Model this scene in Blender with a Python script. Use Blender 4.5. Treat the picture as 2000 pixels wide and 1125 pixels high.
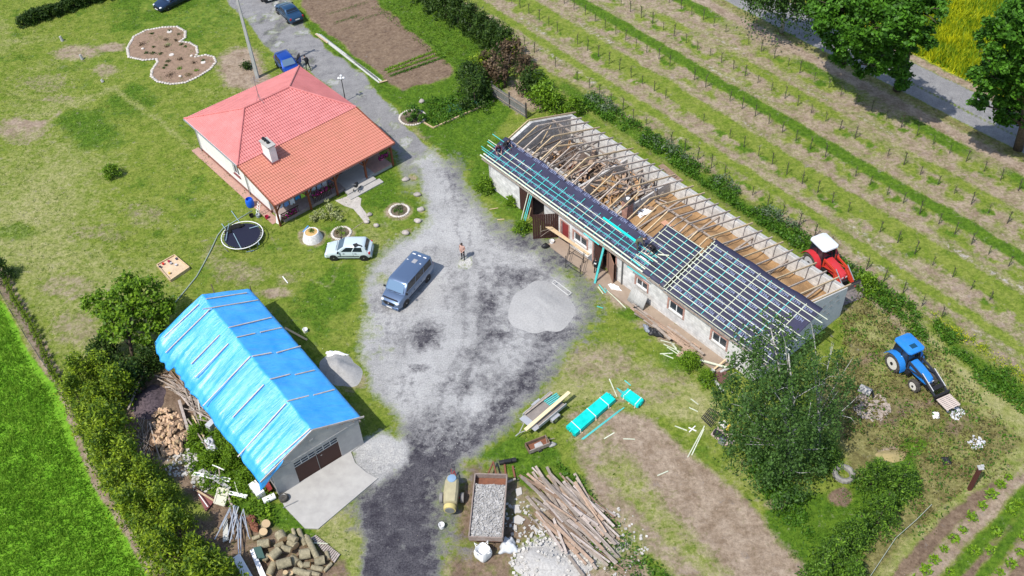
import bpy, math, random
import numpy as np
from mathutils import Vector, Matrix
R=math.radians
random.seed(7); RNG=np.random.default_rng(7)
sc=bpy.context.scene; COL=sc.collection
for o in list(bpy.data.objects): bpy.data.objects.remove(o)

# ---------------- camera, sky, sun, exposure ----------------
H=54.0; FPX=1902.08; PITCH=R(45.08); ROLL=R(-3.2866)
cp,sp=math.cos(PITCH),math.sin(PITCH); c_,s_=math.cos(ROLL),math.sin(ROLL)
_r=Vector((1,0,0)); _u=Vector((0,sp,cp)); CF=Vector((0,cp,-sp))
CR=c_*_r+s_*_u; CU=-s_*_r+c_*_u
CAMP=Vector((0,0,H))
cd=bpy.data.cameras.new('camera'); cam=bpy.data.objects.new('camera',cd); COL.objects.link(cam)
m=Matrix((CR,CU,-CF)).transposed().to_4x4(); m.translation=CAMP; cam.matrix_world=m
cd.sensor_width=36; cd.lens=36*FPX/2000; cd.clip_end=600; cd.clip_start=.5
sc.camera=cam
SUN_YAW=-132; SUN_EL=57
w=bpy.data.worlds.new('World'); sc.world=w; w.use_nodes=True
nt=w.node_tree; sky=nt.nodes.new('ShaderNodeTexSky'); sky.sky_type='NISHITA'; sky.sun_disc=False
sky.sun_elevation=R(SUN_EL); sky.sun_rotation=R(SUN_YAW); sky.dust_density=1.2
nt.links.new(sky.outputs[0],nt.nodes['Background'].inputs[0]); nt.nodes['Background'].inputs[1].default_value=.15
sl=bpy.data.lights.new('sun','SUN'); sl.energy=3.9; sl.angle=R(.55); sl.color=(1,.95,.88)
so=bpy.data.objects.new('sun',sl); COL.objects.link(so)
sd=Vector((math.sin(R(SUN_YAW))*math.cos(R(SUN_EL)),math.cos(R(SUN_YAW))*math.cos(R(SUN_EL)),math.sin(R(SUN_EL))))
so.rotation_euler=sd.to_track_quat('Z','Y').to_euler(); so.location=sd*80
sc.view_settings.view_transform='Standard'; sc.view_settings.look='None'; sc.view_settings.exposure=.42; sc.view_settings.gamma=1

# ---------------- pixel (of the 2000x1125 photo) -> world ----------------
def ray(px,py): return ((px-1000)/FPX*CR-(py-562.5)/FPX*CU+CF)
def G(px,py,z=0.0):
    d=ray(px,py); t=(z-H)/d.z; return CAMP+d*t
def PL(px,py,p0,n):
    d=ray(px,py); n=Vector(n); t=(Vector(p0)-CAMP).dot(n)/d.dot(n); return CAMP+d*t
def proj_np(P):
    P=np.asarray(P,float)-np.array(CAMP); M=np.array([CR,CU,CF]); c=P@M.T
    return 1000+FPX*c[:,0]/c[:,2],562.5-FPX*c[:,1]/c[:,2]
def frame(yaw):
    a=R(yaw); return Vector((math.sin(a),math.cos(a),0)),Vector((-math.cos(a),math.sin(a),0)),R(90-yaw)
class FR:
    "absolute building frame: F(x,y,z) gives a world point"
    def __init__(s,yaw): s.X,s.Y,s.rz=frame(yaw)
    def __call__(s,x,y,z=0): return s.X*x+s.Y*y+Vector((0,0,z))
    def loc(s,p): return (p.dot(s.X),p.dot(s.Y),p.z)

# ---------------- materials ----------------
MATS={}
def M(name,col,rough=.7,metal=0.,col2=None,vs=6.,vm=.5,bump=0.,bs=40.,spec=.3,rnd=0.,transl=0.,coat=0.,stretch=None,detail=4,fine=None):
    "col/col2 mixed by noise of scale vs; rnd: brightness spread per object"
    if name in MATS: return MATS[name]
    m=bpy.data.materials.new(name); m.use_nodes=True; nt=m.node_tree; N=nt.nodes; L=nt.links
    b=N['Principled BSDF']; b.inputs['Roughness'].default_value=rough; b.inputs['Metallic'].default_value=metal
    b.inputs['Specular IOR Level'].default_value=spec; b.inputs['Coat Weight'].default_value=coat; b.inputs['Coat Roughness'].default_value=.08
    b.inputs['Base Color'].default_value=(*col,1)
    tc=N.new('ShaderNodeTexCoord'); vec=tc.outputs['Object']
    if stretch:
        mp=N.new('ShaderNodeMapping'); mp.inputs['Scale'].default_value=stretch; L.new(vec,mp.inputs[0]); vec=mp.outputs[0]
    out=None
    if col2 is not None:
        n=N.new('ShaderNodeTexNoise'); n.inputs['Scale'].default_value=vs; n.inputs['Detail'].default_value=detail; n.inputs['Roughness'].default_value=.65; L.new(vec,n.inputs['Vector'])
        rp=N.new('ShaderNodeMapRange'); rp.inputs[1].default_value=.5-vm*.3; rp.inputs[2].default_value=.5+vm*.3; L.new(n.outputs['Fac'],rp.inputs[0])
        mx=N.new('ShaderNodeMixRGB'); L.new(rp.outputs[0],mx.inputs[0]); mx.inputs[1].default_value=(*col,1); mx.inputs[2].default_value=(*col2,1); out=mx.outputs[0]
    if rnd>0:
        oi=N.new('ShaderNodeObjectInfo'); mr=N.new('ShaderNodeMapRange'); mr.inputs[3].default_value=1-rnd; mr.inputs[4].default_value=1+rnd; L.new(oi.outputs['Random'],mr.inputs[0])
        hs=N.new('ShaderNodeHueSaturation'); L.new(mr.outputs[0],hs.inputs['Value'])
        if out: L.new(out,hs.inputs['Color'])
        else: hs.inputs['Color'].default_value=(*col,1)
        out=hs.outputs[0]
    if out: L.new(out,b.inputs['Base Color'])
    if bump>0:
        n=N.new('ShaderNodeTexNoise'); n.inputs['Scale'].default_value=bs; n.inputs['Detail'].default_value=3; L.new(vec,n.inputs['Vector'])
        bp=N.new('ShaderNodeBump'); bp.inputs['Strength'].default_value=bump; bp.inputs['Distance'].default_value=.03; L.new(n.outputs['Fac'],bp.inputs['Height']); L.new(bp.outputs[0],b.inputs['Normal'])
    if transl>0:
        t=N.new('ShaderNodeBsdfTranslucent'); ms=N.new('ShaderNodeMixShader'); ms.inputs[0].default_value=transl
        if out: L.new(out,t.inputs[0])
        else: t.inputs[0].default_value=(*col,1)
        L.new(b.outputs[0],ms.inputs[1]); L.new(t.outputs[0],ms.inputs[2]); L.new(ms.outputs[0],N['Material Output'].inputs[0])
    MATS[name]=m; return m
def leafmat(name,a,b,c=None,vs=1.2,transl=.25):
    "foliage: colour from a per-leaf random attribute, clump noise"
    if name in MATS: return MATS[name]
    m=bpy.data.materials.new(name); m.use_nodes=True; nt=m.node_tree; N=nt.nodes; L=nt.links
    at=N.new('ShaderNodeAttribute'); at.attribute_name='rnd'
    tc=N.new('ShaderNodeTexCoord'); n=N.new('ShaderNodeTexNoise'); n.inputs['Scale'].default_value=vs; n.inputs['Detail'].default_value=2; L.new(tc.outputs['Object'],n.inputs['Vector'])
    ad=N.new('ShaderNodeMath'); ad.operation='ADD'; L.new(at.outputs['Fac'],ad.inputs[0]); L.new(n.outputs['Fac'],ad.inputs[1])
    cr=N.new('ShaderNodeValToRGB'); cr.color_ramp.elements[0].position=.35; cr.color_ramp.elements[0].color=(*a,1); cr.color_ramp.elements[1].position=.72; cr.color_ramp.elements[1].color=(*b,1)
    if c: e=cr.color_ramp.elements.new(.95); e.color=(*c,1)
    ml=N.new('ShaderNodeMath'); ml.operation='MULTIPLY'; ml.inputs[1].default_value=.65; L.new(ad.outputs[0],ml.inputs[0]); L.new(ml.outputs[0],cr.inputs[0])
    bs=N['Principled BSDF']; bs.inputs['Roughness'].default_value=.55; bs.inputs['Specular IOR Level'].default_value=.25; L.new(cr.outputs[0],bs.inputs['Base Color'])
    t=N.new('ShaderNodeBsdfTranslucent'); L.new(cr.outputs[0],t.inputs[0]); ms=N.new('ShaderNodeMixShader'); ms.inputs[0].default_value=transl
    L.new(bs.outputs[0],ms.inputs[1]); L.new(t.outputs[0],ms.inputs[2]); L.new(ms.outputs[0],N['Material Output'].inputs[0])
    MATS[name]=m; return m

# ---------------- mesh builder ----------------
class MB:
    def __init__(s): s.v=[]; s.f=[]; s.m=[]; s.mi=0
    def add(s,vs,fs,mi=None):
        o=len(s.v); s.v+=[tuple(v) for v in vs]; s.f+=[tuple(i+o for i in f) for f in fs]; s.m+=[s.mi if mi is None else mi]*len(fs); return s
    def hexa(s,q,mi=None):
        "8 corners: bottom loop 4, top loop 4"
        return s.add(q,[(3,2,1,0),(4,5,6,7),(0,1,5,4),(1,2,6,5),(2,3,7,6),(3,0,4,7)],mi)
    def box(s,c,d,rz=0,mi=None,tilt=None):
        c=Vector(c); x,y,z=d[0]/2,d[1]/2,d[2]/2; m=Matrix.Rotation(rz,3,'Z')
        if tilt: m=m@tilt
        q=[c+m@Vector(p) for p in ((-x,-y,-z),(x,-y,-z),(x,y,-z),(-x,y,-z),(-x,-y,z),(x,-y,z),(x,y,z),(-x,y,z))]
        return s.hexa(q,mi)
    def beam(s,a,b,w,h,up=(0,0,1),mi=None):
        a=Vector(a); b=Vector(b); d=(b-a).normalized(); up=Vector(up)
        sx=d.cross(up)
        if sx.length<1e-4: sx=d.cross(Vector((1,0,0)))
        sx.normalize(); u=sx.cross(d).normalized(); sx*=w/2; u*=h/2
        return s.hexa([a-sx-u,a+sx-u,b+sx-u,b-sx-u,a-sx+u,a+sx+u,b+sx+u,b-sx+u],mi)
    def tube(s,pts,rad,n=8,mi=None,cap=True):
        pts=[Vector(p) for p in pts]
        if not hasattr(rad,'__len__'): rad=[rad]*len(pts)
        vs=[];fs=[]
        for i,p in enumerate(pts):
            d=(pts[min(i+1,len(pts)-1)]-pts[max(i-1,0)]).normalized()
            a=d.cross(Vector((0,0,1)))
            if a.length<.05: a=d.cross(Vector((1,0,0)))
            a.normalize(); b=d.cross(a)
            for k in range(n):
                t=2*math.pi*k/n; vs.append(p+(a*math.cos(t)+b*math.sin(t))*rad[i])
        for i in range(len(pts)-1):
            for k in range(n): fs.append((i*n+k,i*n+(k+1)%n,(i+1)*n+(k+1)%n,(i+1)*n+k))
        if cap: fs.append(tuple(range(n-1,-1,-1))); fs.append(tuple(range((len(pts)-1)*n,len(pts)*n)))
        return s.add(vs,fs,mi)
    def prism(s,poly,z0,z1,mi=None):
        n=len(poly); vs=[(p[0],p[1],z0 if len(p)<3 else p[2]+z0) for p in poly]+[(p[0],p[1],z1 if len(p)<3 else p[2]+z1) for p in poly]
        fs=[tuple(range(n-1,-1,-1)),tuple(range(n,2*n))]+[(i,(i+1)%n,n+(i+1)%n,n+i) for i in range(n)]
        return s.add(vs,fs,mi)
    def slab(s,pts,n,t,mi=None):
        "planar polygon pts (world) thickened by t along n"
        n=Vector(n).normalized()*t; k=len(pts); vs=[Vector(p) for p in pts]+[Vector(p)+n for p in pts]
        fs=[tuple(range(k-1,-1,-1)),tuple(range(k,2*k))]+[(i,(i+1)%k,k+(i+1)%k,k+i) for i in range(k)]
        return s.add(vs,fs,mi)
    def lathe(s,c,prof,n=20,axis='Z',mi=None,sx=1,sy=1):
        "prof: list of (r,h)"
        c=Vector(c); vs=[];fs=[]
        for r,h in prof:
            for k in range(n):
                t=2*math.pi*k/n; x,y=r*math.cos(t)*sx,r*math.sin(t)*sy
                vs.append(c+(Vector((x,y,h)) if axis=='Z' else Vector((x,h,y)) if axis=='Y' else Vector((h,x,y))))
        for i in range(len(prof)-1):
            for k in range(n): fs.append((i*n+k,i*n+(k+1)%n,(i+1)*n+(k+1)%n,(i+1)*n+k))
        fs.append(tuple(range(n-1,-1,-1))); fs.append(tuple(range((len(prof)-1)*n,len(prof)*n)))
        return s.add(vs,fs,mi)
    def blob(s,c,r,nu=10,nv=7,amp=.15,mi=None,seed=0,flat=None):
        "lumpy ellipsoid"
        rr=random.Random(seed); vs=[];fs=[]; c=Vector(c); ph=[rr.uniform(0,6.3) for _ in range(6)]
        for j in range(nv+1):
            t=math.pi*j/nv
            for i in range(nu):
                p=2*math.pi*i/nu; k=1+amp*(math.sin(2*p+ph[0]+t)+.6*math.sin(3*p+ph[1]-2*t)+.6*math.sin(3*t+ph[2]))*.6+rr.uniform(-amp,amp)*.4
                z=math.cos(t)*r[2]*k
                if flat is not None: z=max(z,flat)
                vs.append(c+Vector((math.sin(t)*math.cos(p)*r[0]*k,math.sin(t)*math.sin(p)*r[1]*k,z)))
        for j in range(nv):
            for i in range(nu): fs.append((j*nu+i,(j+1)*nu+i,(j+1)*nu+(i+1)%nu,j*nu+(i+1)%nu))
        return s.add(vs,fs,mi)
    def grid(s,fn,nu,nv,mi=None,thick=0):
        "fn(u,v)->point, u,v in 0..1"
        vs=[fn(i/nu,j/nv) for j in range(nv+1) for i in range(nu+1)]
        fs=[(j*(nu+1)+i,j*(nu+1)+i+1,(j+1)*(nu+1)+i+1,(j+1)*(nu+1)+i) for j in range(nv) for i in range(nu)]
        return s.add(vs,fs,mi)
def mesh_obj(name,mb,mats,smooth=0):
    me=bpy.data.meshes.new(name); me.from_pydata([tuple(v) for v in mb.v],[],mb.f)
    if not isinstance(mats,(list,tuple)): mats=[mats]
    for m in mats: me.materials.append(m)
    if any(mb.m): me.polygons.foreach_set('material_index',mb.m)
    if smooth:
        me.polygons.foreach_set('use_smooth',[True]*len(me.polygons)); me.update()
        if smooth!=2: me.set_sharp_from_angle(angle=R(35))
    me.update(); o=bpy.data.objects.new(name,me); COL.objects.link(o); return o
def tag(o,label=None,cat=None,group=None,kind=None):
    if label: o['label']=label
    if cat: o['category']=cat
    if group: o['group']=group
    if kind: o['kind']=kind
    return o
def T(name,label,cat,loc,rz=0,group=None):
    o=bpy.data.objects.new(name,None); o.empty_display_size=.3; COL.objects.link(o); o.location=loc; o.rotation_euler=(0,0,rz)
    o['_inv']=0; return tag(o,label,cat,group)
def mw(o):
    m=Matrix.Translation(o.location)@o.rotation_euler.to_matrix().to_4x4()
    return (mw(o.parent)@m) if o.parent else m
def P(name,mb,mats,parent,smooth=0,world=False,label=None,kind=None):
    if world:
        inv=mw(parent).inverted(); mb.v=[tuple(inv@Vector(v)) for v in mb.v]
    o=mesh_obj(name,mb,mats,smooth); o.parent=parent
    return tag(o,label,None,None,kind)
def S(name,mb,mats,label,cat,group=None,smooth=0,kind=None,keep=False):
    "a top-level thing that is one mesh (verts given in world space): origin moved to its base"
    if not keep and mb.v:
        a=np.array([tuple(v) for v in mb.v]); c=((a[:,0].min()+a[:,0].max())/2,(a[:,1].min()+a[:,1].max())/2,a[:,2].min())
        mb.v=[tuple(v) for v in (a-np.array(c))]
    else: c=(0,0,0)
    o=mesh_obj(name,mb,mats,smooth); o.location=c
    return tag(o,label,cat,group,kind)
def dup(o,loc=None,rz=None,label=None,group=None,parent=None):
    c=o.copy(); COL.objects.link(c)
    if parent is not None: c.parent=parent
    if loc is not None: c.location=loc
    if rz is not None: c.rotation_euler=(o.rotation_euler[0],o.rotation_euler[1],rz)
    if label: c['label']=label
    if group: c['group']=group
    for ch in list(o.children): dup(ch,parent=c)
    return c
def np_obj(name,V,F,mats,attr=None,smooth=False,loc=(0,0,0)):
    "fast mesh from arrays; F (n,k) ints"
    me=bpy.data.meshes.new(name); V=np.asarray(V,np.float32); F=np.asarray(F,np.int32); n,k=F.shape
    me.vertices.add(len(V)); me.vertices.foreach_set('co',V.ravel()); me.loops.add(n*k); me.loops.foreach_set('vertex_index',F.ravel())
    me.polygons.add(n); me.polygons.foreach_set('loop_start',np.arange(0,n*k,k,dtype=np.int32)); me.polygons.foreach_set('loop_total',np.full(n,k,np.int32))
    if smooth: me.polygons.foreach_set('use_smooth',np.ones(n,bool))
    if not isinstance(mats,(list,tuple)): mats=[mats]
    for m in mats: me.materials.append(m)
    me.update(calc_edges=True)
    if attr is not None:
        a=me.attributes.new('rnd','FLOAT','FACE'); a.data.foreach_set('value',np.asarray(attr,np.float32))
    o=bpy.data.objects.new(name,me); COL.objects.link(o); o.location=loc; return o
def leaves(C,size,up=.3,asp=.6,rng=RNG,droop=0,spread=.4):
    "quads (as rhombs) at centres C; returns V,F,rnd"
    n=len(C); nrm=rng.normal(size=(n,3)); nrm[:,2]=np.abs(nrm[:,2])*(1+up)+up; nrm/=np.linalg.norm(nrm,axis=1)[:,None]
    a=rng.normal(size=(n,3)); a[:,2]-=droop; a-=nrm*(a*nrm).sum(1)[:,None]; a/=np.linalg.norm(a,axis=1)[:,None]+1e-9; b=np.cross(nrm,a)
    s=(size*(1+rng.uniform(-spread,spread,n)))[:,None]; a=a*s; b=b*s*asp
    V=np.stack([C-a,C-b*.9,C+a,C+b],1).reshape(-1,3); F=np.arange(4*n).reshape(n,4); return V,F,rng.random(n)*.6
# ---------------- ground: one sheet of terrain, split into its surfaces ----------------
VF=FR(55.0); BF=FR(52.36); HF=FR(51.04); GF=FR(53.95)
gx=np.concatenate([[-300,-200,-130,-90],np.arange(-68,68.1,.26),[90,130,200,300]])
gy=np.concatenate([[-150,-60,0,15],np.arange(22,118.1,.26),[140,180,250,400]])
NX,NY=len(gx),len(gy)
XX,YY=np.meshgrid(gx,gy); PX=XX.ravel(); PY=YY.ravel()
def vnoise(x,y,s,seed):
    r=np.random.default_rng(seed); T_=r.random((64,64)); x=x/s; y=y/s; xi=np.floor(x).astype(int); yi=np.floor(y).astype(int); fx=x-xi; fy=y-yi
    fx=fx*fx*(3-2*fx); fy=fy*fy*(3-2*fy); g=lambda a,b:T_[(yi+b)%64,(xi+a)%64]
    return (g(0,0)*(1-fx)+g(1,0)*fx)*(1-fy)+(g(0,1)*(1-fx)+g(1,1)*fx)*fy
def fbm(x,y,s,seed,o=4):
    v=0;a=.5;t=0
    for i in range(o): v=v+a*vnoise(x+17*i,y-9*i,s/2**i,seed+i); t+=a; a*=.55
    return v/t
z_=np.zeros_like(PX)
qx,qy=proj_np(np.stack([PX,PY,z_],1))
behind=PY<8; qx[behind]=-9999; qy[behind]=9999
wx=qx+(fbm(PX,PY,2.2,1)-.5)*22; wy=qy+(fbm(PX,PY,2.2,2)-.5)*18   # ragged outlines
KN=['lawn','dirt','gravel','dark','soil','crop','road','rape','weed','lush','dry','concrete','rubble']
W={k:np.zeros_like(PX) for k in KN}; W['lawn']+=1
def sdf(poly,x,y):
    p=np.array(poly,float); n=len(p); d=np.full(x.shape,1e18); ins=np.zeros(x.shape,bool)
    for i in range(n):
        a=p[i-1]; b=p[i]; e=b-a; wx_=x-a[0]; wy_=y-a[1]; t=np.clip((wx_*e[0]+wy_*e[1])/(e@e+1e-9),0,1)
        d=np.minimum(d,(wx_-e[0]*t)**2+(wy_-e[1]*t)**2)
        c=((a[1]>y)!=(b[1]>y))&(x<(b[0]-a[0])*(y-a[1])/(b[1]-a[1]+1e-12)+a[0]); ins^=c
    return np.where(ins,1,-1)*np.sqrt(d)
def put(k,m,s=1.):
    m=np.clip(m,0,1)*s
    for q in KN: W[q]*=1-m
    W[k]+=m
def sm(d,soft): t=np.clip(d/soft*.5+.5,0,1); return t*t*(3-2*t)
def poly(k,pts,soft=8,s=1.,warp=True): put(k,sm(sdf(pts,*( (wx,wy) if warp else (qx,qy))),soft),s)
def ell(k,c,rx,ry,soft=.5,s=1.):
    d=np.sqrt(((wx-c[0])/rx)**2+((wy-c[1])/ry)**2); put(k,np.clip((1-d)/soft+.3,0,1),s)
def band(k,F,x0,x1,soft=.3,s=1.,y0=-1e9,y1=1e9,warp=.5):
    u=PX*F.X.x+PY*F.X.y; v=PX*F.Y.x+PY*F.Y.y; u=u+(fbm(PX,PY,1.5,31)-.5)*warp
    m=sm(u-x0,soft)*sm(x1-u,soft)*sm(v-y0,1)*sm(y1-v,1); put(k,m,s); return m
def line(k,pts,wd,soft=4,s=1.):
    d=np.full(PX.shape,1e9)
    for a,b in zip(pts[:-1],pts[1:]):
        a=np.array(a,float);b=np.array(b,float);e=b-a; t=np.clip(((wx-a[0])*e[0]+(wy-a[1])*e[1])/(e@e),0,1); d=np.minimum(d,np.hypot(wx-a[0]-e[0]*t,wy-a[1]-e[1]*t))
    put(k,sm(wd-d,soft),s)
n1=fbm(PX,PY,6,5); n2=fbm(PX,PY,2.5,9); n3=fbm(PX,PY,14,12)
# lawn tone patches
put('dry',np.clip((n1-.52)*3+.05,0,1),.5)
put('lush',np.clip((n2-.56)*6,0,1),.55)
poly('dry',[(-400,330),(60,400),(200,480),(330,560),(330,700),(150,720),(0,520),(-400,420)],80,.6)
poly('dry',[(0,150),(150,160),(260,300),(200,420),(0,460)],60,.4)
for c,rx,ry,k,s in [((45,255),60,30,'dirt',.55),((150,105),55,16,'dirt',.7),((215,95),30,9,'dirt',.8),((90,160),60,22,'dirt',.4),((205,140),30,16,'dirt',.6),((470,125),52,38,'dirt',.9),((480,155),50,26,'dirt',.9),((115,195),40,12,'dirt',.5),
    ((60,240),70,8,'dirt',.7),((280,420),45,22,'dirt',.4),((190,455),70,20,'dirt',.4),((130,560),60,30,'dirt',.5),((150,640),60,40,'dirt',.5),((545,570),40,14,'dirt',.7),((470,535),60,30,'dirt',.45),((560,545),26,12,'dirt',.5),((415,500),30,30,'dirt',.35),
    ((870,298),26,14,'dirt',.95),((835,258),32,18,'dirt',.8),((850,270),20,20,'dirt',.6),((130,230),60,20,'lush',.5),((170,250),60,40,'lush',.55),((200,275),60,30,'lush',.5),((30,450),60,20,'lush',.6),((420,240),60,60,'lush',.35),((250,200),60,40,'lush',.6),
    ((660,470),60,40,'lush',.7),((640,570),60,50,'lush',.7),((610,640),60,40,'lush',.5),((670,560),40,60,'lush',.6),((740,700),40,60,'lush',.4),((880,230),60,60,'lush',.7),((960,330),60,80,'lush',.6),((700,350),120,60,'lush',.6),((760,400),60,60,'lush',.5),((350,30),200,60,'lush',.5)]: ell(k,c,rx,ry,.6,s)
line('dry',[(60,230),(220,170),(330,250),(520,420)],5,8,.6); line('dirt',[(0,262),(60,250),(120,215)],5,6,.5)
line('dirt',[(520,440),(560,520),(640,560),(690,480)],3,5,.4)
# green bank right of the lane
poly('lush',[(600,-60),(780,-60),(990,120),(1020,200),(960,260),(900,330),(870,310),(790,225),(700,150),(620,80),(580,20)],12,.85)
# vegetable plot
poly('soil',[(560,-80),(690,-80),(740,10),(820,75),(880,125),(888,140),(870,155),(788,178),(756,158),(695,112),(640,60),(590,20)],7,1)
# dirt plot on the right
poly('dirt',[(1100,800),(1180,790),(1260,810),(1330,880),(1440,960),(1500,1030),(1580,1100),(1640,1200),(1300,1200),(1240,1060),(1150,960),(1130,900)],26,.7)
poly('dirt',[(1180,805),(1250,805),(1400,930),(1570,1080),(1640,1200),(1470,1200),(1330,1030),(1230,900)],14,.85)
poly('dry',[(1140,830),(1180,830),(1300,975),(1440,1140),(1470,1250),(1330,1250),(1240,1060),(1160,930)],26,.6)
poly('lush',[(1080,900),(1130,930),(1190,1010),(1260,1080),(1340,1140),(1380,1250),(1230,1250),(1150,1060)],12,.8)
poly('dirt',[(1135,900),(1180,930),(1300,1060),(1380,1130),(1350,1140),(1230,1050),(1150,960)],10,.6)
poly('dry',[(1090,690),(1330,700),(1400,800),(1380,830),(1200,790),(1050,780),(1060,720)],20,.8)
poly('dirt',[(1110,660),(1240,680),(1240,740),(1140,750),(1080,720)],30,.6)
ell('dirt',(1250,770),90,18,.7,.5); ell('dirt',(1300,730),60,25,.7,.5); ell('dirt',(1180,870),60,40,.7,.5)
# weedy land beside the barn and to its right
poly('weed',[(1640,600),(1720,560),(1800,640),(1900,760),(2080,900),(2080,1000),(1960,930),(1880,960),(1760,1100),(1640,1250),(1570,1250),(1700,1010),(1640,860),(1600,760),(1650,690)],18,1)
poly('lush',[(1480,900),(1560,960),(1640,960),(1720,900),(1790,870),(1800,960),(1700,1060),(1600,1180),(1560,1100),(1500,1030)],16,.9)
ell('soil',(1640,968),28,22,.5,.9); ell('dirt',(1740,885),26,15,.6,.9); ell('dirt',(1515,985),26,12,.6,.7)
for c,rx,ry in [((1690,640),30,24),((1700,700),44,22),((1860,780),50,18),((1790,790),60,20),((1740,820),50,30),((1870,830),40,30)]: ell('soil',c,rx,ry,.9,.6)
for c,rx,ry in [((1795,830),40,14),((1870,880),60,25),((1730,730),40,24)]: ell('dry',c,rx,ry,.9,.6)
ell('lush',(1790,865),36,20,.7,.9)
# strip on the far side of the barn, then the vineyard
u55=PX*VF.X.x+PY*VF.X.y; v55=PX*VF.Y.x+PY*VF.Y.y
band('dirt',VF,52.4,77,.5,.9,-200,200)
band('dry',VF,52.5,76,.5,.2)
nn=fbm(PX,PY*1.,3.2,77); 
for xc,wd,s in [(55.3,.5,.95),(59.1,1.0,1),(63.65,.7,1),(68.0,.65,.8),(72.2,.8,.9),(74.6,.4,.5)]:
    cen=xc+(fbm(v55*0+xc*3,v55,9,int(xc))-.5)*.5; d=np.abs(u55+(fbm(PX,PY,1.2,41)-.5)*.5-cen)
    gate=np.clip((vnoise(v55*1.,v55*0+xc,5,int(xc*7))+.75*(s>.9)+.1-.35)*3,0,1)
    put('lush' if xc in(63.65,72.2) else 'lawn',sm(wd-d,.28)*gate,s)
for xc in (53.8,57.7,62.1,66.4,70.8):
    d=np.abs(u55-xc); put('lawn',sm(1.0-d,.5)*np.clip((fbm(PX,PY,1.4,int(xc)+60)-.48)*7,0,1),.75)
    put('lush',sm(.55-d,.3)*np.clip((fbm(PX,PY,1.1,int(xc)+90)-.6)*12,0,1),.9)
for xc in (54.4,56.5,60.6,65.0,69.3): 
    d=np.abs(u55+(fbm(PX,PY,1.6,43)-.5)*.5-xc); put('rubble',sm(.35-d,.3)*np.clip((fbm(PX,PY,6,int(xc))-.4)*4,0,1),.33)
band('dirt',VF,73.2,75,.4,.8); band('weed',VF,74.4,75.8,.4,.8)
band('road',VF,75.6,77.3,.25,1,warp=.3); band('dark',VF,77.28,77.5,.12,.5,warp=.2); band('road',VF,77.5,80.5,.12,1,warp=.1); band('dirt',VF,80.5,81.6,.3,.9)
band('rape',VF,81.7,400,.3,1)
band('weed',VF,50.7,52.9,.5,.9,-200,64); band('lush',VF,50.9,52.6,.5,.8,-200,64)
band('dirt',BF,49.2,50.2,.35,.85,24,55); band('dry',BF,48.6,50.5,.5,.7,-10,23)
line('dirt',[(1690,560),(1760,640),(1800,680)],8,10,.8); line('dry',[(1760,600),(1850,700),(2000,830)],12,12,.8)
for o_ in (-9,9):
    line('gravel',[(880+o_,345),(905+o_,450),(925+o_*1.3,560),(915+o_*1.5,690),(868+o_*1.7,810),(800+o_*2,950),(775+o_*2,1130)],4,7,.0)
line('lush',[(-20,690),(60,850),(130,1010),(190,1150)],6,9,.5); line('lush',[(-60,760),(20,930),(80,1060),(110,1150)],5,9,.5)
# garden rows bottom right
poly('soil',[(1990,880),(1930,930),(1880,960),(1830,1010),(1760,1090),(1690,1200),(2200,1200),(2200,860)],12,1)
for i,(a,b,kk,wd) in enumerate([((2000,925),(1690,1240),'dirt',22),((2010,960),(1810,1180),'lush',16),((2040,960),(1880,1180),'lush',14),((2040,1010),(1900,1200),'dirt',12),((2080,1040),(1990,1180),'lush',16)]): line(kk,[a,b],wd,10,.85)
poly('dry',[(1960,880),(2010,860),(2010,920),(1900,960),(1790,1070),(1700,1180),(1640,1180),(1790,1030),(1880,950)],8,.6)
# bright crop field on the left, its bare edge and path
crop=[(-900,-200),(-260,330),(-60,500),(10,600),(60,690),(105,745),(150,860),(200,960),(255,1050),(310,1130),(380,1260),(-900,1260)]
poly('dirt',[(x+26,y-8) for x,y in crop],5,.75); poly('dry',[(x+14,y) for x,y in crop],5,.5); poly('crop',crop,7,1)
line('dirt',[(-40,480),(20,560),(60,640),(110,740)],12,6,.9)
line('lush',[(118,740),(160,850),(215,950),(262,1040),(330,1140)],10,6,.95); line('dirt',[(112,742),(150,860),(206,965),(258,1055),(310,1140)],9,6,1)
line('lush',[(128,760),(172,870),(225,965),(276,1050),(335,1140)],8,6,.9)
# yard lane and gravel
lane=[(395,-80),(437,0),(470,30),(505,75),(545,112),(600,140),(640,170),(700,220),(745,265),(775,295),(812,330),(840,380),(835,430),(870,420),(930,410),(905,365),(865,315),(820,275),(778,225),(700,140),(640,95),(590,40),(560,-10),(520,-80)]
poly('road',lane,6,1)
yard=[(775,300),(812,340),(836,395),(838,428),(805,462),(765,480),(728,520),(712,560),(722,600),(702,655),(708,700),(724,752),(768,796),(800,850),(830,900),(930,890),(990,820),(1050,740),(1112,660),(1135,600),(1100,545),(1052,500),(985,468),(948,430),(905,372),(872,330),(850,300)]
poly('gravel',yard,26,1)
ell('road',(800,330),30,60,.8,.6)
poly('dark',[(680,1250),(674,1100),(682,1000),(706,955),(755,925),(785,880),(800,845),(845,870),(900,860),(950,825),(985,775),(1040,720),(1070,735),(1010,790),(965,840),(935,880),(905,905),(862,940),(856,1000),(862,1070),(880,1250)],46,1)
poly('dark',[(940,480),(1080,470),(1140,560),(1120,650),(1040,700),(960,700),(920,600)],70,.26)
poly('dark',[(1085,650),(1140,640),(1075,725),(1000,800),(950,855),(930,830),(990,760),(1040,690)],34,.5)
poly('dark',[(760,850),(860,900),(930,860),(960,800),(880,800),(800,810)],40,.3)
poly('dark',[(850,300),(905,360),(985,455),(1050,480),(1000,480),(930,440),(870,350)],20,.35)
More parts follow.
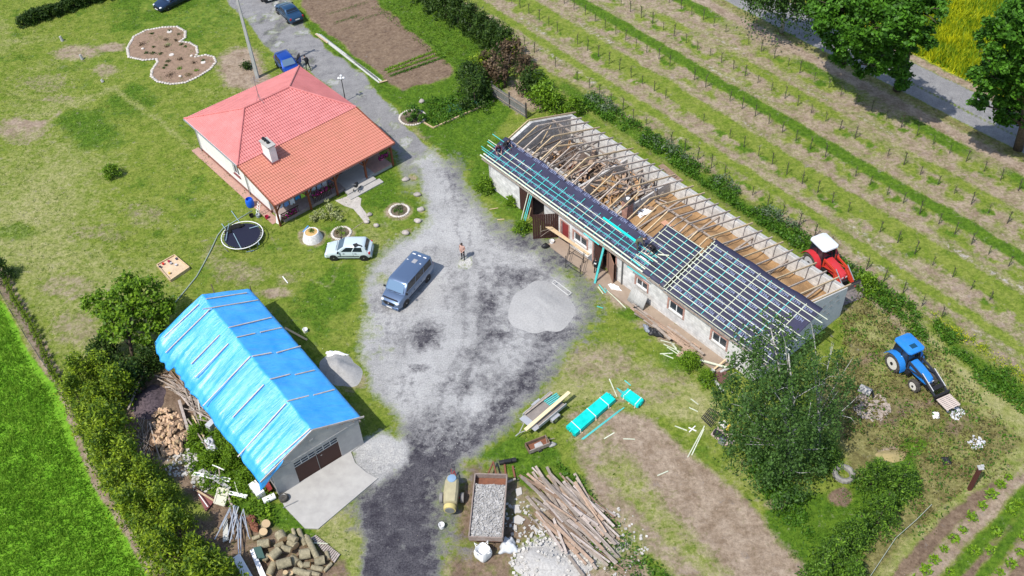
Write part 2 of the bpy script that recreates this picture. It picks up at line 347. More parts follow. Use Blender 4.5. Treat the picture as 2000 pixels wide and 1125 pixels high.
for c,rx,ry,s in [((832,655),36,32,.85),((950,600),26,36,.6),((985,545),50,26,.25),((965,655),34,32,.4),((930,690),40,20,.45),((820,722),26,12,.5),((1100,500),50,30,.7),((1030,470),60,22,.5),((1010,540),60,22,.4),((985,440),26,12,.4),((1150,620),40,60,.4),((965,655),30,14,.4),((900,760),60,20,.35),((870,450),30,10,.15),((1150,545),30,40,.5),((1070,650),50,30,.5),((740,585),20,30,.3),((890,330),20,40,.35)]: ell('dark',c,rx,ry,.9,s)
for c,rx,ry,s in [((760,640),30,90,.25),((800,560),30,14,.25),((860,820),60,30,.3),((930,740),80,30,.35),((880,560),26,60,.3),((780,760),40,30,.25),((845,490),30,12,.25)]: ell('dark',c,rx,ry,.95,s)
for c,rx,ry in [((908,515),16,14)]: ell('rubble',c,rx,ry,.5,.8)
for c,rx,ry,s in [((750,545),22,14,.5),((730,640),24,30,.35),((740,690),26,14,.3)]: ell('dry',c,rx,ry,.8,s)
put('gravel',W['road']*np.clip((fbm(PX,PY,1.3,55)-.58)*9,0,1)*(qx<900),.75); put('dark',W['road']*np.clip((fbm(PX,PY,2.2,58)-.55)*7,0,1)*(qx<900),.45)
for o_ in (-11,11): line('dark',[(860+o_*.6,330),(905+o_,450),(925+o_*1.3,560),(915+o_*1.5,690),(868+o_*1.7,810),(800+o_*2,950),(775+o_*2,1130)],4,7,.35)
for o_ in (-9,9): line('dark',[(840+o_,480),(790+o_,640),(800+o_,760),(830+o_,860)],3,6,.25)
# bottom centre: bare brown earth and rubble around the trailers
poly('dirt',[(860,960),(900,900),(1000,880),(1060,940),(1180,1000),(1260,1100),(1320,1250),(860,1250)],14,.85)
poly('soil',[(880,930),(920,900),(1010,895),(1060,960),(1060,1040),(1010,1125),(1000,1200),(880,1200),(862,1040)],20,.7)
ell('rubble',(1075,1100),75,60,.5,.95); ell('rubble',(1150,1090),70,30,.9,.5); ell('rubble',(1200,1060),60,30,.9,.4)
poly('lush',[(930,890),(1000,850),(1080,860),(1100,905),(1040,920),(1040,960),(1000,930),(980,900)],12,.9)
ell('dirt',(1020,985),40,30,.8,.5)
for c,rx,ry,s in [((872,1000),24,90,.5),((700,1080),40,70,.4),((880,930),40,24,.5),((965,905),40,16,.35),((905,1075),30,30,.3)]: ell('dark',c,rx,ry,.95,s)
# behind the garage: heaps on bare ground
poly('soil',[(235,760),(330,715),(400,770),(460,900),(500,960),(470,1050),(380,980),(330,930),(250,870)],18,.85)
poly('lush',[(370,820),(430,800),(470,900),(520,950),(540,1030),(470,1000),(400,960),(360,900)],14,.9)
poly('lush',[(480,985),(560,985),(620,1040),(700,1035),(700,1125),(650,1125),(600,1060),(520,1050)],10,.95); poly('dry',[(620,1020),(700,985),(720,1060),(690,1180),(650,1180)],10,.6)
poly('soil',[(300,1010),(480,1000),(680,1090),(700,1250),(300,1250)],14,.7)
ell('dirt',(330,890),30,20,.7,.9)
# ground around the garage
poly('dirt',[(620,790),(700,800),(705,860),(640,860)],20,.5)
ell('dirt',(690,745),34,30,.8,.5)
poly('gravel',[(690,872),(745,848),(790,862),(795,900),(765,925),(735,945),(690,930)],12,1)
poly('rubble',[(690,872),(745,848),(790,862),(795,900),(765,925),(735,945),(690,930)],22,.45)
# strip along the barn's front
poly('dirt',[(1085,465),(1125,465),(1230,570),(1330,650),(1420,705),(1400,730),(1300,680),(1200,600),(1120,520)],10,.8)
poly('lush',[(930,310),(1010,350),(1040,410),(1010,430),(960,380)],10,.8)
ell('lush',(1240,610),40,20,.7,.8); ell('lush',(1330,700),60,30,.8,.7); ell('lush',(1170,640),40,14,.8,.5)
ell('dirt',(1010,180),30,30,.7,.9)
poly('dirt',[(990,190),(1060,150),(1060,215),(1010,225)],8,.8)
# bed borders: bare ring soil
for c,rx,ry in [((780,412),26,19),((667,456),25,18),((612,462),28,20),((820,380),8,6),((822,410),7,6),((1003,305),1,1),((803,349),10,8),((797,452),8,6)]: ell('dirt',c,rx*1.02,ry*1.02,.25,.7)
tot=sum(W.values())
for k in KN: W[k]=W[k]/tot
# relief: soft undulation, raised crop and weeds
ZZ=(fbm(PX,PY,5,91)-.5)*.10*(1-W['gravel']-W['road']-W['dark'])
near=np.zeros_like(PX)
ZZ=np.where((np.abs(PX)<200)&(PY>-20),ZZ,0)

def groundmat():
    m=bpy.data.materials.new('ground'); m.use_nodes=True; nt=m.node_tree; N=nt.nodes; L=nt.links; b=N['Principled BSDF']
    b.inputs['Roughness'].default_value=.95; b.inputs['Specular IOR Level'].default_value=.12
    tc=N.new('ShaderNodeTexCoord'); pos=tc.outputs['Object']
    def noise(s,d=3,r=.6,vec=None,dist=0):
        n=N.new('ShaderNodeTexNoise'); n.inputs['Scale'].default_value=s; n.inputs['Detail'].default_value=d; n.inputs['Roughness'].default_value=r; n.inputs['Distortion'].default_value=dist
        L.new(vec or pos,n.inputs['Vector']); return n.outputs['Fac']
    def math_(op,a,b_=None,clamp=False):
        n=N.new('ShaderNodeMath'); n.operation=op; n.use_clamp=clamp
        for i,v in enumerate((a,b_)):
            if v is None: continue
            if isinstance(v,(int,float)): n.inputs[i].default_value=v
            else: L.new(v,n.inputs[i])
        return n.outputs[0]
    def rng(v,a,b_,c=0,d=1):
        n=N.new('ShaderNodeMapRange'); L.new(v,n.inputs[0]); n.inputs[1].default_value=a; n.inputs[2].default_value=b_; n.inputs[3].default_value=c; n.inputs[4].default_value=d; return n.outputs[0]
    def mix(f,a,b_,mode='MIX'):
        n=N.new('ShaderNodeMixRGB'); n.blend_type=mode
        if isinstance(f,(int,float)): n.inputs[0].default_value=f
        else: L.new(f,n.inputs[0])
        for i,v in ((1,a),(2,b_)):
            if isinstance(v,tuple): n.inputs[i].default_value=(*v,1)
            else: L.new(v,n.inputs[i])
        return n.outputs[0]
    nf=noise(3.2,9,.78); nm=noise(.9,6,.7); nl=noise(.22,5,.65); nx=noise(9,6,.85); ny_=noise(1.5,8,.72,dist=.4)
    sep={}
    for i in range(4):
        a=N.new('ShaderNodeAttribute'); a.attribute_name='w%d'%i; s=N.new('ShaderNodeSeparateColor'); L.new(a.outputs['Color'],s.inputs[0])
        for j in range(3): sep[i*3+j]=s.outputs[j]
    def msk(i,amp=.75,soft=.2,n=None):
        v=math_('ADD',sep[i],math_('MULTIPLY',math_('SUBTRACT',n or ny_,.5),amp*1.5)); v=math_('ADD',v,math_('MULTIPLY',math_('SUBTRACT',nf,.5),amp*.9)); return rng(v,.5-soft,.5+soft)
    # per class colours
    fine=rng(nf,.36,.64); fx=rng(nx,.38,.62); med=rng(nm,.36,.64)
    lawn=mix(med,mix(fine,(.055,.102,.009),(.155,.225,.020)),mix(fine,(.115,.152,.022),(.27,.295,.066)))
    lush=mix(med,mix(fine,(.022,.062,.005),(.085,.175,.014)),mix(fine,(.045,.10,.008),(.15,.25,.022)))
    dry=mix(med,mix(fine,(.14,.175,.035),(.30,.30,.10)),mix(fine,(.22,.22,.09),(.41,.375,.20)))
    dirt=mix(med,mix(fine,(.14,.10,.068),(.28,.21,.148)),mix(fine,(.24,.185,.135),(.43,.35,.27)))
    gravel=mix(rng(nl,.35,.65),mix(med,mix(fx,(.15,.15,.15),(.30,.298,.295)),mix(fx,(.24,.24,.238),(.40,.397,.39))),mix(fx,(.30,.30,.297),(.49,.487,.478)))
    dark=mix(med,mix(fx,(.016,.015,.021),(.060,.056,.070)),mix(fx,(.035,.034,.042),(.15,.145,.155)))
    soil=mix(med,mix(fine,(.085,.055,.038),(.19,.135,.095)),mix(fine,(.13,.09,.06),(.29,.215,.15)))
    crop=mix(med,mix(fine,(.08,.23,.012),(.16,.36,.02)),mix(fine,(.12,.29,.014),(.23,.43,.04)))
    road=mix(med,mix(fx,(.15,.147,.15),(.23,.228,.23)),mix(fx,(.20,.197,.197),(.32,.315,.31)))
    rape=mix(rng(nf,.42,.58),(.10,.16,.012),(.45,.42,.015))
    weed=mix(med,mix(fine,(.055,.042,.022),(.17,.155,.05)),mix(fine,(.11,.12,.03),(.33,.30,.13)))
    conc=mix(nm,(.36,.35,.33),(.46,.45,.43)); rub=mix(fx,(.26,.25,.235),(.66,.65,.62))
    col=lawn
    for i,c,am in ((8,lush,1.0),(9,dry,1.1),(7,weed,1.0),(0,dirt,1.0),(3,soil,.6),(1,gravel,1.0),(5,road,.35),(2,dark,1.25),(11,rub,1.0),(4,crop,.35),(6,rape,.3)):
        col=mix(msk(i,am,{2:.36,1:.3,0:.3,9:.3,7:.3}.get(i,.2)),col,c)
    # extra fine salt: tiny pale stones and dark specks
    v=N.new('ShaderNodeTexVoronoi'); v.inputs['Scale'].default_value=3.2; L.new(pos,v.inputs['Vector'])
    st=math_('LESS_THAN',v.outputs['Distance'],.07); st=math_('MULTIPLY',st,math_('GREATER_THAN',noise(1.1,2),.58)); col=mix(math_('MULTIPLY',st,.6),col,(.55,.52,.42))
    L.new(col,b.inputs['Base Color'])
    bp=N.new('ShaderNodeBump'); bp.inputs['Strength'].default_value=.9; bp.inputs['Distance'].default_value=.13
    hh=math_('ADD',math_('MULTIPLY',nf,.8),math_('MULTIPLY',nx,.35)); L.new(hh,bp.inputs['Height']); L.new(bp.outputs[0],b.inputs['Normal'])
    return m
GM=groundmat()
names={'lawn':'lawn','lush':'lawn','dry':'lawn','dirt':'bare_soil','gravel':'gravel_yard','dark':'gravel_yard','soil':'bare_soil','crop':'crop_field_ground','road':'road','rape':'rape_field_ground','weed':'weedy_ground','concrete':'gravel_yard','rubble':'bare_soil'}
Wm=np.stack([W[k] for k in KN],1); cls=Wm.argmax(1).reshape(NY,NX)
uq=(u55>50.2); vin=(uq&(u55<77)&(v55<110)).reshape(NY,NX)
idx=np.arange(NX*NY).reshape(NY,NX)
F4=np.stack([idx[:-1,:-1],idx[:-1,1:],idx[1:,1:],idx[1:,:-1]],-1).reshape(-1,4)
fc=np.array([names[k] for k in KN],dtype=object)[cls[:-1,:-1].ravel()]
fv=vin[:-1,:-1].ravel(); roadf=fc=='road'
fc=np.where(fv&~roadf,'vineyard_ground',fc)
fc=np.where(roadf&(qx.reshape(NY,NX)[:-1,:-1].ravel()<1200),'lane',fc)
V3=np.stack([PX,PY,ZZ],1); order=['dirt','gravel','dark','soil','crop','road','rape','weed','lush','dry','concrete','rubble']
for nm_ in sorted(set(fc)):
    f=F4[fc==nm_]; u_,inv=np.unique(f,return_inverse=True); o=np_obj(nm_,V3[u_],inv.reshape(-1,4),GM,smooth=True); o['kind']='structure'
    for i in range(4):
        a=o.data.color_attributes.new('w%d'%i,'FLOAT_COLOR','POINT'); c=np.ones((len(u_),4),np.float32)
        for j in range(3): c[:,j]=(W[order[i*3+j]]+((W['dark']+W['rubble']*((qx>675)&(qx<805)&(qy>835)&(qy<955))) if order[i*3+j]=='gravel' else 0))[u_]
        a.data.foreach_set('color',c.ravel())
def gz(x,y):
    i=np.clip(np.searchsorted(gx,x)-1,0,NX-2); j=np.clip(np.searchsorted(gy,y)-1,0,NY-2); return ZZ.reshape(NY,NX)[j,i]
# ---------------- materials shared by the buildings ----------------
WHITE=M('white_render',(.74,.73,.70),.85,col2=(.64,.63,.60),vs=1.5,bump=.15,bs=25)
BRICKW=None
def blockmat(name,a,b,mortar,sx=.5,sy=.25,bump=.4):
    m=bpy.data.materials.new(name); m.use_nodes=True; nt=m.node_tree; N=nt.nodes; L=nt.links; bs=N['Principled BSDF']; bs.inputs['Roughness'].default_value=.9; bs.inputs['Specular IOR Level'].default_value=.15
    tc=N.new('ShaderNodeTexCoord'); sp_=N.new('ShaderNodeSeparateXYZ'); L.new(tc.outputs['Object'],sp_.inputs[0])
    ad=N.new('ShaderNodeMath'); L.new(sp_.outputs[0],ad.inputs[0]); L.new(sp_.outputs[1],ad.inputs[1]); cb=N.new('ShaderNodeCombineXYZ'); L.new(ad.outputs[0],cb.inputs[0]); L.new(sp_.outputs[2],cb.inputs[1])
    br=N.new('ShaderNodeTexBrick'); L.new(cb.outputs[0],br.inputs[0]); br.inputs['Color1'].default_value=(*a,1); br.inputs['Color2'].default_value=(*b,1); br.inputs['Mortar'].default_value=(*mortar,1)
    br.inputs['Scale'].default_value=1; br.inputs['Brick Width'].default_value=sx; br.inputs['Row Height'].default_value=sy; br.inputs['Mortar Size'].default_value=.012
    n=N.new('ShaderNodeTexNoise'); n.inputs['Scale'].default_value=2.5; n.inputs['Detail'].default_value=6; L.new(tc.outputs['Object'],n.inputs['Vector'])
    rp=N.new('ShaderNodeMapRange'); rp.inputs[1].default_value=.3; rp.inputs[2].default_value=.7; rp.inputs[3].default_value=.72; rp.inputs[4].default_value=1.08; L.new(n.outputs['Fac'],rp.inputs[0])
    hs=N.new('ShaderNodeHueSaturation'); L.new(br.outputs[0],hs.inputs['Color']); L.new(rp.outputs[0],hs.inputs['Value']); L.new(hs.outputs[0],bs.inputs['Base Color'])
    bp=N.new('ShaderNodeBump'); bp.inputs['Strength'].default_value=bump; bp.inputs['Distance'].default_value=.02; L.new(br.outputs['Fac'],bp.inputs['Height']); bp.invert=True; L.new(bp.outputs[0],bs.inputs['Normal'])
    MATS[name]=m; return m
BLOCK=blockmat('whitewashed_block',(.66,.65,.62),(.58,.57,.55),(.50,.49,.47),.6,.25,.3)
GBLOCK=blockmat('grey_block',(.55,.53,.51),(.45,.44,.42),(.36,.35,.34),.5,.25)
BRICK=blockmat('red_brick',(.42,.20,.15),(.36,.15,.11),(.45,.38,.34),.26,.08)
GREYR=M('grey_render',(.43,.42,.40),.9,col2=(.34,.33,.32),vs=1.1,bump=.2)
CONC=M('concrete',(.42,.41,.385),.9,col2=(.31,.30,.285),vs=1.4,vm=.8,bump=.25,detail=8)
PAVE=M('pink_paving',(.42,.25,.20),.9,col2=(.33,.21,.17),vs=4)
GLASS=M('window_glass',(.03,.04,.05),.08,spec=.8)
WFR=M('window_frame_white',(.75,.75,.74),.4)
DARK=M('black_void',(.012,.011,.011),.9)
BROWN=M('dark_brown_boards',(.055,.022,.018),.75,col2=(.035,.015,.012),vs=5,stretch=(6,6,.4))
STAIN=M('stained_timber',(.22,.065,.03),.55,col2=(.15,.045,.022),vs=6,rnd=.08)
TIM=M('fresh_timber',(.56,.43,.27),.75,col2=(.44,.32,.19),vs=5,rnd=.12)
OLDT=M('weathered_timber',(.34,.29,.245),.85,col2=(.22,.18,.15),vs=5,rnd=.22)
OLDB=M('old_brown_timber',(.26,.18,.125),.85,col2=(.16,.105,.07),vs=5,rnd=.3)
RAFT=M('pale_old_rafter',(.50,.42,.35),.85,col2=(.36,.29,.24),vs=4,rnd=.18)
TEAL=M('teal_laths',(.10,.48,.46),.6,col2=(.05,.42,.40),vs=5,rnd=.12)
PALE=M('pale_lath',(.56,.60,.48),.7,col2=(.46,.48,.36),vs=3,rnd=.12)
ZINC=M('zinc_gutter',(.42,.43,.44),.35,.7)
RUST=M('rusty_steel',(.24,.10,.055),.8,col2=(.13,.055,.035),vs=4,vm=.9,bump=.3,detail=7)
BLK=M('black_plastic',(.02,.02,.022),.45)
STEEL=M('grey_steel',(.36,.37,.38),.4,.6,col2=(.28,.28,.29),vs=4)
WHP=M('white_plastic',(.78,.78,.77),.45)
SHEETG=M('grey_sheet',(.42,.42,.41),.6,col2=(.30,.30,.29),vs=3)

# ================= the red roofed house =================
RED=M('red_metal_tile',(.56,.19,.18),.45,col2=(.47,.15,.14),vs=.9,spec=.5,detail=8)
ORA=M('orange_metal_tile',(.52,.19,.14),.45,col2=(.42,.17,.11),vs=.9,vm=.9,spec=.45,detail=9)
house=T('house','white bungalow with a pink red hipped roof running down over a timber porch','house',HF(30.4,69,0),HF.rz)
ZE=3.42; ZR=5.02; X0,X1,Y0,Y1=24.42,36.74,66.45,76.05; RX0,RX1,RYm=28.3,33.0,71.25
def tile_slope(name,a,b,c,d,mat,pitch=.215,row=.36,amp=.022,step=.035):
    "a->b eave line, d->c upper line (a under d). Rows of pressed tile waves clipped to the slope"
    a,b,c,d=map(Vector,(a,b,c,d)); e=(b-a); Lx=e.length; e/=Lx; up=(d-a)-e*((d-a).dot(e)); Ly=up.length; up/=Ly; n=e.cross(up).normalized()
    if n.z<0: n=-n
    dl=(d-a).dot(e); cl=(c-a).dot(e); mb=MB(); nr=max(1,round(Ly/row)); 
    for r in range(nr):
        lv=[]
        for t,off in ((r/nr,step),((r+.5)/nr,step*.5),((r+1)/nr,0.)):
            lo=dl*t; hi=Lx+(cl-Lx)*t; lv.append((t,off,lo,hi))
        lo0=min(l[2] for l in lv); hi0=max(l[3] for l in lv); k0=math.floor(lo0/pitch*5); k1=math.ceil(hi0/pitch*5); n_=k1-k0+1; vs=[]
        for (t,off,lo,hi) in lv:
            for k in range(k0,k1+1):
                x=min(max(k*pitch/5,lo),hi); w_=amp*math.cos(2*math.pi*x/pitch); vs.append(a+e*x+up*(Ly*t)+n*(off+w_+.03))
        fs=[(j*n_+i,j*n_+i+1,(j+1)*n_+i+1,(j+1)*n_+i) for j in range(2) for i in range(n_-1)]
        # riser at the row's foot
        base=len(vs); lo,hi=lv[0][2],lv[0][3]
        for k in range(k0,k1+1):
            x=min(max(k*pitch/5,lo),hi); w_=amp*math.cos(2*math.pi*x/pitch); vs.append(a+e*x+up*(Ly*r/nr)+n*(w_+.028))
        fs+=[(base+i,base+i+1,i+1,i) for i in range(n_-1)]
        mb.add(vs,fs)
    return P(name,mb,mat,house,world=True)
h=HF
rs=[tile_slope('roof_slope',h(X0,Y0,ZE),h(X1,Y0,ZE),h(RX1,RYm,ZR),h(RX0,RYm,ZR),RED),
    tile_slope('roof_slope',h(X1,Y1,ZE),h(X0,Y1,ZE),h(RX0,RYm,ZR),h(RX1,RYm,ZR),RED),
    tile_slope('roof_slope',h(X0,Y1,ZE),h(X0,Y0,ZE),h(RX0,RYm,ZR),h(RX0,RYm,ZR),RED),
    tile_slope('roof_slope',h(X1,Y0,ZE),h(X1,Y1,ZE),h(RX1,RYm,ZR),h(RX1,RYm,ZR),RED)]
YP=60.78; ZP=2.42
tile_slope('porch_roof',h(X0-.02,YP,ZP),h(X1+.02,YP,ZP),h(X1,Y0+.1,ZE-.03),h(X0,Y0+.1,ZE-.03),ORA)['label']='orange brown tiled porch roof'
mb=MB()
for a,b in (((X0,Y0,ZE),(RX0,RYm,ZR)),((X0,Y1,ZE),(RX0,RYm,ZR)),((X1,Y0,ZE),(RX1,RYm,ZR)),((X1,Y1,ZE),(RX1,RYm,ZR)),((RX0,RYm,ZR),(RX1,RYm,ZR))):
    mb.tube([h(*a)+Vector((0,0,.07)),h(*b)+Vector((0,0,.07))],.085,8)
P('ridge_cap',mb,RED,house,world=True,smooth=1)
mb=MB(); mb.mi=0  # fascia and soffit
for a,b in (((X0,Y1),(X0,Y0)),((X0,Y1),(X1,Y1)),((X1,Y1),(X1,Y0))): mb.beam(h(*a,ZE-.06),h(*b,ZE-.06),.04,.16)
mb.slab([h(X0+.03,Y0,ZE-.12),h(X1-.03,Y0,ZE-.12),h(X1-.03,Y1-.03,ZE-.12),h(X0+.03,Y1-.03,ZE-.12)],(0,0,1),.02)
P('fascia',mb,WFR,house,world=True)
mb=MB()
for a,b,z1,z2 in (((X0-.04,YP),(X0-.04,Y0),ZP,ZE),((X1+.04,YP),(X1+.04,Y0),ZP,ZE),((X0,YP),(X1,YP),ZP,ZP)): mb.beam(h(*a,z1-.03),h(*b,z2-.03),.05,.17)
for i in range(14):
    x=X0+.3+i*(X1-X0-.6)/13; mb.beam(h(x,YP+.05,ZP-.06),h(x,66.4,ZE-.12),.09,.13)
P('rafter_frame',mb,STAIN,house,world=True)
# walls
WX0,WX1,WY0,WY1=24.86,36.25,63.0,75.35
mb=MB()
def wallbox(mb,F,x0,x1,y0,y1,z0,z1): mb.hexa([F(x0,y0,z0),F(x1,y0,z0),F(x1,y1,z0),F(x0,y1,z0),F(x0,y0,z1),F(x1,y0,z1),F(x1,y1,z1),F(x0,y1,z1)])
t=.3
# west wall (window opening y 67.6..68.7, z 1.05..2.25)
wy0,wy1,wz0,wz1=67.75,68.85,1.1,2.3
mb.hexa([h(WX0,WY0,.3),h(WX0+t,WY0,.3),h(WX0+t,66.4,.3),h(WX0,66.4,.3),h(WX0,WY0,2.72),h(WX0+t,WY0,2.72),h(WX0+t,66.4,3.28),h(WX0,66.4,3.28)])
wallbox(mb,h,WX0,WX0+t,66.4,wy0,.3,3.3); wallbox(mb,h,WX0,WX0+t,wy1,WY1,.3,3.3); wallbox(mb,h,WX0,WX0+t,wy0,wy1,.3,wz0); wallbox(mb,h,WX0,WX0+t,wy0,wy1,wz1,3.3)
wallbox(mb,h,WX0+t,WX1-t,WY1-t,WY1,.3,3.3)
mb.hexa([h(WX1-t,WY0,.3),h(WX1,WY0,.3),h(WX1,66.4,.3),h(WX1-t,66.4,.3),h(WX1-t,WY0,2.72),h(WX1,WY0,2.72),h(WX1,66.4,3.28),h(WX1-t,66.4,3.28)])
wallbox(mb,h,WX1-t,WX1,66.4,WY1,.3,3.3)
fo=[(26.0,27.5,1.0,2.2),(28.4,29.8,1.0,2.2),(31.2,32.2,.3,2.3),(33.9,35.3,1.0,2.2)]
xs=WX0+t
for a,b,z0,z1 in fo:
    wallbox(mb,h,xs,a,WY0,WY0+t,.3,2.7); 
    if z0>.4: wallbox(mb,h,a,b,WY0,WY0+t,.3,z0)
    wallbox(mb,h,a,b,WY0,WY0+t,z1,2.7); xs=b
wallbox(mb,h,xs,WX1-t,WY0,WY0+t,.3,2.7)
P('wall',mb,WHITE,house,world=True)
mb=MB(); wallbox(mb,h,WX0-.04,WX1+.04,WY0-.04,WY1+.04,0,.298); P('plinth',mb,M('brown_plinth',(.20,.09,.07),.8),house,world=True)
def window(par,F,axis,pos,a,b,z0,z1,inn,frame=WFR,glass=GLASS,mull=1,sill=None,f=.07):
    "axis 'x': wall in x-run at y=pos; 'y': wall in y-run at x=pos. inn=+1/-1 direction into the building"
    Q=(lambda u,d,z:F(u,pos+d*inn,z)) if axis=='x' else (lambda u,d,z:F(pos+d*inn,u,z))
    mb=MB(); d0,d1=.06,.13
    def bar(u0,u1,z_0,z_1): mb.hexa([Q(u0,d0,z_0),Q(u1,d0,z_0),Q(u1,d1,z_0),Q(u0,d1,z_0),Q(u0,d0,z_1),Q(u1,d0,z_1),Q(u1,d1,z_1),Q(u0,d1,z_1)])
    bar(a,a+f,z0,z1); bar(b-f,b,z0,z1); bar(a+f,b-f,z0,z0+f); bar(a+f,b-f,z1-f,z1)
    for k in range(mull):
        c=a+(b-a)*(k+1)/(mull+1); bar(c-f/2,c+f/2,z0+f,z1-f)
    w_=P('window',mb,frame,par,world=True)
    g=MB(); g.hexa([Q(a+.02,.10,z0+.02),Q(b-.02,.10,z0+.02),Q(b-.02,.12,z0+.02),Q(a+.02,.12,z0+.02),Q(a+.02,.10,z1-.02),Q(b-.02,.10,z1-.02),Q(b-.02,.12,z1-.02),Q(a+.02,.12,z1-.02)])
    g.v=[tuple(mw(w_).inverted()@Vector(v)) for v in g.v]; P('pane',g,glass,w_)
    if sill:
        s=MB(); s.hexa([Q(a-.06,-.1,z0-.05),Q(b+.06,-.1,z0-.05),Q(b+.06,.06,z0-.02),Q(a-.06,.06,z0-.02),Q(a-.06,-.1,z0-.02),Q(b+.06,-.1,z0-.02),Q(b+.06,.06,z0+.02),Q(a-.06,.06,z0+.02)])
        s.v=[tuple(mw(w_).inverted()@Vector(v)) for v in s.v]; P('sill',s,sill,w_)
    return w_
SILL=M('brown_sill',(.16,.05,.05),.4)
window(house,h,'y',WX0,wy0,wy1,wz0,wz1,1,sill=SILL)
for i,(a,b,z0,z1) in enumerate(fo):
    if i==2:
        mb=MB(); wallbox(mb,h,a,b,WY0+.1,WY0+.16,.3,z1); d_=P('door',mb,M('brown_door',(.10,.045,.03),.5),house,world=True)
        k=MB(); k.tube([h(a+.12,WY0+.05,1.3),h(a+.12,WY0+.05,1.42)],.02,6); k.v=[tuple(mw(d_).inverted()@Vector(v)) for v in k.v]; P('handle',k,STEEL,d_)
    else: window(house,h,'x',WY0,a,b,z0,z1,1,sill=SILL)
# downspouts, gutter
mb=MB(); mb.tube([h(WX0-.04,WY1-.15,3.2),h(WX0-.1,WY1-.15,3.0),h(WX0-.1,WY1-.15,.1)],.05,8); P('downspout',mb,ZINC,house,world=True,smooth=1)
mb=MB(); mb.tube([h(X0-.03,66.5,3.3),h(WX0-.1,66.4,3.0),h(WX0-.1,66.4,.1)],.05,8); P('downspout',mb,ZINC,house,world=True,smooth=1)
for a,b in (((X0-.07,Y1,ZE-.04),(X0-.07,Y0,ZE-.04)),((X0,Y1+.07,ZE-.04),(X1,Y1+.07,ZE-.04)),((X0,YP-.07,ZP-.02),(X1,YP-.07,ZP-.02))):
    mb=MB(); mb.tube([h(*a),h(*b)],.065,8); P('gutter',mb,M('brown_gutter',(.12,.05,.04),.4) if a[2]<3 else ZINC,house,world=True,smooth=1)
# chimney
def roofz(x,y): return ZE+(y-Y0)/(RYm-Y0)*(ZR-ZE) if y>Y0 else ZP+(y-YP)/(Y0-YP)*(ZE-ZP)
cxy=[HF.loc(PL(p[0],p[1],HF(30,66.45,3.42),Vector((0,0,1))))[:2] for p in ((531.6,315.6),)]
cx0=cxy[0][0]; cx1=cx0+.62; cy0=cxy[0][1]+.05; cy1=cy0+1.35
mb=MB(); wallbox(mb,h,cx0,cx1,cy0,cy1,3.0,4.80); ch=P('chimney',mb,WHITE,house,world=True)
mb=MB(); wallbox(mb,h,cx0-.09,cx1+.09,cy0-.09,cy1+.09,4.802,4.90); mb.v=[tuple(mw(ch).inverted()@Vector(v)) for v in mb.v]; P('cap',mb,CONC,ch)
mb=MB()
for q in (.35,.68,.9): mb.lathe(h((cx0+cx1)/2,cy0+1.35*q+.05,4.90),[(.13,0),(.15,.12),(.13,.2),(.02,.21)],12)
mb.v=[tuple(mw(ch).inverted()@Vector(v)) for v in mb.v]; P('flue',mb,BLK,ch)
mb=MB(); zf=roofz(cx0,cy0)+.03
mb.slab([h(cx0-.13,cy0-.13,roofz(0,cy0-.13)+.07),h(cx1+.13,cy0-.13,roofz(0,cy0-.13)+.07),h(cx1+.13,cy1+.13,roofz(0,cy1+.13)+.07),h(cx0-.13,cy1+.13,roofz(0,cy1+.13)+.07)],(0,0,1),.03)
P('flashing',mb,SILL,house,world=True)
# antenna
mb=MB(); ax=h(29.9,71.25,5.05); mb.tube([ax,ax+Vector((0,0,2.6))],.03,6); mb.tube([ax+Vector((-.3,.1,0)),ax+Vector((0,0,.8)),ax+Vector((.35,-.25,-.1))],.02,6)
for k in range(6): mb.tube([ax+Vector((-.3,-.2,1.9+k*.11)),ax+Vector((.3,.2,1.9+k*.11))],.012,5)
mb.tube([ax+Vector((0,0,2.2)),ax+Vector((.5,-.35,2.2))],.018,5); P('antenna',mb,STEEL,house,world=True)
# porch posts with braces
for bx in (24.5,27.6,30.35,33.45,36.35):
    mb=MB(); mb.beam(h(bx,60.95,.05),h(bx,60.95,ZP-.1),.15,.15,up=HF.X)
    for sx in (-1,1):
        if 24.4<bx+sx*.6<36.5: mb.beam(h(bx,60.95,1.55),h(bx+sx*.6,60.95,ZP-.1),.09,.09)
    mb.beam(h(bx,60.95,1.7),h(bx,61.6,2.4),.09,.09); P('porch_post',mb,STAIN,house,world=True)
mb=MB(); mb.beam(h(24.4,60.95,ZP-.13),h(36.7,60.95,ZP-.13),.14,.16); P('porch_beam',mb,STAIN,house,world=True)
# porch floor, steps, side path of pink slabs
mb=MB(); wallbox(mb,h,31.2,36.2,60.9,62.95,0,.34); wallbox(mb,h,31.0,34.0,60.25,60.9,0,.22); wallbox(mb,h,30.8,34.3,59.6,60.25,0,.11); P('step',mb,CONC,house,world=True)
mb=MB(); wallbox(mb,h,25.0,31.19,61.1,62.95,0,.3); P('porch_floor',mb,M('porch_tiles',(.33,.27,.25),.8,col2=(.27,.22,.2),vs=3),house,world=True)
mb=MB(); wallbox(mb,h,34.3,36.2,60.85,62.95,.345,.365); P('porch_tiles',mb,PAVE,house,world=True)
mb=MB(); wallbox(mb,h,WX0-.75,WX0-.041,62.2,76.0,0,.06); wallbox(mb,h,WX0-.75,25.6,61.6,62.19,0,.06); P('paving_strip',mb,PAVE,house,world=True)
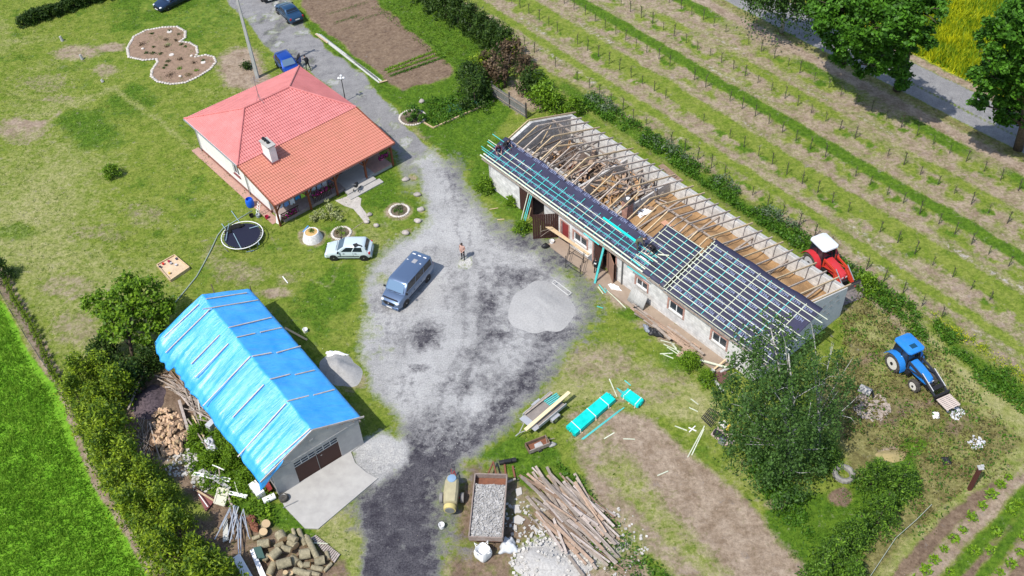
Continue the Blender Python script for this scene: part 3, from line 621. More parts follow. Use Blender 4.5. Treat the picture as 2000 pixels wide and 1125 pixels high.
# porch balustrade with flower boxes
for k,(a,b) in enumerate(((24.8,26.6),(28.0,30.0))):
    mb=MB(); 
    for q in range(int((b-a)/.16)): mb.beam(h(a+.08+q*.16,61.1,.35),h(a+.08+q*.16,61.1,1.0),.05,.03)
    mb.beam(h(a,61.1,1.02),h(b,61.1,1.02),.07,.05); P('balustrade',mb,BROWN,house,world=True)
FLW=leafmat('magenta_petals',(.35,.015,.16),(.55,.04,.3),(.8,.3,.55),6); FGR=leafmat('flower_leaves',(.02,.07,.01),(.07,.15,.02),None,4)
for k,(a,b,z) in enumerate(((24.9,26.2,.55),(27.95,28.95,1.1),(29.2,30.1,1.1),(35.0,36.0,1.3))):
    t_=T('flower_box',['flower box with red and white blooms by the left porch post','flower box with magenta blooms second from the left on porch rail','flower box with pink blooms beside the porch step','flower box with magenta blooms at the far right of the porch'][k],'flower box',h((a+b)/2,60.95,z),HF.rz,'flower boxes along the porch')
    mb=MB(); mb.hexa([h(a,60.86,z),h(b,60.86,z),h(b,61.04,z),h(a,61.04,z),h(a-.02,60.84,z+.18),h(b+.02,60.84,z+.18),h(b+.02,61.06,z+.18),h(a-.02,61.06,z+.18)]); P('trough',mb,BROWN,t_,world=True)
    n=260; c=np.stack([np.random.default_rng(k).uniform(a,b,n),np.random.default_rng(k+9).normal(60.93,.1,n),np.random.default_rng(k+5).uniform(z+.12,z+.42,n)],1)
    W3=np.array([HF(*q) for q in c])-np.array(t_.location); Mi=np.array(Matrix.Rotation(-HF.rz,3,'Z')); W3=W3@Mi.T
    for nm_,sl_,mt,sz in (('foliage',slice(0,110),FGR,.07),('blooms',slice(110,260),FLW,.06)):
        V,F,r_=leaves(W3[sl_],sz,asp=.9); o=np_obj(nm_,V,F,mt,r_); o.parent=t_; o['kind']='stuff'
# ================= garage under the blue tarpaulin =================
g=GF
TARP=M('blue_tarpaulin',(.0,.275,.75),.44,col2=(.07,.43,.84),vs=.7,vm=.8,spec=1.,coat=.3)
b_=TARP.node_tree; N=b_.nodes; L=b_.links; n=N.new('ShaderNodeTexNoise'); mp=N.new('ShaderNodeMapping'); tc=N.new('ShaderNodeTexCoord')
mp.inputs['Scale'].default_value=(.45,7,1); n.inputs['Scale'].default_value=1.9; n.inputs['Detail'].default_value=3; n.inputs['Distortion'].default_value=1.0
L.new(tc.outputs['Object'],mp.inputs[0]); L.new(mp.outputs[0],n.inputs['Vector']); bp=N.new('ShaderNodeBump'); bp.inputs['Strength'].default_value=.5; bp.inputs['Distance'].default_value=.10; N['Principled BSDF'].inputs['Coat Roughness'].default_value=.34
L.new(n.outputs['Fac'],bp.inputs['Height']); L.new(bp.outputs[0],N['Principled BSDF'].inputs['Normal'])
garage=T('garage','grey rendered garage with brown doors under a wrinkled blue tarpaulin','garage',g(11.5,46,0),GF.rz)
gx0,gx1,gy0,gy1=8.25,14.75,38.4,53.9; grx=11.6; gze=2.6; gzr=4.25
mb=MB(); t=.25; dx0,dx1,dz=9.78,13.05,2.25
wallbox(mb,g,gx0,dx0,gy0,gy0+t,0,gze); wallbox(mb,g,dx1,gx1,gy0,gy0+t,0,gze); wallbox(mb,g,dx0,dx1,gy0,gy0+t,dz,gze)
mb.add([g(gx0,gy0,gze),g(gx1,gy0,gze),g(grx,gy0,gzr-.05),g(gx0,gy0+t,gze),g(gx1,gy0+t,gze),g(grx,gy0+t,gzr-.05)],[(0,1,2),(5,4,3),(0,2,5,3),(2,1,4,5)])
wallbox(mb,g,gx0,gx0+t,gy0+t,gy1,0,gze); wallbox(mb,g,gx1-t,gx1,gy0+t,gy1,0,gze); wallbox(mb,g,gx0+t,gx1-t,gy1-t,gy1,0,gze)
mb.add([g(gx0,gy1-t,gze),g(gx1,gy1-t,gze),g(grx,gy1-t,gzr-.05),g(gx0,gy1,gze),g(gx1,gy1,gze),g(grx,gy1,gzr-.05)],[(2,1,0),(3,4,5),(0,3,5,2),(2,5,4,1)])
P('wall',mb,GREYR,garage,world=True)
mb=MB(); wallbox(mb,g,gx0-.1,gx1+.1,gy0-.02,gy0-.002,2.52,2.6); wallbox(mb,g,11.2,11.5,gy0-.03,gy0-.002,3.35,3.5); P('gable_band',mb,SHEETG,garage,world=True)
GDB=M('garage_door_brown',(.048,.016,.013),.5)
for k,(a,b) in enumerate(((dx0,(dx0+dx1)/2-.02),((dx0+dx1)/2+.02,dx1))):
    mb=MB(); wallbox(mb,g,a,b,gy0+.06,gy0+.11,.02,1.72); d_=P('door',mb,GDB,garage,world=True)
    inv=mw(d_).inverted()
    mb=MB(); fr_=.045; n_=3
    for q in range(n_+1): x=a+(b-a)*q/n_; wallbox(mb,g,max(a,x-.03),min(b,x+.03),gy0+.05,gy0+.10,1.72,2.24)
    for z in (1.72,1.97,2.19): wallbox(mb,g,a,b,gy0+.045,gy0+.095,z,z+.05)
    mb.v=[tuple(inv@Vector(v)) for v in mb.v]; P('transom_frame',mb,M('pale_frame',(.5,.5,.48),.5),d_)
    mb=MB(); wallbox(mb,g,a+.01,b-.01,gy0+.11,gy0+.12,1.73,2.24); mb.v=[tuple(inv@Vector(v)) for v in mb.v]; P('pane',mb,GLASS,d_)
    mb=MB(); wallbox(mb,g,b-.03 if k==0 else a+.22,(b if k==0 else a+.34),gy0+.03,gy0+.06,(.05 if k==0 else 1.35),(1.72 if k==0 else 1.4)); mb.v=[tuple(inv@Vector(v)) for v in mb.v]; P('handle' if k else 'door_edge',mb,STEEL,d_)
# tarpaulin: both slopes, ragged left hem, wrinkles
gyF,gyB=38.45,54.35; xL,xRt=7.25,15.05
def lefthem(y):
    t=(y-gyF)/(gyB-gyF); return xL+.05+.4*tn(y*.55,3,60)*(1 if y>47 else .35)+.10*tn(y*1.7,1,50)+(-.25 if y>51.5 else .12)*(y>48.5)
rrx=grx
TN=np.random.default_rng(77).random((64,64))
def tn(a,c,o):
    a=a+o+100;c=c+o+100;i=int(a);j=int(c);f=a-i;h_=c-j;f=f*f*(3-2*f);h_=h_*h_*(3-2*h_);g_=lambda p,q:TN[(i+p)%64][(j+q)%64]
    return ((g_(0,0)*(1-f)+g_(1,0)*f)*(1-h_)+(g_(0,1)*(1-f)+g_(1,1)*f)*h_)-.5
def tarp(u,v):
    y=gyF+(gyB-gyF)*v; s=-1+2*u
    if s<0:
        q=-s; xl=lefthem(y); x=rrx+(xl-rrx)*q; z=gzr-.03-(gzr-2.42)*((rrx-x)/(rrx-xL))
        a_=tn(y*1.0,q*1.3,0); b_=tn(y*3.1+q*2,q*1.5,20); c_3=tn(y*9+q*5,q*3,40)
        z+=.34*a_*q+.15*b_*(.3+q)+.02*c_3*(.5+q)-.05*abs(math.sin(y*.95))*q
        if q>.88: z-=(q-.88)*2.4; z+=.5*b_*(q-.88); x+=.5*a_*(q-.88)+.2*b_*(q-.88)
        if 49<y<53.5 and q>.75: z-=.35*(q-.75)*4*math.exp(-((y-51.2)/1.4)**2); x+=.25*math.sin(y*7)*(q-.75)
    else:
        q=s; x=rrx+(xRt-rrx)*q; z=gzr-.03-(gzr-2.62)*q+.09*tn(y*1.3,q*2,5)+.05*tn(y*4+q*3,q*4,30)
        z+=.05*math.exp(-((y-44.2-q*2)/.35)**2)*.4+.05*math.exp(-((y-49+q)/.3)**2)*.4
        if q>.97: z-=.05
    return g(x,y,z+.05)
mb=MB(); mb.grid(tarp,90,300)
ta=P('tarpaulin',mb,TARP,garage,world=True,smooth=2); sm_=ta.modifiers.new('thick','SOLIDIFY'); sm_.thickness=.012; sm_.offset=-1
# front left flap hanging over the wall corner
def flap(u,v):
    x=7.35+1.9*u; top=gzr-(gzr-2.42)*((rrx-x)/(rrx-xL)); y=gyF-.03-.10*v-.04*math.sin(u*9); z=top+.02-v*(.75*(1-u)**.7+.04)
    return g(x-.12*v*(1-u),y,z)
mb=MB(); mb.grid(flap,14,8); fl=P('tarpaulin_flap',mb,TARP,garage,world=True,smooth=2); q=fl.modifiers.new('thick','SOLIDIFY'); q.thickness=.01
# battens holding it down (pixel ends on the left slope and on the right slope)
nL=(g(rrx,40,gzr)-g(xL,40,2.42)).cross(GF.Y); nR=(g(xRt,40,2.62)-g(rrx,40,gzr)).cross(GF.Y)
if nL.z<0: nL=-nL
if nR.z<0: nR=-nR
nL.normalize(); nR.normalize()
BATT=M('pale_batten',(.55,.50,.46),.75,col2=(.42,.36,.32),vs=4,rnd=.1)
pl=[((389,595),(322,660)),((411,605),(325,690)),((430,655),(375,712)),((447,672),(383,738)),((490,697),(398,794)),((516,752),(456,816)),((559,789),(466,893)),((607,838),(513,922))]
for a,b in pl:
    A_=PL(*a,g(rrx,40,gzr+.03),nL); B_=PL(*b,g(rrx,40,gzr+.03),nL); mb=MB(); mb.beam(A_+nL*.07,B_+nL*.09,.085,.045,up=nL); P('batten',mb,BATT,garage,world=True)
pr=[((402,585),(482,573)),((396,605),(504,587)),((446,641),(530,621)),((462,660),(498,652)),((508,650),(550,641)),((492,697),(530,690)),((540,690),(587,677)),((527,742),(566,732)),((576,733),(614,724)),((560,785),(603,774)),((612,773),(653,762))]
for a,b in pr:
    A_=PL(*a,g(rrx,40,gzr+.03),nR); B_=PL(*b,g(rrx,40,gzr+.03),nR); mb=MB(); mb.beam(A_+nR*.05,B_+nR*.05,.085,.045,up=nR); P('batten',mb,BATT,garage,world=True)
mb=MB(); mb.beam(g(rrx,gyF-.06,gzr+.0),g(xRt+.15,gyF-.06,2.62),.06,.14); mb.beam(g(rrx,gyF-.06,gzr+.0),g(xL+.2,gyF-.08,2.45),.06,.13)
P('barge_board',mb,BATT,garage,world=True)
mb=MB(); mb.beam(g(gx1+.1,gyF-.1,2.45),g(gx1+.12,gyF+.3,2.45),.1,.15)
for x in (12.6,13.6,14.4,10.6): mb.beam(g(x,gyF-.12,gzr-(x-rrx)*.47-.12 if x>rrx else 3.75),g(x,gyF+.1,gzr-(x-rrx)*.47-.12 if x>rrx else 3.75),.07,.09)
P('rafter_end',mb,OLDT,garage,world=True,kind='stuff')
mb=MB(); mb.tube([g(15.1,54.3,0),g(15.1,54.3,2.9)],.04,6); mb.beam(g(12.5,54.5,2.3),g(12.5,54.5,4.6),.06,.06); P('rear_post',mb,OLDB,garage,world=True)
# concrete apron
ap=[G(546,968,0),G(556,991,0),G(596,1033,0),G(622,1034,0),G(668,995,0),G(738,936,0),G(716,924,0),G(694,905,0),G(686,884,0),G(711,866,0)]
mb=MB(); mb.prism([(p.x,p.y) for p in ap],-.05,.09); o=S('concrete_apron',mb,CONC,None,None,keep=True,kind='structure')
# ================= long barn, half re-roofed =================
b=BF
barn=T('barn','long whitewashed block barn with black roofing membrane and bare rafters','barn',b(44.2,38.5,0),BF.rz)
bx0,bx1,by0,by1=39.5,49.1,23.85,53.5; bze=3.15; bzr=4.75; bxe=39.2; bxr=44.2; t=.35; bxR=49.35; bzR=3.08
def zl(x): return bze+(x-bxe)/(bxr-bxe)*(bzr-bze)
def zr(x): return bzr-(x-bxr)/(bxR-bxr)*(bzr-bzR)
# openings in the front wall: (y0,y1,z0,z1)
def fy(px,py): return BF.loc(PL(px,py,b(39.5,30,0),BF.X))
opens=[(46.3,49.4,0,2.75,'gate'),(43.35,44.2,0,2.1,'door'),(41.2,42.7,1.05,1.95,'win'),(37.95,40.4,0,2.5,'gate2'),(34.55,35.7,1.15,1.9,'win'),(30.9,32.3,1.1,2.05,'win'),(26.75,28.1,1.1,2.05,'win')]
mb=MB(); ys=by1
for a0,a1,z0,z1,k in opens:
    wallbox(mb,b,bx0,bx0+t,a1,ys,0,2.95)
    if z0>0: wallbox(mb,b,bx0,bx0+t,a0,a1,0,z0)
    wallbox(mb,b,bx0,bx0+t,a0,a1,z1,2.95); ys=a0
wallbox(mb,b,bx0,bx0+t,by0,ys,0,2.95); wallbox(mb,b,bx1-t,bx1,by0,by1,0,3.0)
def gable(mb,y0,y1,zd=.0):
    for (x0,x1) in ((bx0,bxr),(bxr,bx1)):
        f=zl if x1<=bxr else zr
        mb.hexa([b(x0,y0,0),b(x1,y0,0),b(x1,y1,0),b(x0,y1,0),b(x0,y0,f(x0)-.12-zd),b(x1,y0,f(x1)-.12-zd),b(x1,y1,f(x1)-.12-zd),b(x0,y1,f(x0)-.12-zd)])
wall_parts=mb; P('wall',mb,BLOCK,barn,world=True,label='whitewashed block side walls')
mb=MB(); gable(mb,by0-.003,by0+.3); P('gable_wall',mb,M('pale_gable_block',(.60,.60,.60),.9,col2=(.52,.52,.52),vs=3),barn,world=True)
mb=MB(); gable(mb,by1-.3,by1+.003); P('gable_wall',mb,GBLOCK,barn,world=True,label='bare grey block end wall')
# missing-block slots on gable and eave: their shade painted as dark strips
mb=MB(); rr=random.Random(3)
for row,(z,n_) in enumerate(((3.05,10),(2.35,11),(1.7,9),(1.05,7))):
    for i in range(n_):
        x=bx0+1.2+i*.78+rr.uniform(-.05,.05)+.2*(row%2)
        if x<bx1-.4 and z<min(zl(x),zr(x))-.35: wallbox(mb,b,x,x+.3,by0-.03,by0-.006,z,z+.05)
for i in range(46):
    y=by0+.4+i*.63
    if not any(a0-.1<y<a1+.1 and z1>2.4 for a0,a1,z0,z1,k in opens): wallbox(mb,b,bx0-.012,bx0-.002,y,y+.22,2.62+rr.uniform(-.02,.02),2.66)
P('slot_shade_strips',mb,M('painted_slot_shade',(.2,.19,.18),.9),barn,world=True,kind='stuff')
# inner cross walls, floor, ceiling
mb=MB(); wallbox(mb,b,bx0+t+.01,bx1-t-.01,41.0,41.25,0,2.9); wallbox(mb,b,bx0+t+.01,bx1-t-.01,46.0,46.2,0,2.4); wallbox(mb,b,43.5,43.7,46.25,by1-.31,0,2.2); P('partition',mb,GBLOCK,barn,world=True)
mb=MB(); wallbox(mb,b,bx0+t+.01,bx1-t-.01,by0+.31,by1-.31,.02,.06); P('floor',mb,M('barn_floor_dirt',(.13,.10,.085),.95,col2=(.08,.06,.055),vs=2),barn,world=True)
SAW=M('brown_sawdust',(.40,.25,.125),.95,col2=(.19,.11,.05),vs=1.6,vm=.8,bump=1.,bs=9,detail=8)
def saw(u,v):
    x=bx0+t+.02+(bx1-bx0-2*t-.04)*u; y=by0+.32+(40.9-by0-.3)*v
    return b(x,y,2.22-.55*min(1,max(0,(x-46.9)/1.2))+.10*math.sin(x*2.1+y)+.07*math.sin(y*3.3-x*1.3)+.12*math.sin(y*.9+2)*math.sin(x*.8))
mb=MB(); mb.grid(saw,40,90); P('loft_filling',mb,SAW,barn,world=True,smooth=2)
mb=MB()
for i in range(5): mb.beam(b(bx0+t,25.5+i*3.4,2.47),b(bx1-t,25.5+i*3.4,2.5),.14,.12)
mb.beam(b(46.4,by0+.4,2.52),b(46.4,40.5,2.52),.14,.12)
for y in (42.5,44.2,47.6,49.6,51.6): mb.beam(b(bx0+t,y,2.35),b(bx1-t,y,2.35),.14,.14)
P('tie_beam',mb,OLDT,barn,world=True)
# purlins, struts
mb=MB()
for x in (41.9,46.6):
    z=(zl(x) if x<bxr else zr(x))-.24; mb.beam(b(x,by0+.3 if x<44 else 41,z),b(x,by1-.3,z),.13,.13)
for i in range(10):
    y=26+i*2.9
    for x in ((41.9,46.6) if y>40 else (41.9,)):
        z=(zl(x) if x<bxr else zr(x))-.3; mb.beam(b(x,y,2.45),b(x,y,z),.1,.1); mb.beam(b(x,y+.6,z),b(x,y,2.6),.07,.07); mb.beam(b(x,y-.6,z),b(x,y,2.6),.07,.07)
P('purlin_frame',mb,OLDT,barn,world=True)
nl=Vector((0,0,1)); sl_=(b(bxr,0,bzr)-b(bxe,0,bze)).cross(BF.Y); sl_=(sl_ if sl_.z>0 else -sl_).normalized()
sr_=(b(bxR,0,bzR)-b(bxr,0,bzr)).cross(BF.Y); sr_=(sr_ if sr_.z>0 else -sr_).normalized()
rr=random.Random(11)
yy=by0+.12; i=0
while yy<by1+.1:
    fresh=i in(0,3,6,9,14,15,17,22,26,29) or i==1
    mt=TIM if fresh else RAFT; j=rr.uniform(-.12,.12)
    mb=MB(); mb.beam(b(bxr+.02,yy+j,bzr-.06),b(bxR+(.25 if fresh else 0),yy+j+rr.uniform(-.1,.1),bzR-.04-(.07 if fresh else 0)),.08,.13); P('rafter',mb,mt,barn,world=True)
    mb=MB(); mb.beam(b(bxe+.03,yy+j,bze-.11),b(bxr,yy+j+rr.uniform(-.06,.06),bzr-.1),.08,.13); P('rafter',mb,TIM if (i%3==1 or fresh) else RAFT,barn,world=True)
    if i%4==0:
        mb=MB(); mb.beam(b(42.4,yy+.06,zl(42.4)-.2),b(46,yy+.06,zr(46)-.2),.05,.1); P('collar',mb,OLDT,barn,world=True)
    yy+=1.02; i+=1
mb=MB(); mb.beam(b(bx1-.12,by0,3.03),b(bx1-.12,by1,3.03),.22,.06); P('wall_plate',mb,SHEETG,barn,world=True)
mb=MB(); mb.beam(b(bx0+.15,by0,2.99),b(bx0+.15,by1,2.99),.16,.07); P('wall_plate',mb,OLDT,barn,world=True)
rq=random.Random(77)
for k in range(24):
    y0_=rq.uniform(41.5,52.5); x0_=rq.uniform(42.8,45.6); an=rq.gauss(0,.5); ln=rq.uniform(1.6,3.6); p=b(x0_,y0_,rq.uniform(2.6,3.9)); d=(BF.X*math.cos(an)+BF.Y*math.sin(an)+Vector((0,0,rq.gauss(-.12,.22))))*ln/2
    mb=MB(); mb.beam(p-d,p+d,.08,.11); P('broken_rafter',mb,rq.choice((RAFT,OLDT,OLDB,TIM)),barn,world=True)
# membranes
def memmat():
    m=M('roof_membrane',(.035,.035,.07),.5,col2=(.03,.03,.055),vs=.8,spec=.35,bump=.25,bs=6); return m
MEM=memmat(); PRT=M('membrane_print',(.20,.23,.36),.6)
def roofpt(px,py,dz=.0): 
    p=PL(px,py,b(bxe,30,bze)+sl_*dz,sl_); return BF.loc(p)
yA1=by1+.45; yAB=roofpt(1260,528)[1]; yBC=roofpt(1340,520)[1]; xAtop=roofpt(1120,360)[0]; xBtop=roofpt(1350,470)[0]
print('barn roof',yAB,yBC,xAtop,xBtop,[roofpt(*p) for p in ((1378,482),(1309,559),(1500,545),(1605,612),(1560,650),(1300,480),(1020,275))])
def onroof(x,y,h_=0): return b(x,y,zl(x))+sl_*h_
def membrane(ya,yb,x0,x1,h_,wav=.12,seed=0):
    r=random.Random(seed); ph=r.uniform(0,6)
    def fn(u,v):
        y=ya+(yb-ya)*v; xt=x1+wav*math.sin(y*1.3+ph)+wav*.5*math.sin(y*3.1); x=x0+(xt-x0)*u
        sag=.035*abs(math.sin(math.pi*(y-by0-.12)/1.02)); return onroof(x,y,h_-sag*.8+.01*math.sin(x*5+y))
    mb=MB(); mb.grid(fn,16,max(8,int(abs(yb-ya)*6))); o=P('membrane',mb,MEM,barn,world=True,smooth=2); q=o.modifiers.new('t','SOLIDIFY'); q.thickness=.008
    return o
mA=membrane(yBC+.02,yA1,bxe+.02,xAtop,.0,.10,1); mB=membrane(yBC+.02,yAB+1.6,bxe+.02,xBtop,.03,.03,2); mC=membrane(22.9,yBC-.12,bxe-.12,bxr+.25,.02,.03,3)
# printed digits on the membrane
def glyphs(ya,yb,rows,h_,par):
    cu=bpy.data.curves.new('tmp_print','FONT'); cu.body='18394'; cu.size=.34; cu.align_x='CENTER'; to=bpy.data.objects.new('tmp_print',cu); COL.objects.link(to)
    dg=bpy.context.evaluated_depsgraph_get(); dg.update(); me=bpy.data.meshes.new_from_object(to.evaluated_get(dg)); vs=[v.co.copy() for v in me.vertices]; fs=[tuple(p.vertices) for p in me.polygons]
    bpy.data.objects.remove(to)
    for x in rows:
        mb=MB(); y=ya+.5
        while y<yb-.3:
            o_=onroof(x,y,h_); ux=-BF.Y; uy=(b(bxr,0,bzr)-b(bxe,0,bze)).normalized(); mb.add([o_+ux*v.x+uy*(v.y*1.3) for v in vs],fs); y+=1.02
        P('membrane_print',mb,PRT,par,world=True,kind='stuff')
glyphs(yAB,yA1-.6,(39.75,40.6,41.45,42.3) if xAtop>42.4 else (39.75,40.6,41.5),.03,barn); glyphs(23.2,yBC-.3,(39.6,40.6,41.7,42.8,43.7),.035,barn)
# counter battens (up the slope) and laths (along)
y=by0+.12; k=0
while y<by1+.1:
    if y<yBC-.1: x1_=bxr-.1; 
    elif y<yAB+1.5: x1_=xBtop-.15
    else: x1_=xAtop-.55+.15*math.sin(k*2.1)
    sg=[(bxe+.15,x1_)] if y>yBC else [(bxe+.05,x1_)]
    for a_,c_2 in sg:
        mb=MB(); mb.beam(onroof(a_,y,.06),onroof(c_2,y,.06),.045,.035,up=sl_); P('counter_batten',mb,TEAL if (k%4 or y>38) else PALE,barn,world=True)
    y+=1.02; k+=1
rr=random.Random(5)
lA=[(bxe+.02,.12,0),(bxe+.30,.1,0),(39.9,.05,1),(40.3,.05,1),(40.72,.05,1),(41.15,.05,1),(41.6,.05,2),(42.05,.05,2)]
for j,(x,w_,c) in enumerate(lA):
    y1_=yA1+[.25,.1,.9,.55,.9,.1,1.5,1.3][j]; y0_=yAB+(0 if j<6 else [2.5,1.2][j-6]); ys=y1_
    if x>xAtop-.7: continue
    while ys>y0_+.3:
        ye=max(y0_,ys-rr.uniform(4.5,6)); mb=MB(); mb.beam(onroof(x+rr.uniform(-.02,.02),ys,.10),onroof(x+rr.uniform(-.02,.02),ye,.10),w_*1.0,.04,up=sl_)
        P('lath',mb,PALE if (c==0 or (c==1 and rr.random()<.45)) else TEAL,barn,world=True); ys=ye
xs_=[bxe+.0+.40*i for i in range(13)]
for j,x in enumerate(xs_):
    # section B
    if x<xBtop-.05 and j>0: mb=MB(); mb.beam(onroof(x,yAB+1.5-.2*(j%2),.13),onroof(x,yBC+(.05 if j%3 else -.35),.13),.05,.04,up=sl_); P('lath',mb,PALE,barn,world=True)
    # section C
    yend=[22.6,22.5,23.4,22.2,22.5,23.7,22.6,22.3,23.9,24.1,22.9,22.2,22.1][j]
    mid=rr.uniform(26.5,29.5)
    for a_,c_2 in ((yBC-.12,mid),(mid,yend)): mb=MB(); mb.beam(onroof(x-.05,a_,.11),onroof(x-.05,c_2,.11),.055,.04,up=sl_); P('lath',mb,PALE,barn,world=True)
mb=MB(); mb.beam(onroof(bxe,yBC-.02,.14),onroof(xBtop,yBC-.02,.14),.06,.04,up=sl_); mb.beam(onroof(bxe,yBC-.26,.12),onroof(bxr,yBC-.26,.12),.06,.04,up=sl_); P('section_batten',mb,PALE,barn,world=True)
mb=MB(); mb.beam(b(bxe-.06,yBC,bze-.12),b(bxe-.06,yA1,bze-.12),.05,.16); mb.beam(b(bxe-.12,22.6,bze-.2),b(bxe-.12,yBC-.1,bze-.2),.05,.16); P('fascia_board',mb,OLDT,barn,world=True)
# windows with brick surrounds, doors
for a0,a1,z0,z1,k in opens:
    if k=='win':
        w_=window(barn,b,'y',bx0,a0,a1,z0,z1,1,mull=1); s=.16
        m2=MB(); wallbox(m2,b,bx0-.03,bx0-.004,a0-s,a0,z0-.1,z1+s); wallbox(m2,b,bx0-.03,bx0-.004,a1,a1+s,z0-.1,z1+s); wallbox(m2,b,bx0-.03,bx0-.004,a0,a1,z1,z1+s); m2.v=[tuple(mw(w_).inverted()@Vector(v)) for v in m2.v]; P('brick_surround',m2,BRICK,w_)
        m2=MB(); wallbox(m2,b,bx0-.08,bx0-.004,a0-.05,a1+.05,z0-.08,z0-.01); m2.v=[tuple(mw(w_).inverted()@Vector(v)) for v in m2.v]; P('sill',m2,CONC,w_)
for a0,a1,z0,z1,k in (opens[1],opens[3]):
    mb=MB()
    wallbox(mb,b,bx0-.02,bx0-.004,a0-.14,a0,0,z1+.14); wallbox(mb,b,bx0-.02,bx0-.004,a1,a1+.14,0,z1+.14); wallbox(mb,b,bx0-.02,bx0-.004,a0,a1,z1,z1+.14); P('brick_surround',mb,BRICK,barn,world=True)
mb=MB(); wallbox(mb,b,bx0+.1,bx0+.15,43.36,44.19,.05,1.85); P('door',mb,M('oxide_red_door',(.22,.03,.03),.6,col2=(.16,.025,.025),vs=4),barn,world=True)
mb=MB(); 
for q in range(8): 
    m_=MB(); 
    wallbox(mb,b,bx0-.02,bx0+.03,47.75+q*.21,47.75+q*.21+.2,.05,2.72)
P('door',mb,BROWN,barn,world=True)
# open gate leaf swung out, seen in front of the wall
p1=fy(1092,474); hinge=b(bx0-.05,46.25,0); 
e1=G(1041,467,0); e2=G(1092,464,0); 
mb=MB(); d=(e1-e2); n_=12; up=Vector((0,0,1)); nn_=d.normalized().cross(up)
for q in range(n_): a_=e2+d*(q/n_); c_2=e2+d*((q+.93)/n_); mb.hexa([a_,c_2,c_2+nn_*.05,a_+nn_*.05,a_+up*2.6,c_2+up*2.6,c_2+nn_*.05+up*2.6,a_+nn_*.05+up*2.6])
o=P('door',mb,BROWN,barn,world=True,label='open dark brown gate leaf')
mb=MB(); wallbox(mb,b,bx0+.04,bx0+.1,39.4,40.35,.05,2.45); P('door',mb,BROWN,barn,world=True)
# half open plank door leaning outward right of that opening
a_=G(1197,555,0); c_2=G(1184,520,0); mb=MB(); mb.hexa([a_,c_2,c_2+BF.X*.06,a_+BF.X*.06,a_+up*2.1,c_2+up*2.1,c_2+BF.X*.06+up*2.1,a_+BF.X*.06+up*2.1]); P('door',mb,M('worn_brown_door',(.30,.17,.12),.8,col2=(.22,.13,.09),vs=3),barn,world=True,label='worn pale brown door leaf')
mb=MB(); mb.tube([b(bx0-.08,37.15,3.0),b(bx0-.08,37.15,.1)],.055,8); P('downpipe',mb,M('dark_grey_pipe',(.12,.12,.12),.5),barn,world=True)
# chimney stack inside
cpos=G(1226,395,3.9); cl_=BF.loc(cpos); mb=MB(); wallbox(mb,b,cl_[0]-.3,cl_[0]+.3,cl_[1]-.35,cl_[1]+.35,.06,4.1); ch=P('chimney',mb,BRICK,barn,world=True)
mb=MB(); wallbox(mb,b,cl_[0]-.36,cl_[0]+.36,cl_[1]-.42,cl_[1]+.42,4.102,4.22); mb.v=[tuple(mw(ch).inverted()@Vector(v)) for v in mb.v]; P('cap',mb,M('soot_cap',(.07,.065,.065),.9),ch)
mb=MB(); mb.lathe(b(cl_[0],cl_[1],4.22),[(.14,0),(.14,.12),(.02,.13)],12); mb.v=[tuple(mw(ch).inverted()@Vector(v)) for v in mb.v]; P('flue',mb,WHP,ch)
# loose battens sticking out at the left end
mb=MB()
for p,q in (((941,291),(966,309)),((952,276),(975,293)),((962,262),(985,278))): mb.beam(roofw(p) if 0 else PL(*p,b(bxe,30,bze)+sl_*.16,sl_),PL(*q,b(bxe,30,bze)+sl_*.16,sl_),.05,.04,up=sl_)
P('lath_end',mb,TEAL,barn,world=True)
# paved strip along the front
mb=MB(); wallbox(mb,b,38.2,39.49,26,44.5,-.02,.07); o=S('barn_apron',mb,M('worn_brown_concrete',(.33,.26,.20),.9,col2=(.24,.185,.14),vs=1.3,vm=.8,detail=7),None,None,keep=True,kind='structure')
# ================= cars =================
TYRE=M('tyre_rubber',(.03,.029,.028),.85,col2=(.10,.09,.075),vs=4,detail=7); RIM=M('alloy_rim',(.40,.41,.42),.35,.8); LAMP=M('headlamp_glass',(.62,.65,.68),.12,spec=.8); TAIL=M('tail_lamp_red',(.35,.01,.012),.25)
PLATE=M('number_plate',(.70,.70,.68),.5); TRIM=M('black_trim',(.018,.018,.02),.5); CARG=M('car_glass',(.012,.018,.026),.05,spec=.6)
WSC=M('windscreen_sky_reflection',(.20,.30,.40),.07,.55,spec=.8)  # bluish metallic tint: bright sky reflection put into the windscreen colour
def paint(n,c,metal=.45,rough=.32): return M(n,c,rough,metal,coat=.8,spec=.5)
def loft(mb,secs,n,cap=True):
    o=len(mb.v); vs=[p for s_ in secs for p in s_]; fs=[]
    for i in range(len(secs)-1):
        for k in range(n): fs.append((i*n+k,(i+1)*n+k,(i+1)*n+(k+1)%n,i*n+(k+1)%n))
    if cap: fs.append(tuple(range(n))); fs.append(tuple(range((len(secs)-1)*n+n-1,(len(secs)-1)*n-1,-1)))
    mb.add(vs,fs)
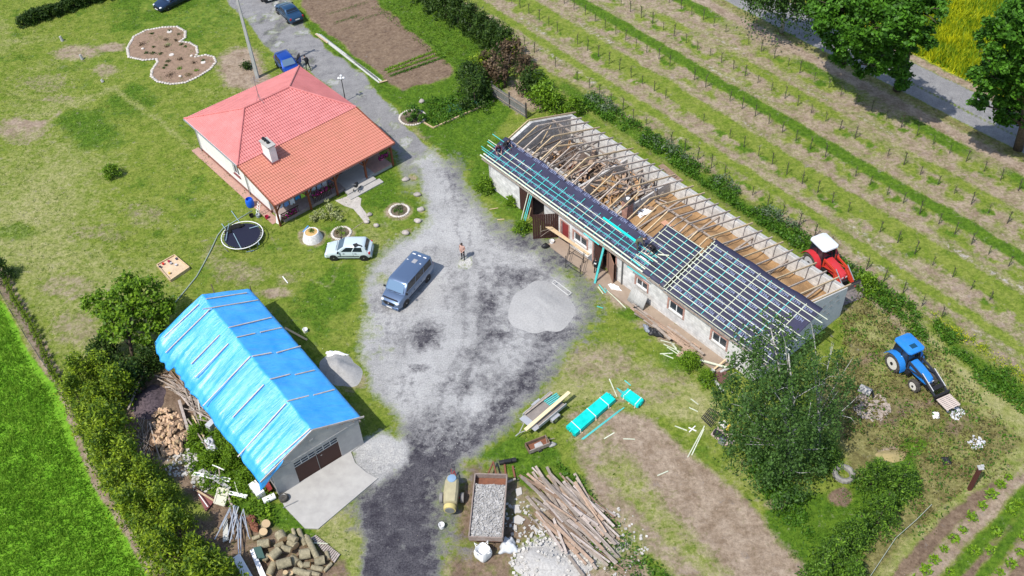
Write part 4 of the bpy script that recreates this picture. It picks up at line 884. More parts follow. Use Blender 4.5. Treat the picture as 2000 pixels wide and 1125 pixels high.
def car(name,label,cat,rw,fw,left,pm,L=4.2,Wd=1.7,Hh=1.43,wb=2.55,fo=.8,belt=.92,hood=.90,kind='hatch',wr=.30,group='cars parked around the yard',door_open=False,roofbits=None,bumper=TRIM):
    pr=G(*rw,0); pf=G(*fw,0); d=(pf-pr).normalized(); lf=Vector((-d.y,d.x,0)); mid=(pr+pf)/2; c=mid-lf*(Wd/2-.05)*(1 if left else -1)
    print(name,cat,'wheelbase px->m',(pf-pr).length)
    t=T(name,label,cat,c,math.atan2(d.y,d.x),group); xf=wb/2+fo; xr=xf-L; hw=Wd/2
    # body hull: stations (x, halfwidth, zbottom, ztop)
    van=kind=='van'
    if kind=='sedan': st=[(xf,.62,.30,.50),(xf-.06,.80,.24,.66),(xf-.35,.94,.2,.76),(wb/2,1,.2,hood-.04),(wb/2-.45,1,.2,hood),(0,1,.2,belt),(-wb/2,1,.2,belt+.02),(xr+.25,.96,.22,belt),(xr+.05,.86,.26,belt-.06),(xr,.78,.3,belt-.14)]
    elif van: st=[(xf,.66,.32,.62),(xf-.07,.82,.25,.80),(xf-.35,.95,.2,.98),(wb/2+.1,1,.2,1.10),(wb/2-.2,1,.2,1.16),(0,1,.2,belt),(-wb/2,1,.2,belt),(xr+.12,.98,.22,belt),(xr,.92,.28,belt)]
    else: st=[(xf,.60,.30,.48),(xf-.06,.78,.24,.64),(xf-.32,.93,.2,.75),(wb/2,1,.2,hood-.05),(wb/2-.4,1,.2,hood),(0,1,.2,belt),(-wb/2,1,.2,belt+.02),(xr+.15,.95,.22,belt),(xr,.84,.28,belt-.1)]
    secs=[]
    for x,w_,z0,z1 in st:
        w_*=hw; zm=(z0+z1)/2
        pts=[(w_*.80,z0),(w_*.97,z0+.10),(w_,zm),(w_*.975,z1-.12),(w_*.90,z1-.02),(w_*.55,z1+.015),(0,z1+.025)]
        ring=[Vector((x,y,z)) for y,z in pts]+[Vector((x,-y,z)) for y,z in reversed(pts[:-1])]; secs.append(ring)
    mb=MB(); loft(mb,secs,13); body=P('body',mb,pm,t,smooth=1)
    # greenhouse
    if kind=='sedan': gh=[(wb/2-.30,wb/2-1.02),(-wb/2+.05-.25,-wb/2+.42)]
    elif van: gh=[(wb/2+.12,wb/2-.52),(xr+.02,xr+.12)]
    elif kind=='estate': gh=[(wb/2-.25,wb/2-1.0),(xr+.12,xr+.45)]
    else: gh=[(wb/2-.22,wb/2-.95),(xr+.16,xr+.48)]
    (bf,tf),(br_,tr)=gh; wbm=hw*.955; wt=hw*(.86 if van else .76); zt=Hh; z0=belt-.06
    cs=[]
    for z,f,r_,w_ in ((z0,bf,br_,wbm),(z0+(zt-z0)*.5,(bf+tf)/2+.03,(br_+tr)/2-.02,(wbm+wt)/2+.015),(zt-.07,tf+.05,tr-.04,wt+.02),(zt-.01,tf-.10,tr+.06,wt-.07),(zt+.02,tf-.4,tr+.35,wt-.3)):
        m_=(f+r_)/2
        cs.append([Vector((f,y*w_,z)) for y in (-.72,-.3,.3,.72)]+[Vector((f-.10,w_,z)),Vector((m_,w_*1.01,z)),Vector((r_+.08,w_,z))]+[Vector((r_,y*w_,z)) for y in (.75,.3,-.3,-.75)]+[Vector((r_+.08,-w_,z)),Vector((m_,-w_*1.01,z)),Vector((f-.10,-w_,z))])
    mb=MB(); loft(mb,cs,14); P('cabin',mb,pm,t,smooth=1)
    def lerp(a,c,k): return a+(c-a)*k
    def pane(nm,q,off,mat=CARG,par=t):
        q=[Vector(v) for v in q]; n=(q[1]-q[0]).cross(q[3]-q[0]).normalized(); cen=sum(q,Vector())/4
        if n.dot(cen-Vector((0,0,.5)))<0: n=-n
        mb=MB(); mb.slab([v+n*off for v in q],n,.012); return P(nm,mb,mat,par)
    zb=z0+.10; zq=zt-.10
    kx=lambda z,a,c:lerp(a,c,(z-z0)/(zt-.07-z0)); 
    wz=lambda z:kx(z,wbm,wt+.02)
    pane('windscreen',[(kx(zb,bf,tf)+.0,-wz(zb)*.86,zb),(kx(zb,bf,tf)+.0,wz(zb)*.86,zb),(kx(zq,bf,tf)+.03,wz(zq)*.84,zq+.01),(kx(zq,bf,tf)+.03,-wz(zq)*.84,zq+.01)],.035,WSC)
    pane('rear_window',[(kx(zb+.05,br_,tr),-wz(zb)*.8,zb+.05),(kx(zb+.05,br_,tr),wz(zb)*.8,zb+.05),(kx(zq,br_,tr)-.03,wz(zq)*.82,zq),(kx(zq,br_,tr)-.03,-wz(zq)*.82,zq)],.02)
    nwin=3 if van or kind=='estate' else 2
    for sgn in (1,-1):
        f0=kx(zb,bf,tf)-.30; f1=kx(zq,bf,tf)-.22; r0=kx(zb,br_,tr)+.22; r1=kx(zq,br_,tr)+.2
        if kind=='hatch': r0+=.15
        for k in range(nwin):
            a0=lerp(f0,r0,k/nwin)-(.04 if k else 0); a1=lerp(f0,r0,(k+1)/nwin)+.04; c0=lerp(f1,r1,k/nwin)-(.04 if k else 0); c1=lerp(f1,r1,(k+1)/nwin)+.04
            if k==0: c0=min(c0,f0-.18)if not van else c0
            pane('side_window',[(a0,sgn*wz(zb),zb),(a1,sgn*wz(zb),zb),(c1,sgn*(wz(zq)),zq),(c0,sgn*(wz(zq)),zq)],.012)
        # lamps, mirror, wheels, seams
        mb=MB(); mb.box((bf-.22,sgn*(hw+.08),belt+.06),(.10,.18,.13)); P('mirror',mb,TRIM,t)
        mb=MB(); zz=.62 if not van else .80
        mb.blob((xf-.20,sgn*hw*.70,zz),(.19,.17,.085),8,6,0); P('headlight',mb,LAMP,t,smooth=2)
        mb=MB(); mb.box((xr+.10,sgn*hw*.84,(.78 if not van else 1.05)),(.14,.16,.20 if not van else .5)); P('tail_light',mb,TAIL,t)
        for wx in (wb/2,-wb/2):
            y=sgn*(hw-.10); 
            ar=MB(); ar.lathe((wx,sgn*(hw-.05),wr),[(wr*1.16,-.06),(wr*1.16,.055)],20,axis='Y'); P('wheel_arch',ar,TRIM,t)
            wh=bpy.data.objects.new('wheel',None); COL.objects.link(wh); wh.parent=t; wh.location=(wx,y,wr)
            tm=MB(); tm.lathe((0,0,0),[(wr*.62,-.10),(wr*.93,-.10),(wr,-.06),(wr,.06),(wr*.93,.10),(wr*.62,.10)],22,axis='Y'); P('tyre',tm,TYRE,wh,smooth=1)
            rm=MB(); rm.lathe((0,0,0),[(wr*.66,-.104),(wr*.66,.104)],22,axis='Y')
            rm.lathe((0,sgn*.104,0),[(wr*.2,.0),(wr*.17,sgn*.02)],10,axis='Y'); 
            P('rim',rm,RIM,wh)
            sp=MB()
            for k in range(6):
                a=math.pi*k/3; sp.beam((math.cos(a)*wr*.15,sgn*.106,math.sin(a)*wr*.15),(math.cos(a)*wr*.6,sgn*.106,math.sin(a)*wr*.6),.06,.02,up=(0,1,0))
            P('spoke',sp,TRIM,wh)
        mb=MB(); mb.box((0,sgn*(hw+.004),.50),(wb*.72,.02,.07)); P('side_trim',mb,TRIM,t)
        mb=MB()
        for x in ((.62,-.42) if not van else (.75,-.3)): mb.box((x,sgn*(hw*.992),.68),(.014,.02,.42))
        P('door_seam',mb,TRIM,t)
        mb=MB()
        for x in (.35,-.62): mb.box((x,sgn*(hw+.005),.80),(.16,.03,.03))
        P('door_handle',mb,TRIM,t)
    mb=MB(); mb.box((xf-.005,0,.34),(.10,Wd*.70,.16)); mb.box((xf-.10,0,.27),(.22,Wd*.80,.12)); P('front_bumper',mb,bumper,t)
    mb=MB(); mb.box((xf+.01,0,.62 if van else .52),(.05,Wd*.44,.12)); P('grille',mb,TRIM,t)
    mb=MB(); mb.box((xf+.055,0,.36),(.02,.50,.11)); P('number_plate',mb,PLATE,t)
    mb=MB(); mb.box((xr+.0,0,.36),(.10,Wd*.78,.2)); P('rear_bumper',mb,bumper,t)
    mb=MB(); mb.box((xr-.055 if not van else xr-.04,0,.66),(.02,.50,.11)); P('number_plate',mb,PLATE,t)
    mb=MB(); mb.tube([(bf+.02,-.55,z0+.09),(bf-.02,.1,z0+.13)],.014,5); mb.tube([(bf+.02,0,z0+.09),(bf-.02,.6,z0+.13)],.014,5); P('wiper',mb,TRIM,t)
    return t
SILV=paint('pale_ice_silver_paint',(.58,.67,.70),.25); GREYB=paint('grey_blue_van_paint',(.13,.19,.30),.55,.28); NAVY=paint('navy_paint',(.012,.03,.075)); BRB=paint('bright_blue_paint',(.005,.06,.36)); MIDB=paint('mid_blue_paint',(.015,.06,.13)); BLKP=paint('black_paint',(.012,.014,.02))
clio=car('parked_car','pale silver blue hatchback parked on grass beside the flower rings','car',(713,509),(652,509),True,SILV,L=3.81,Wd=1.64,Hh=1.42,wb=2.47,fo=.75,bumper=SILV)
mb=MB(); mb.slab([(-.75,.25,1.45),(-.45,.42,1.46),(-.62,.72,1.40),(-.95,.55,1.44)],(0,0,1),.03); mb.tube([(-.8,.45,1.46),(-1.15,.55,1.42),(-1.5,.62,1.05)],[.08,.06,.08],6); S('black_jacket',MB().add([tuple(mw(clio)@Vector(v)) for v in mb.v],mb.f),BLK,'black cloth lying across the roof edge of the silver hatchback','cloth')
van=car('parked_van','dark grey blue passenger van standing on the gravel yard','van',(838,547),(792,600),True,GREYB,L=5.0,Wd=1.9,Hh=1.93,wb=3.05,fo=.93,belt=1.22,hood=1.16,kind='van',wr=.33,bumper=GREYB)
mb=MB(); mb.box((-1.35,0,1.955),(.42,.36,.03)); P('roof_hatch',mb,M('roof_hatch_grey',(.3,.3,.31),.5),van)
mb=MB()
for y in (-.5,0,.5): mb.box((-2.05,y,1.945),(.09,.28,.02))
for y in (-.62,.55): mb.box((-1.3,y,1.945),(.05,.14,.02))
P('roof_plug',mb,WHP,van)
mb=MB(); mb.box((2.25,0,1.075),(.10,1.3,.03),tilt=Matrix.Rotation(R(12),3,'Y')); mb.box((2.49,0,.80),(.06,.95,.14)); P('front_grille',mb,TRIM,van)
mb=MB(); mb.lathe((2.53,0,.80),[(.07,0),(.06,.02)],12,axis='X'); P('badge',mb,RIM,van)
sed=car('parked_car','dark blue liftback parked half on the verge of the lane','car',(563.5,46.5),(541.5,26),True,MIDB,L=4.45,Wd=1.7,Hh=1.40,wb=2.55,fo=.88,kind='sedan')
blk=car('parked_car','black car at the top edge facing down the lane','car',(497,-20),(513,5.5),False,BLKP,L=4.3,Wd=1.75,Hh=1.43,wb=2.6,fo=.85,kind='hatch')
est=car('parked_car','navy estate car on the lawn at the top edge','car',(369,2),(330,21),True,NAVY,L=4.7,Wd=1.78,Hh=1.45,wb=2.75,fo=.92,kind='estate')
blu=car('parked_car','bright blue hatchback behind the red roof with one door open','car',(539,127),(560,154),False,BRB,L=3.9,Wd=1.65,Hh=1.5,wb=2.45,fo=.75)
mb=MB(); a=Vector((.55,.80,.35)); c=Vector((-.15,1.52,.35)); u_=Vector((0,0,1)); n_=(c-a).normalized().cross(u_)
mb.hexa([a,c,c+n_*.06,a+n_*.06,a+u_*.6,c+u_*.6,c+n_*.06+u_*.6,a+n_*.06+u_*.6]); o=P('car_door',mb,BRB,blu); mb=MB(); mb.hexa([a+u_*.6,c+u_*.6,c+n_*.03+u_*.6,a+n_*.03+u_*.6,a*.6+c*.4+u_*1.0,c+u_*1.05,c+n_*.03+u_*1.05,a*.6+c*.4+n_*.03+u_*1.0]); P('door_glass',mb,CARG,o)

# ================= tractors =================
def tractor(label,rw,hd,pm,rimm,roofm,tool,sc_=1.,loader=None):
    pr=G(*rw,0); hd=hd.normalized(); lf=Vector((-hd.y,hd.x,0)); c=pr+lf*.95*sc_
    t=T('tractor',label,'tractor',c,math.atan2(hd.y,hd.x),'tractors parked beside the barn'); t.scale=(sc_,)*3
    for x,r_,w_,yy_ in ((0,.78,.42,.86),(2.25,.50,.32,.80)):
        for s_ in (1,-1):
            wh=bpy.data.objects.new('wheel',None); COL.objects.link(wh); wh.parent=t; wh.location=(x,s_*yy_,r_)
            m=MB(); m.lathe((0,0,0),[(r_*.6,-w_*.42),(r_*.9,-w_*.5),(r_*.97,-w_*.3),(r_*.97,w_*.3),(r_*.9,w_*.5),(r_*.6,w_*.42)],26,axis='Y')
            for k in range(20):
                a=2*math.pi*k/20; b2=a+.12
                for q in (1,-1): m.beam((math.cos(a)*r_*.99,0,math.sin(a)*r_*.99),(math.cos(b2)*r_*.97,q*w_*.46,math.sin(b2)*r_*.97),.05,.05,up=(math.cos(a),0,math.sin(a)))
            P('tyre',m,TYRE,wh,smooth=0)
            m=MB(); m.lathe((0,0,0),[(r_*.66,-w_*.44),(r_*.66,w_*.44)],24,axis='Y'); P('rim',m,rimm,wh,smooth=1)
            m=MB(); m.lathe((0,s_*w_*.44,0),[(r_*.17,-.06),(r_*.15,.06)],10,axis='Y'); P('hub',m,TRIM,wh)
    for s_ in (1,-1):   # rear mudguard arcs
        m=MB(); n_=9; vs=[]
        for k in range(n_+1):
            a=R(-5+165*k/n_)-R(0); r_=.92
            for q in (.60,1.12): vs+=[(math.cos(a)*r_,s_*q,.78+math.sin(a)*r_),(math.cos(a)*(r_+.05),s_*q,.78+math.sin(a)*(r_+.05))]
        fs=[]
        for k in range(n_):
            i=k*4; fs+=[(i,i+4,i+6,i+2),(i+1,i+3,i+7,i+5),(i,i+1,i+5,i+4),(i+2,i+6,i+7,i+3)]
        fs+=[(0,2,3,1),(n_*4,n_*4+1,n_*4+3,n_*4+2)]; m.add(vs,fs); P('mudguard',m,pm,t,smooth=1)
    m=MB(); secs=[]
    for x,w_,z0,z1 in ((.95,.40,.85,1.62),(1.6,.39,.85,1.60),(2.4,.35,.85,1.50),(2.75,.31,.88,1.40),(2.86,.24,.95,1.25)):
        secs.append([Vector((x,y,z)) for y,z in ((w_,z0),(w_,z1-.18),(w_*.75,z1-.03),(0,z1+.02),(-w_*.75,z1-.03),(-w_,z1-.18),(-w_,z0))])
    loft(m,secs,7); P('bonnet',m,pm,t,smooth=1)
    m=MB(); m.box((1.3,0,.72),(3.1,.42,.34)); m.box((2.25,0,.5),(.2,1.4,.16)); m.box((0,0,.78),(.4,1.5,.34)); m.box((2.9,0,.72),(.3,.5,.4)); m.box((.95,.5,.7),(.8,.3,.35)); m.box((.95,-.5,.7),(.8,.3,.35)); P('chassis',m,TRIM,t)
    m=MB(); m.box((2.865,.17,1.15),(.04,.16,.12)); m.box((2.865,-.17,1.15),(.04,.16,.12)); P('headlight',m,LAMP,t)
    m=MB(); m.tube([(1.15,.48,1.1),(1.15,.48,2.2)],.045,8); P('exhaust',m,TRIM,t)
    # cab
    q=[(-.62,.62,.95,.66),(-.55,.60,1.0,.60)]
    bz,tz=1.12,2.42; B=[(-.62,-.66,bz),(.92,-.60,bz),(.92,.60,bz),(-.62,.66,bz)]; U=[(-.55,-.60,tz),(.70,-.56,tz),(.70,.56,tz),(-.55,.60,tz)]
    m=MB(); m.hexa([Vector(v)*1 for v in B]+[Vector(v) for v in U]); P('cab_glass',m,CARG,t)
    m=MB()
    for a,c in zip(B,U): m.beam(a,c,.08,.08)
    m.beam((.2,-.64,bz),(.15,-.59,tz),.06,.06); m.beam((.2,.64,bz),(.15,.59,tz),.06,.06)
    for k in range(4): m.beam(B[k],B[(k+1)%4],.08,.08); m.beam(U[k],U[(k+1)%4],.08,.08)
    P('cab_frame',m,TRIM,t)
    m=MB(); rs_=[]
    for z,e in ((tz+.02,.0),(tz+.06,.12),(tz+.17,.10),(tz+.24,-.06)):
        x0,x1,w_=-.70-e,.88+e,.66+e*.7
        rs_.append([Vector(p) for p in ((x1-.15,-w_,z),(x1,-w_+.2,z),(x1,w_-.2,z),(x1-.15,w_,z),(x0+.15,w_,z),(x0,w_-.2,z),(x0,-w_+.2,z),(x0+.15,-w_,z))])
    loft(m,rs_,8); P('cab_roof',m,roofm,t,smooth=1)
    m=MB(); m.box((.0,0,1.3),(.45,.5,.5)); m.box((-.2,0,1.65),(.14,.5,.6)); P('seat',m,TRIM,t)
    lm=loader
    for s_ in (1,-1):
        m=MB(); y=s_*.55
        m.beam((1.05,y,1.0),(1.05,y,1.75),.1,.12); m.beam((1.0,y,1.72),(2.55,y,1.55),.09,.17); m.beam((2.5,y,1.62),(3.55,y,.55) if tool=='bucket' else (3.95,y,1.0),.09,.16); m.beam((1.1,y,1.1),(2.3,y,1.45),.07,.08)
        if tool=='bucket': 
            m.add([(2.25,y-.05,1.5),(3.5,y-.05,.55),(2.35,y-.05,.75),(2.25,y+.05,1.5),(3.5,y+.05,.55),(2.35,y+.05,.75)],[(0,1,2),(5,4,3),(0,3,4,1),(1,4,5,2),(2,5,3,0)])
        P('loader_arm',m,lm,t)
        m=MB(); m.tube([(2.35,y,1.85),(3.35,y,1.05) if tool=='bucket' else (3.7,y,1.3)],.045,8); P('hydraulic_ram',m,RIM,t,smooth=1)
    if tool=='bucket':
        m=MB(); w_=1.05; prof=[(3.5,.95),(3.45,.25),(3.6,.06),(4.45,.05),(4.45,.09),(3.66,.12),(3.54,.3),(3.58,.95)]
        n_=len(prof); vs=[(x,-w_,z) for x,z in prof]+[(x,w_,z) for x,z in prof]; m.add(vs,[(i,(i+1)%n_,n_+(i+1)%n_,n_+i) for i in range(n_)])
        for s_ in (1,-1): m.add([(3.5,s_*w_,.95),(3.47,s_*w_,.1),(4.4,s_*w_,.06),(3.5,s_*(w_-.05),.95),(3.47,s_*(w_-.05),.1),(4.4,s_*(w_-.05),.06)],[(0,1,2),(5,4,3),(0,3,4,1),(1,4,5,2),(2,5,3,0)])
        P('bucket',m,M('worn_bucket_steel',(.30,.26,.24),.6,.3,col2=(.13,.12,.13),vs=3),t)
        m=MB(); m.box((3.5,0,.97),(.12,2.15,.1)); P('bucket_rim',m,TRIM,t)
    else:
        m=MB(); m.box((4.05,0,.95),(.12,1.3,.5)); m.box((3.5,0,1.28),(.35,1.0,.08)); m.box((4.6,.35,.74),(1.1,.1,.05)); m.box((4.6,-.35,.74),(1.1,.1,.05)); P('fork_carriage',m,TRIM,t)
    return t
BT=M('blue_tractor_paint',(.005,.18,.62),.38,coat=.3,col2=(.04,.20,.50),vs=2.2,vm=.9,detail=8); RT=M('red_tractor_paint',(.55,.015,.03),.38,coat=.3,col2=(.40,.05,.05),vs=2.2,vm=.9,detail=8); CREAM=M('cream_rim',(.62,.60,.55),.5)
tb=tractor('bright blue tractor with front loader and fork in the weeds right of the barn',(1739,722),G(1783,767)-G(1739,722),BT,CREAM,BT,'fork',.94,M('dark_loader_steel',(.05,.055,.07),.4,.3))
mb=MB(); mb.box((.45,0,2.672),(.38,.5,.02)); P('roof_hatch',mb,M('tinted_hatch',(.01,.06,.12),.2),tb)
tr=tractor('red tractor with silver cab roof and front bucket behind the barn wall',(1578,526),G(1650,545)-G(1600,497),RT,M('silver_rim',(.5,.5,.5),.5),M('silver_cab_roof',(.60,.63,.68),.4),'bucket',1.0,M('orange_red_loader',(.50,.05,.025),.4))
# pallet on the fork
_mw=mw
def mw(o):
    m=Matrix.Translation(o.location)@o.rotation_euler.to_matrix().to_4x4()@Matrix.Diagonal((*o.scale,1)); return (mw(o.parent)@m) if o.parent else m
fx=mw(tb)@Vector((4.15,0,.34)); 
mb=MB()
for k in range(8): 
    a=mw(tb)@Vector((4.25+k*.14,-.62,.94)); c=mw(tb)@Vector((4.25+k*.14,.62,.94)); mb.beam(a,c,.1,.022)
for y in (-.5,0,.5): a=mw(tb)@Vector((4.2,y,.87)); c=mw(tb)@Vector((5.3,y,.87)); mb.beam(a,c,.1,.1)
S('pallet',mb,M('bleached_pallet',(.50,.42,.37),.8),'bleached wooden pallet resting on the blue tractor fork','pallet')

mw=_mw
# ================= people =================
SKIN=M('skin',(.46,.29,.235),.55,spec=.3); HAIRD=M('dark_hair',(.03,.02,.015),.6); HAIRB=M('brown_hair',(.08,.045,.025),.6)
SHOE=M('dark_shoes',(.03,.028,.027),.6); BLKC=M('black_cloth',(.014,.014,.017),.85); MAR=M('maroon_cloth',(.16,.06,.10),.85,col2=(.09,.03,.06),vs=6); CAMO=M('camouflage_cloth',(.13,.125,.085),.9,col2=(.045,.05,.035),vs=9); JEAN=M('dark_jeans',(.03,.035,.055),.85)
def person(label,loc,yaw,J,top,bot,hair=HAIRD,sleeve=None,hat=None,group='people in the scene',print_=None):
    "J overrides joint positions (x forward, y left, z up; metres). One skinned body, materials by region"
    D=dict(pelvis=(0,0,.98),waist=(0,0,1.12),chest=(.0,0,1.32),neckb=(0,0,1.48),neck=(.01,0,1.56),head=(.03,0,1.66),crown=(.02,0,1.755),
      hl=(0,.10,.93),kl=(.02,.11,.50),al=(0,.12,.10),tl=(.17,.14,.035),hr=(0,-.10,.93),kr=(.02,-.11,.50),ar=(0,-.12,.10),tr=(.17,-.14,.035),
      sl=(0,.19,1.43),el=(-.02,.25,1.14),wl=(.06,.26,.90),pl=(.09,.26,.83),sr=(0,-.19,1.43),er=(-.02,-.25,1.14),wr=(.06,-.26,.90),pr=(.09,-.26,.83))
    D.update(J); D={k:Vector(v) for k,v in D.items()}
    rad=dict(pelvis=.155,waist=.135,chest=.16,neckb=.085,neck=.058,head=.102,crown=.075,hl=.095,kl=.06,al=.042,tl=.038,hr=.095,kr=.06,ar=.042,tr=.038,sl=.072,el=.046,wl=.03,pl=.032,sr=.072,er=.046,wr=.03,pr=.032)
    E_=[('pelvis','waist'),('waist','chest'),('chest','neckb'),('neckb','neck'),('neck','head'),('head','crown'),('pelvis','hl'),('hl','kl'),('kl','al'),('al','tl'),('pelvis','hr'),('hr','kr'),('kr','ar'),('ar','tr'),('chest','sl'),('sl','el'),('el','wl'),('wl','pl'),('chest','sr'),('sr','er'),('er','wr'),('wr','pr')]
    names=list(D); V=[D[k] for k in names]; Rr=[rad[k] for k in names]; reg=list(names); E2=[(names.index(a),names.index(c)) for a,c in E_]
    for s_ in 'lr':   # five fingers per hand
        w_=D['w'+s_]; p_=D['p'+s_]; d=(p_-w_).normalized(); sd_=d.cross(Vector((1,0,0)) if abs(d.x)<.7 else Vector((0,0,1))).normalized(); nn_=d.cross(sd_)
        for k,(o_,l_) in enumerate(((-.030,.062),(-.010,.075),(.010,.07),(.028,.055))):
            a=len(V); V.append(p_+sd_*o_*1.1+d*.02); V.append(p_+sd_*o_*1.3+d*(.02+l_*.55)+nn_*.006); V.append(p_+sd_*o_*1.4+d*(.02+l_)+nn_*.02); Rr+=[.0095,.0085,.007]; reg+=['p'+s_]*3
            E2+=[(names.index('p'+s_),a),(a,a+1),(a+1,a+2)]
        a=len(V); V.append((w_+p_)/2+sd_*-.035); V.append(p_+sd_*-.06+nn_*.012); Rr+=[.012,.009]; reg+=['p'+s_]*2; E2+=[(names.index('w'+s_),a),(a,a+1)]
    me=bpy.data.meshes.new('person_body'); me.from_pydata([tuple(v) for v in V],E2,[]); o=bpy.data.objects.new('person_tmp',me); COL.objects.link(o)
    sk=o.modifiers.new('skin','SKIN'); 
    lay=me.skin_vertices[0].data if me.skin_vertices else None
    if lay:
        for i,r_ in enumerate(Rr): lay[i].radius=(r_,r_*(1.15 if reg[i] in('chest','pelvis','waist') else 1)); lay[i].use_root=(i==0)
    ss=o.modifiers.new('sub','SUBSURF'); ss.levels=1; ss.render_levels=1
    dg=bpy.context.evaluated_depsgraph_get(); dg.update(); m2=bpy.data.meshes.new_from_object(o.evaluated_get(dg)); bpy.data.objects.remove(o)
    m2.materials.clear()
    for m_ in (SKIN,top,bot,SHOE,sleeve or SKIN): m2.materials.append(m_)
    idx_={'pelvis':2,'waist':1,'chest':1,'neckb':1,'neck':0,'head':0,'crown':0,'sl':1,'sr':1,'el':4,'er':4,'wl':0,'wr':0,'pl':0,'pr':0,'hl':2,'hr':2,'kl':2,'kr':2,'al':2,'ar':2,'tl':3,'tr':3}
    Vn=np.array([tuple(v) for v in V])
    for p in m2.polygons:
        k=int(((Vn-np.array(p.center))**2).sum(1).argmin()); p.material_index=idx_[reg[k]]; p.use_smooth=True
    t=bpy.data.objects.new('person',m2); COL.objects.link(t); t.location=loc; t.rotation_euler=(0,0,yaw); tag(t,label,'person',group)
    hd=D['head']; fw=Vector((1,0,0)); 
    dirn=(D['crown']-D['neck']).normalized(); fwd=(fw-dirn*fw.dot(dirn)).normalized(); lt=dirn.cross(fwd)
    mb=MB(); mb.blob(hd+dirn*.045-fwd*.022,(.105,.098,.095),12,9,.04); P('hair',mb,hair,t,smooth=2)
    mb=MB(); mb.blob(hd+fwd*.095+dirn*-.005,(.018,.012,.02),6,5,0); 
    for q in (1,-1): mb.blob(hd+lt*q*.10-dirn*.005,(.018,.01,.03),6,5,0)
    P('face_relief',mb,SKIN,t,smooth=2)
    mb=MB()
    for q in (1,-1): mb.blob(hd+fwd*.088+lt*q*.034+dirn*.022,(.010,.012,.007),6,5,0)
    mb.box(hd+fwd*.088-dirn*.045,(.012,.045,.008)); P('eyes_and_mouth',mb,HAIRD,t)
    if print_: mb=MB(); mb.slab([D['chest']+Vector(q) for q in print_],(-1,0,0),.01); P('shirt_print',mb,WHP,t)
    return t
def yaw_to(a,c): d=c-a; return math.atan2(d.y,d.x)
person('man in dark trousers with pinkish bare torso standing in the middle of the gravel yard',G(905,506),yaw_to(G(905,506),G(860,560)),dict(wl=(.16,.10,.98),pl=(.2,.04,.94),el=(-.02,.25,1.16),wr=(.18,-.1,.98),pr=(.22,-.03,.94),er=(-.02,-.25,1.16),head=(.06,0,1.65),crown=(.07,0,1.745)),SKIN,BLKC,HAIRD)
person('person in black holding the open door of the bright blue car',G(603,138),yaw_to(G(603,138),G(585,128)),dict(chest=(.10,0,1.30),neckb=(.16,0,1.44),neck=(.19,0,1.52),head=(.24,0,1.60),crown=(.26,0,1.69),sl=(.15,.19,1.38),el=(.42,.16,1.25),wl=(.66,.10,1.12),pl=(.73,.08,1.08),sr=(.12,-.19,1.40),er=(.05,-.26,1.12),wr=(.16,-.26,.90),pr=(.2,-.26,.84),kl=(.16,.11,.52),al=(.15,.12,.1),tl=(.32,.14,.035),kr=(-.1,-.11,.5),ar=(-.25,-.12,.1),tr=(-.1,-.14,.035)),BLKC,BLKC,HAIRD,BLKC)
def roofstand(px,py,dz=.1): p=PL(px,py,b(bxe,30,bze)+sl_*dz,sl_); return p
crouch=dict(pelvis=(-.12,0,.34),waist=(-.02,0,.50),chest=(.14,0,.66),neckb=(.28,0,.76),neck=(.33,0,.82),head=(.41,0,.88),crown=(.46,0,.95),hl=(-.10,.12,.32),kl=(.28,.20,.48),al=(.02,.17,.10),tl=(.18,.19,.03),hr=(-.1,-.12,.32),kr=(.28,-.2,.48),ar=(.02,-.17,.1),tr=(.18,-.19,.03),sl=(.2,.2,.70),el=(.38,.27,.48),wl=(.52,.2,.27),pl=(.57,.17,.2),sr=(.2,-.2,.7),er=(.38,-.27,.48),wr=(.52,-.2,.27),pr=(.57,-.17,.2))
bend=dict(pelvis=(-.1,0,.88),waist=(.02,0,1.0),chest=(.24,0,1.10),neckb=(.40,0,1.14),neck=(.46,0,1.17),head=(.55,0,1.19),crown=(.63,0,1.22),hl=(-.08,.11,.85),kl=(.08,.13,.48),al=(0,.14,.1),hr=(-.08,-.11,.85),kr=(.08,-.13,.48),ar=(0,-.14,.1),sl=(.34,.2,1.1),el=(.45,.24,.82),wl=(.52,.18,.58),pl=(.55,.16,.5),sr=(.34,-.2,1.1),er=(.45,-.24,.82),wr=(.52,-.18,.58),pr=(.55,-.16,.5))
person('roof worker in maroon top crouching at the far end of the membrane',roofstand(974,296),BF.rz-2.2,crouch,MAR,BLKC,HAIRB,MAR,group='roof workers on the barn')
person('roof worker in black crouching just beyond the maroon worker',roofstand(987,289),BF.rz-1.2,crouch,BLKC,BLKC,HAIRD,BLKC,group='roof workers on the barn')
person('roof worker in mottled camouflage clothing bending over the laths mid roof',roofstand(1244,488),BF.rz-.9,bend,CAMO,CAMO,HAIRB,CAMO,group='roof workers on the barn')
person('roof worker in black kneeling at the upper membrane edge mid roof',roofstand(1277,494),BF.rz+2.7,crouch,BLKC,BLKC,HAIRD,BLKC,group='roof workers on the barn')
person('person in black shirt with white back print walking into the barn doorway',G(1163,536),yaw_to(G(1163,536),G(1180,500)),dict(kl=(.15,.11,.52),al=(.05,.12,.12),kr=(-.05,-.11,.5),ar=(-.28,-.12,.13),tr=(-.12,-.14,.05)),BLKC,BLKC,HAIRD,BLKC,print_=[(-.155,.09,.08),(-.155,-.09,.08),(-.15,-.09,-.06),(-.15,.09,-.06)])
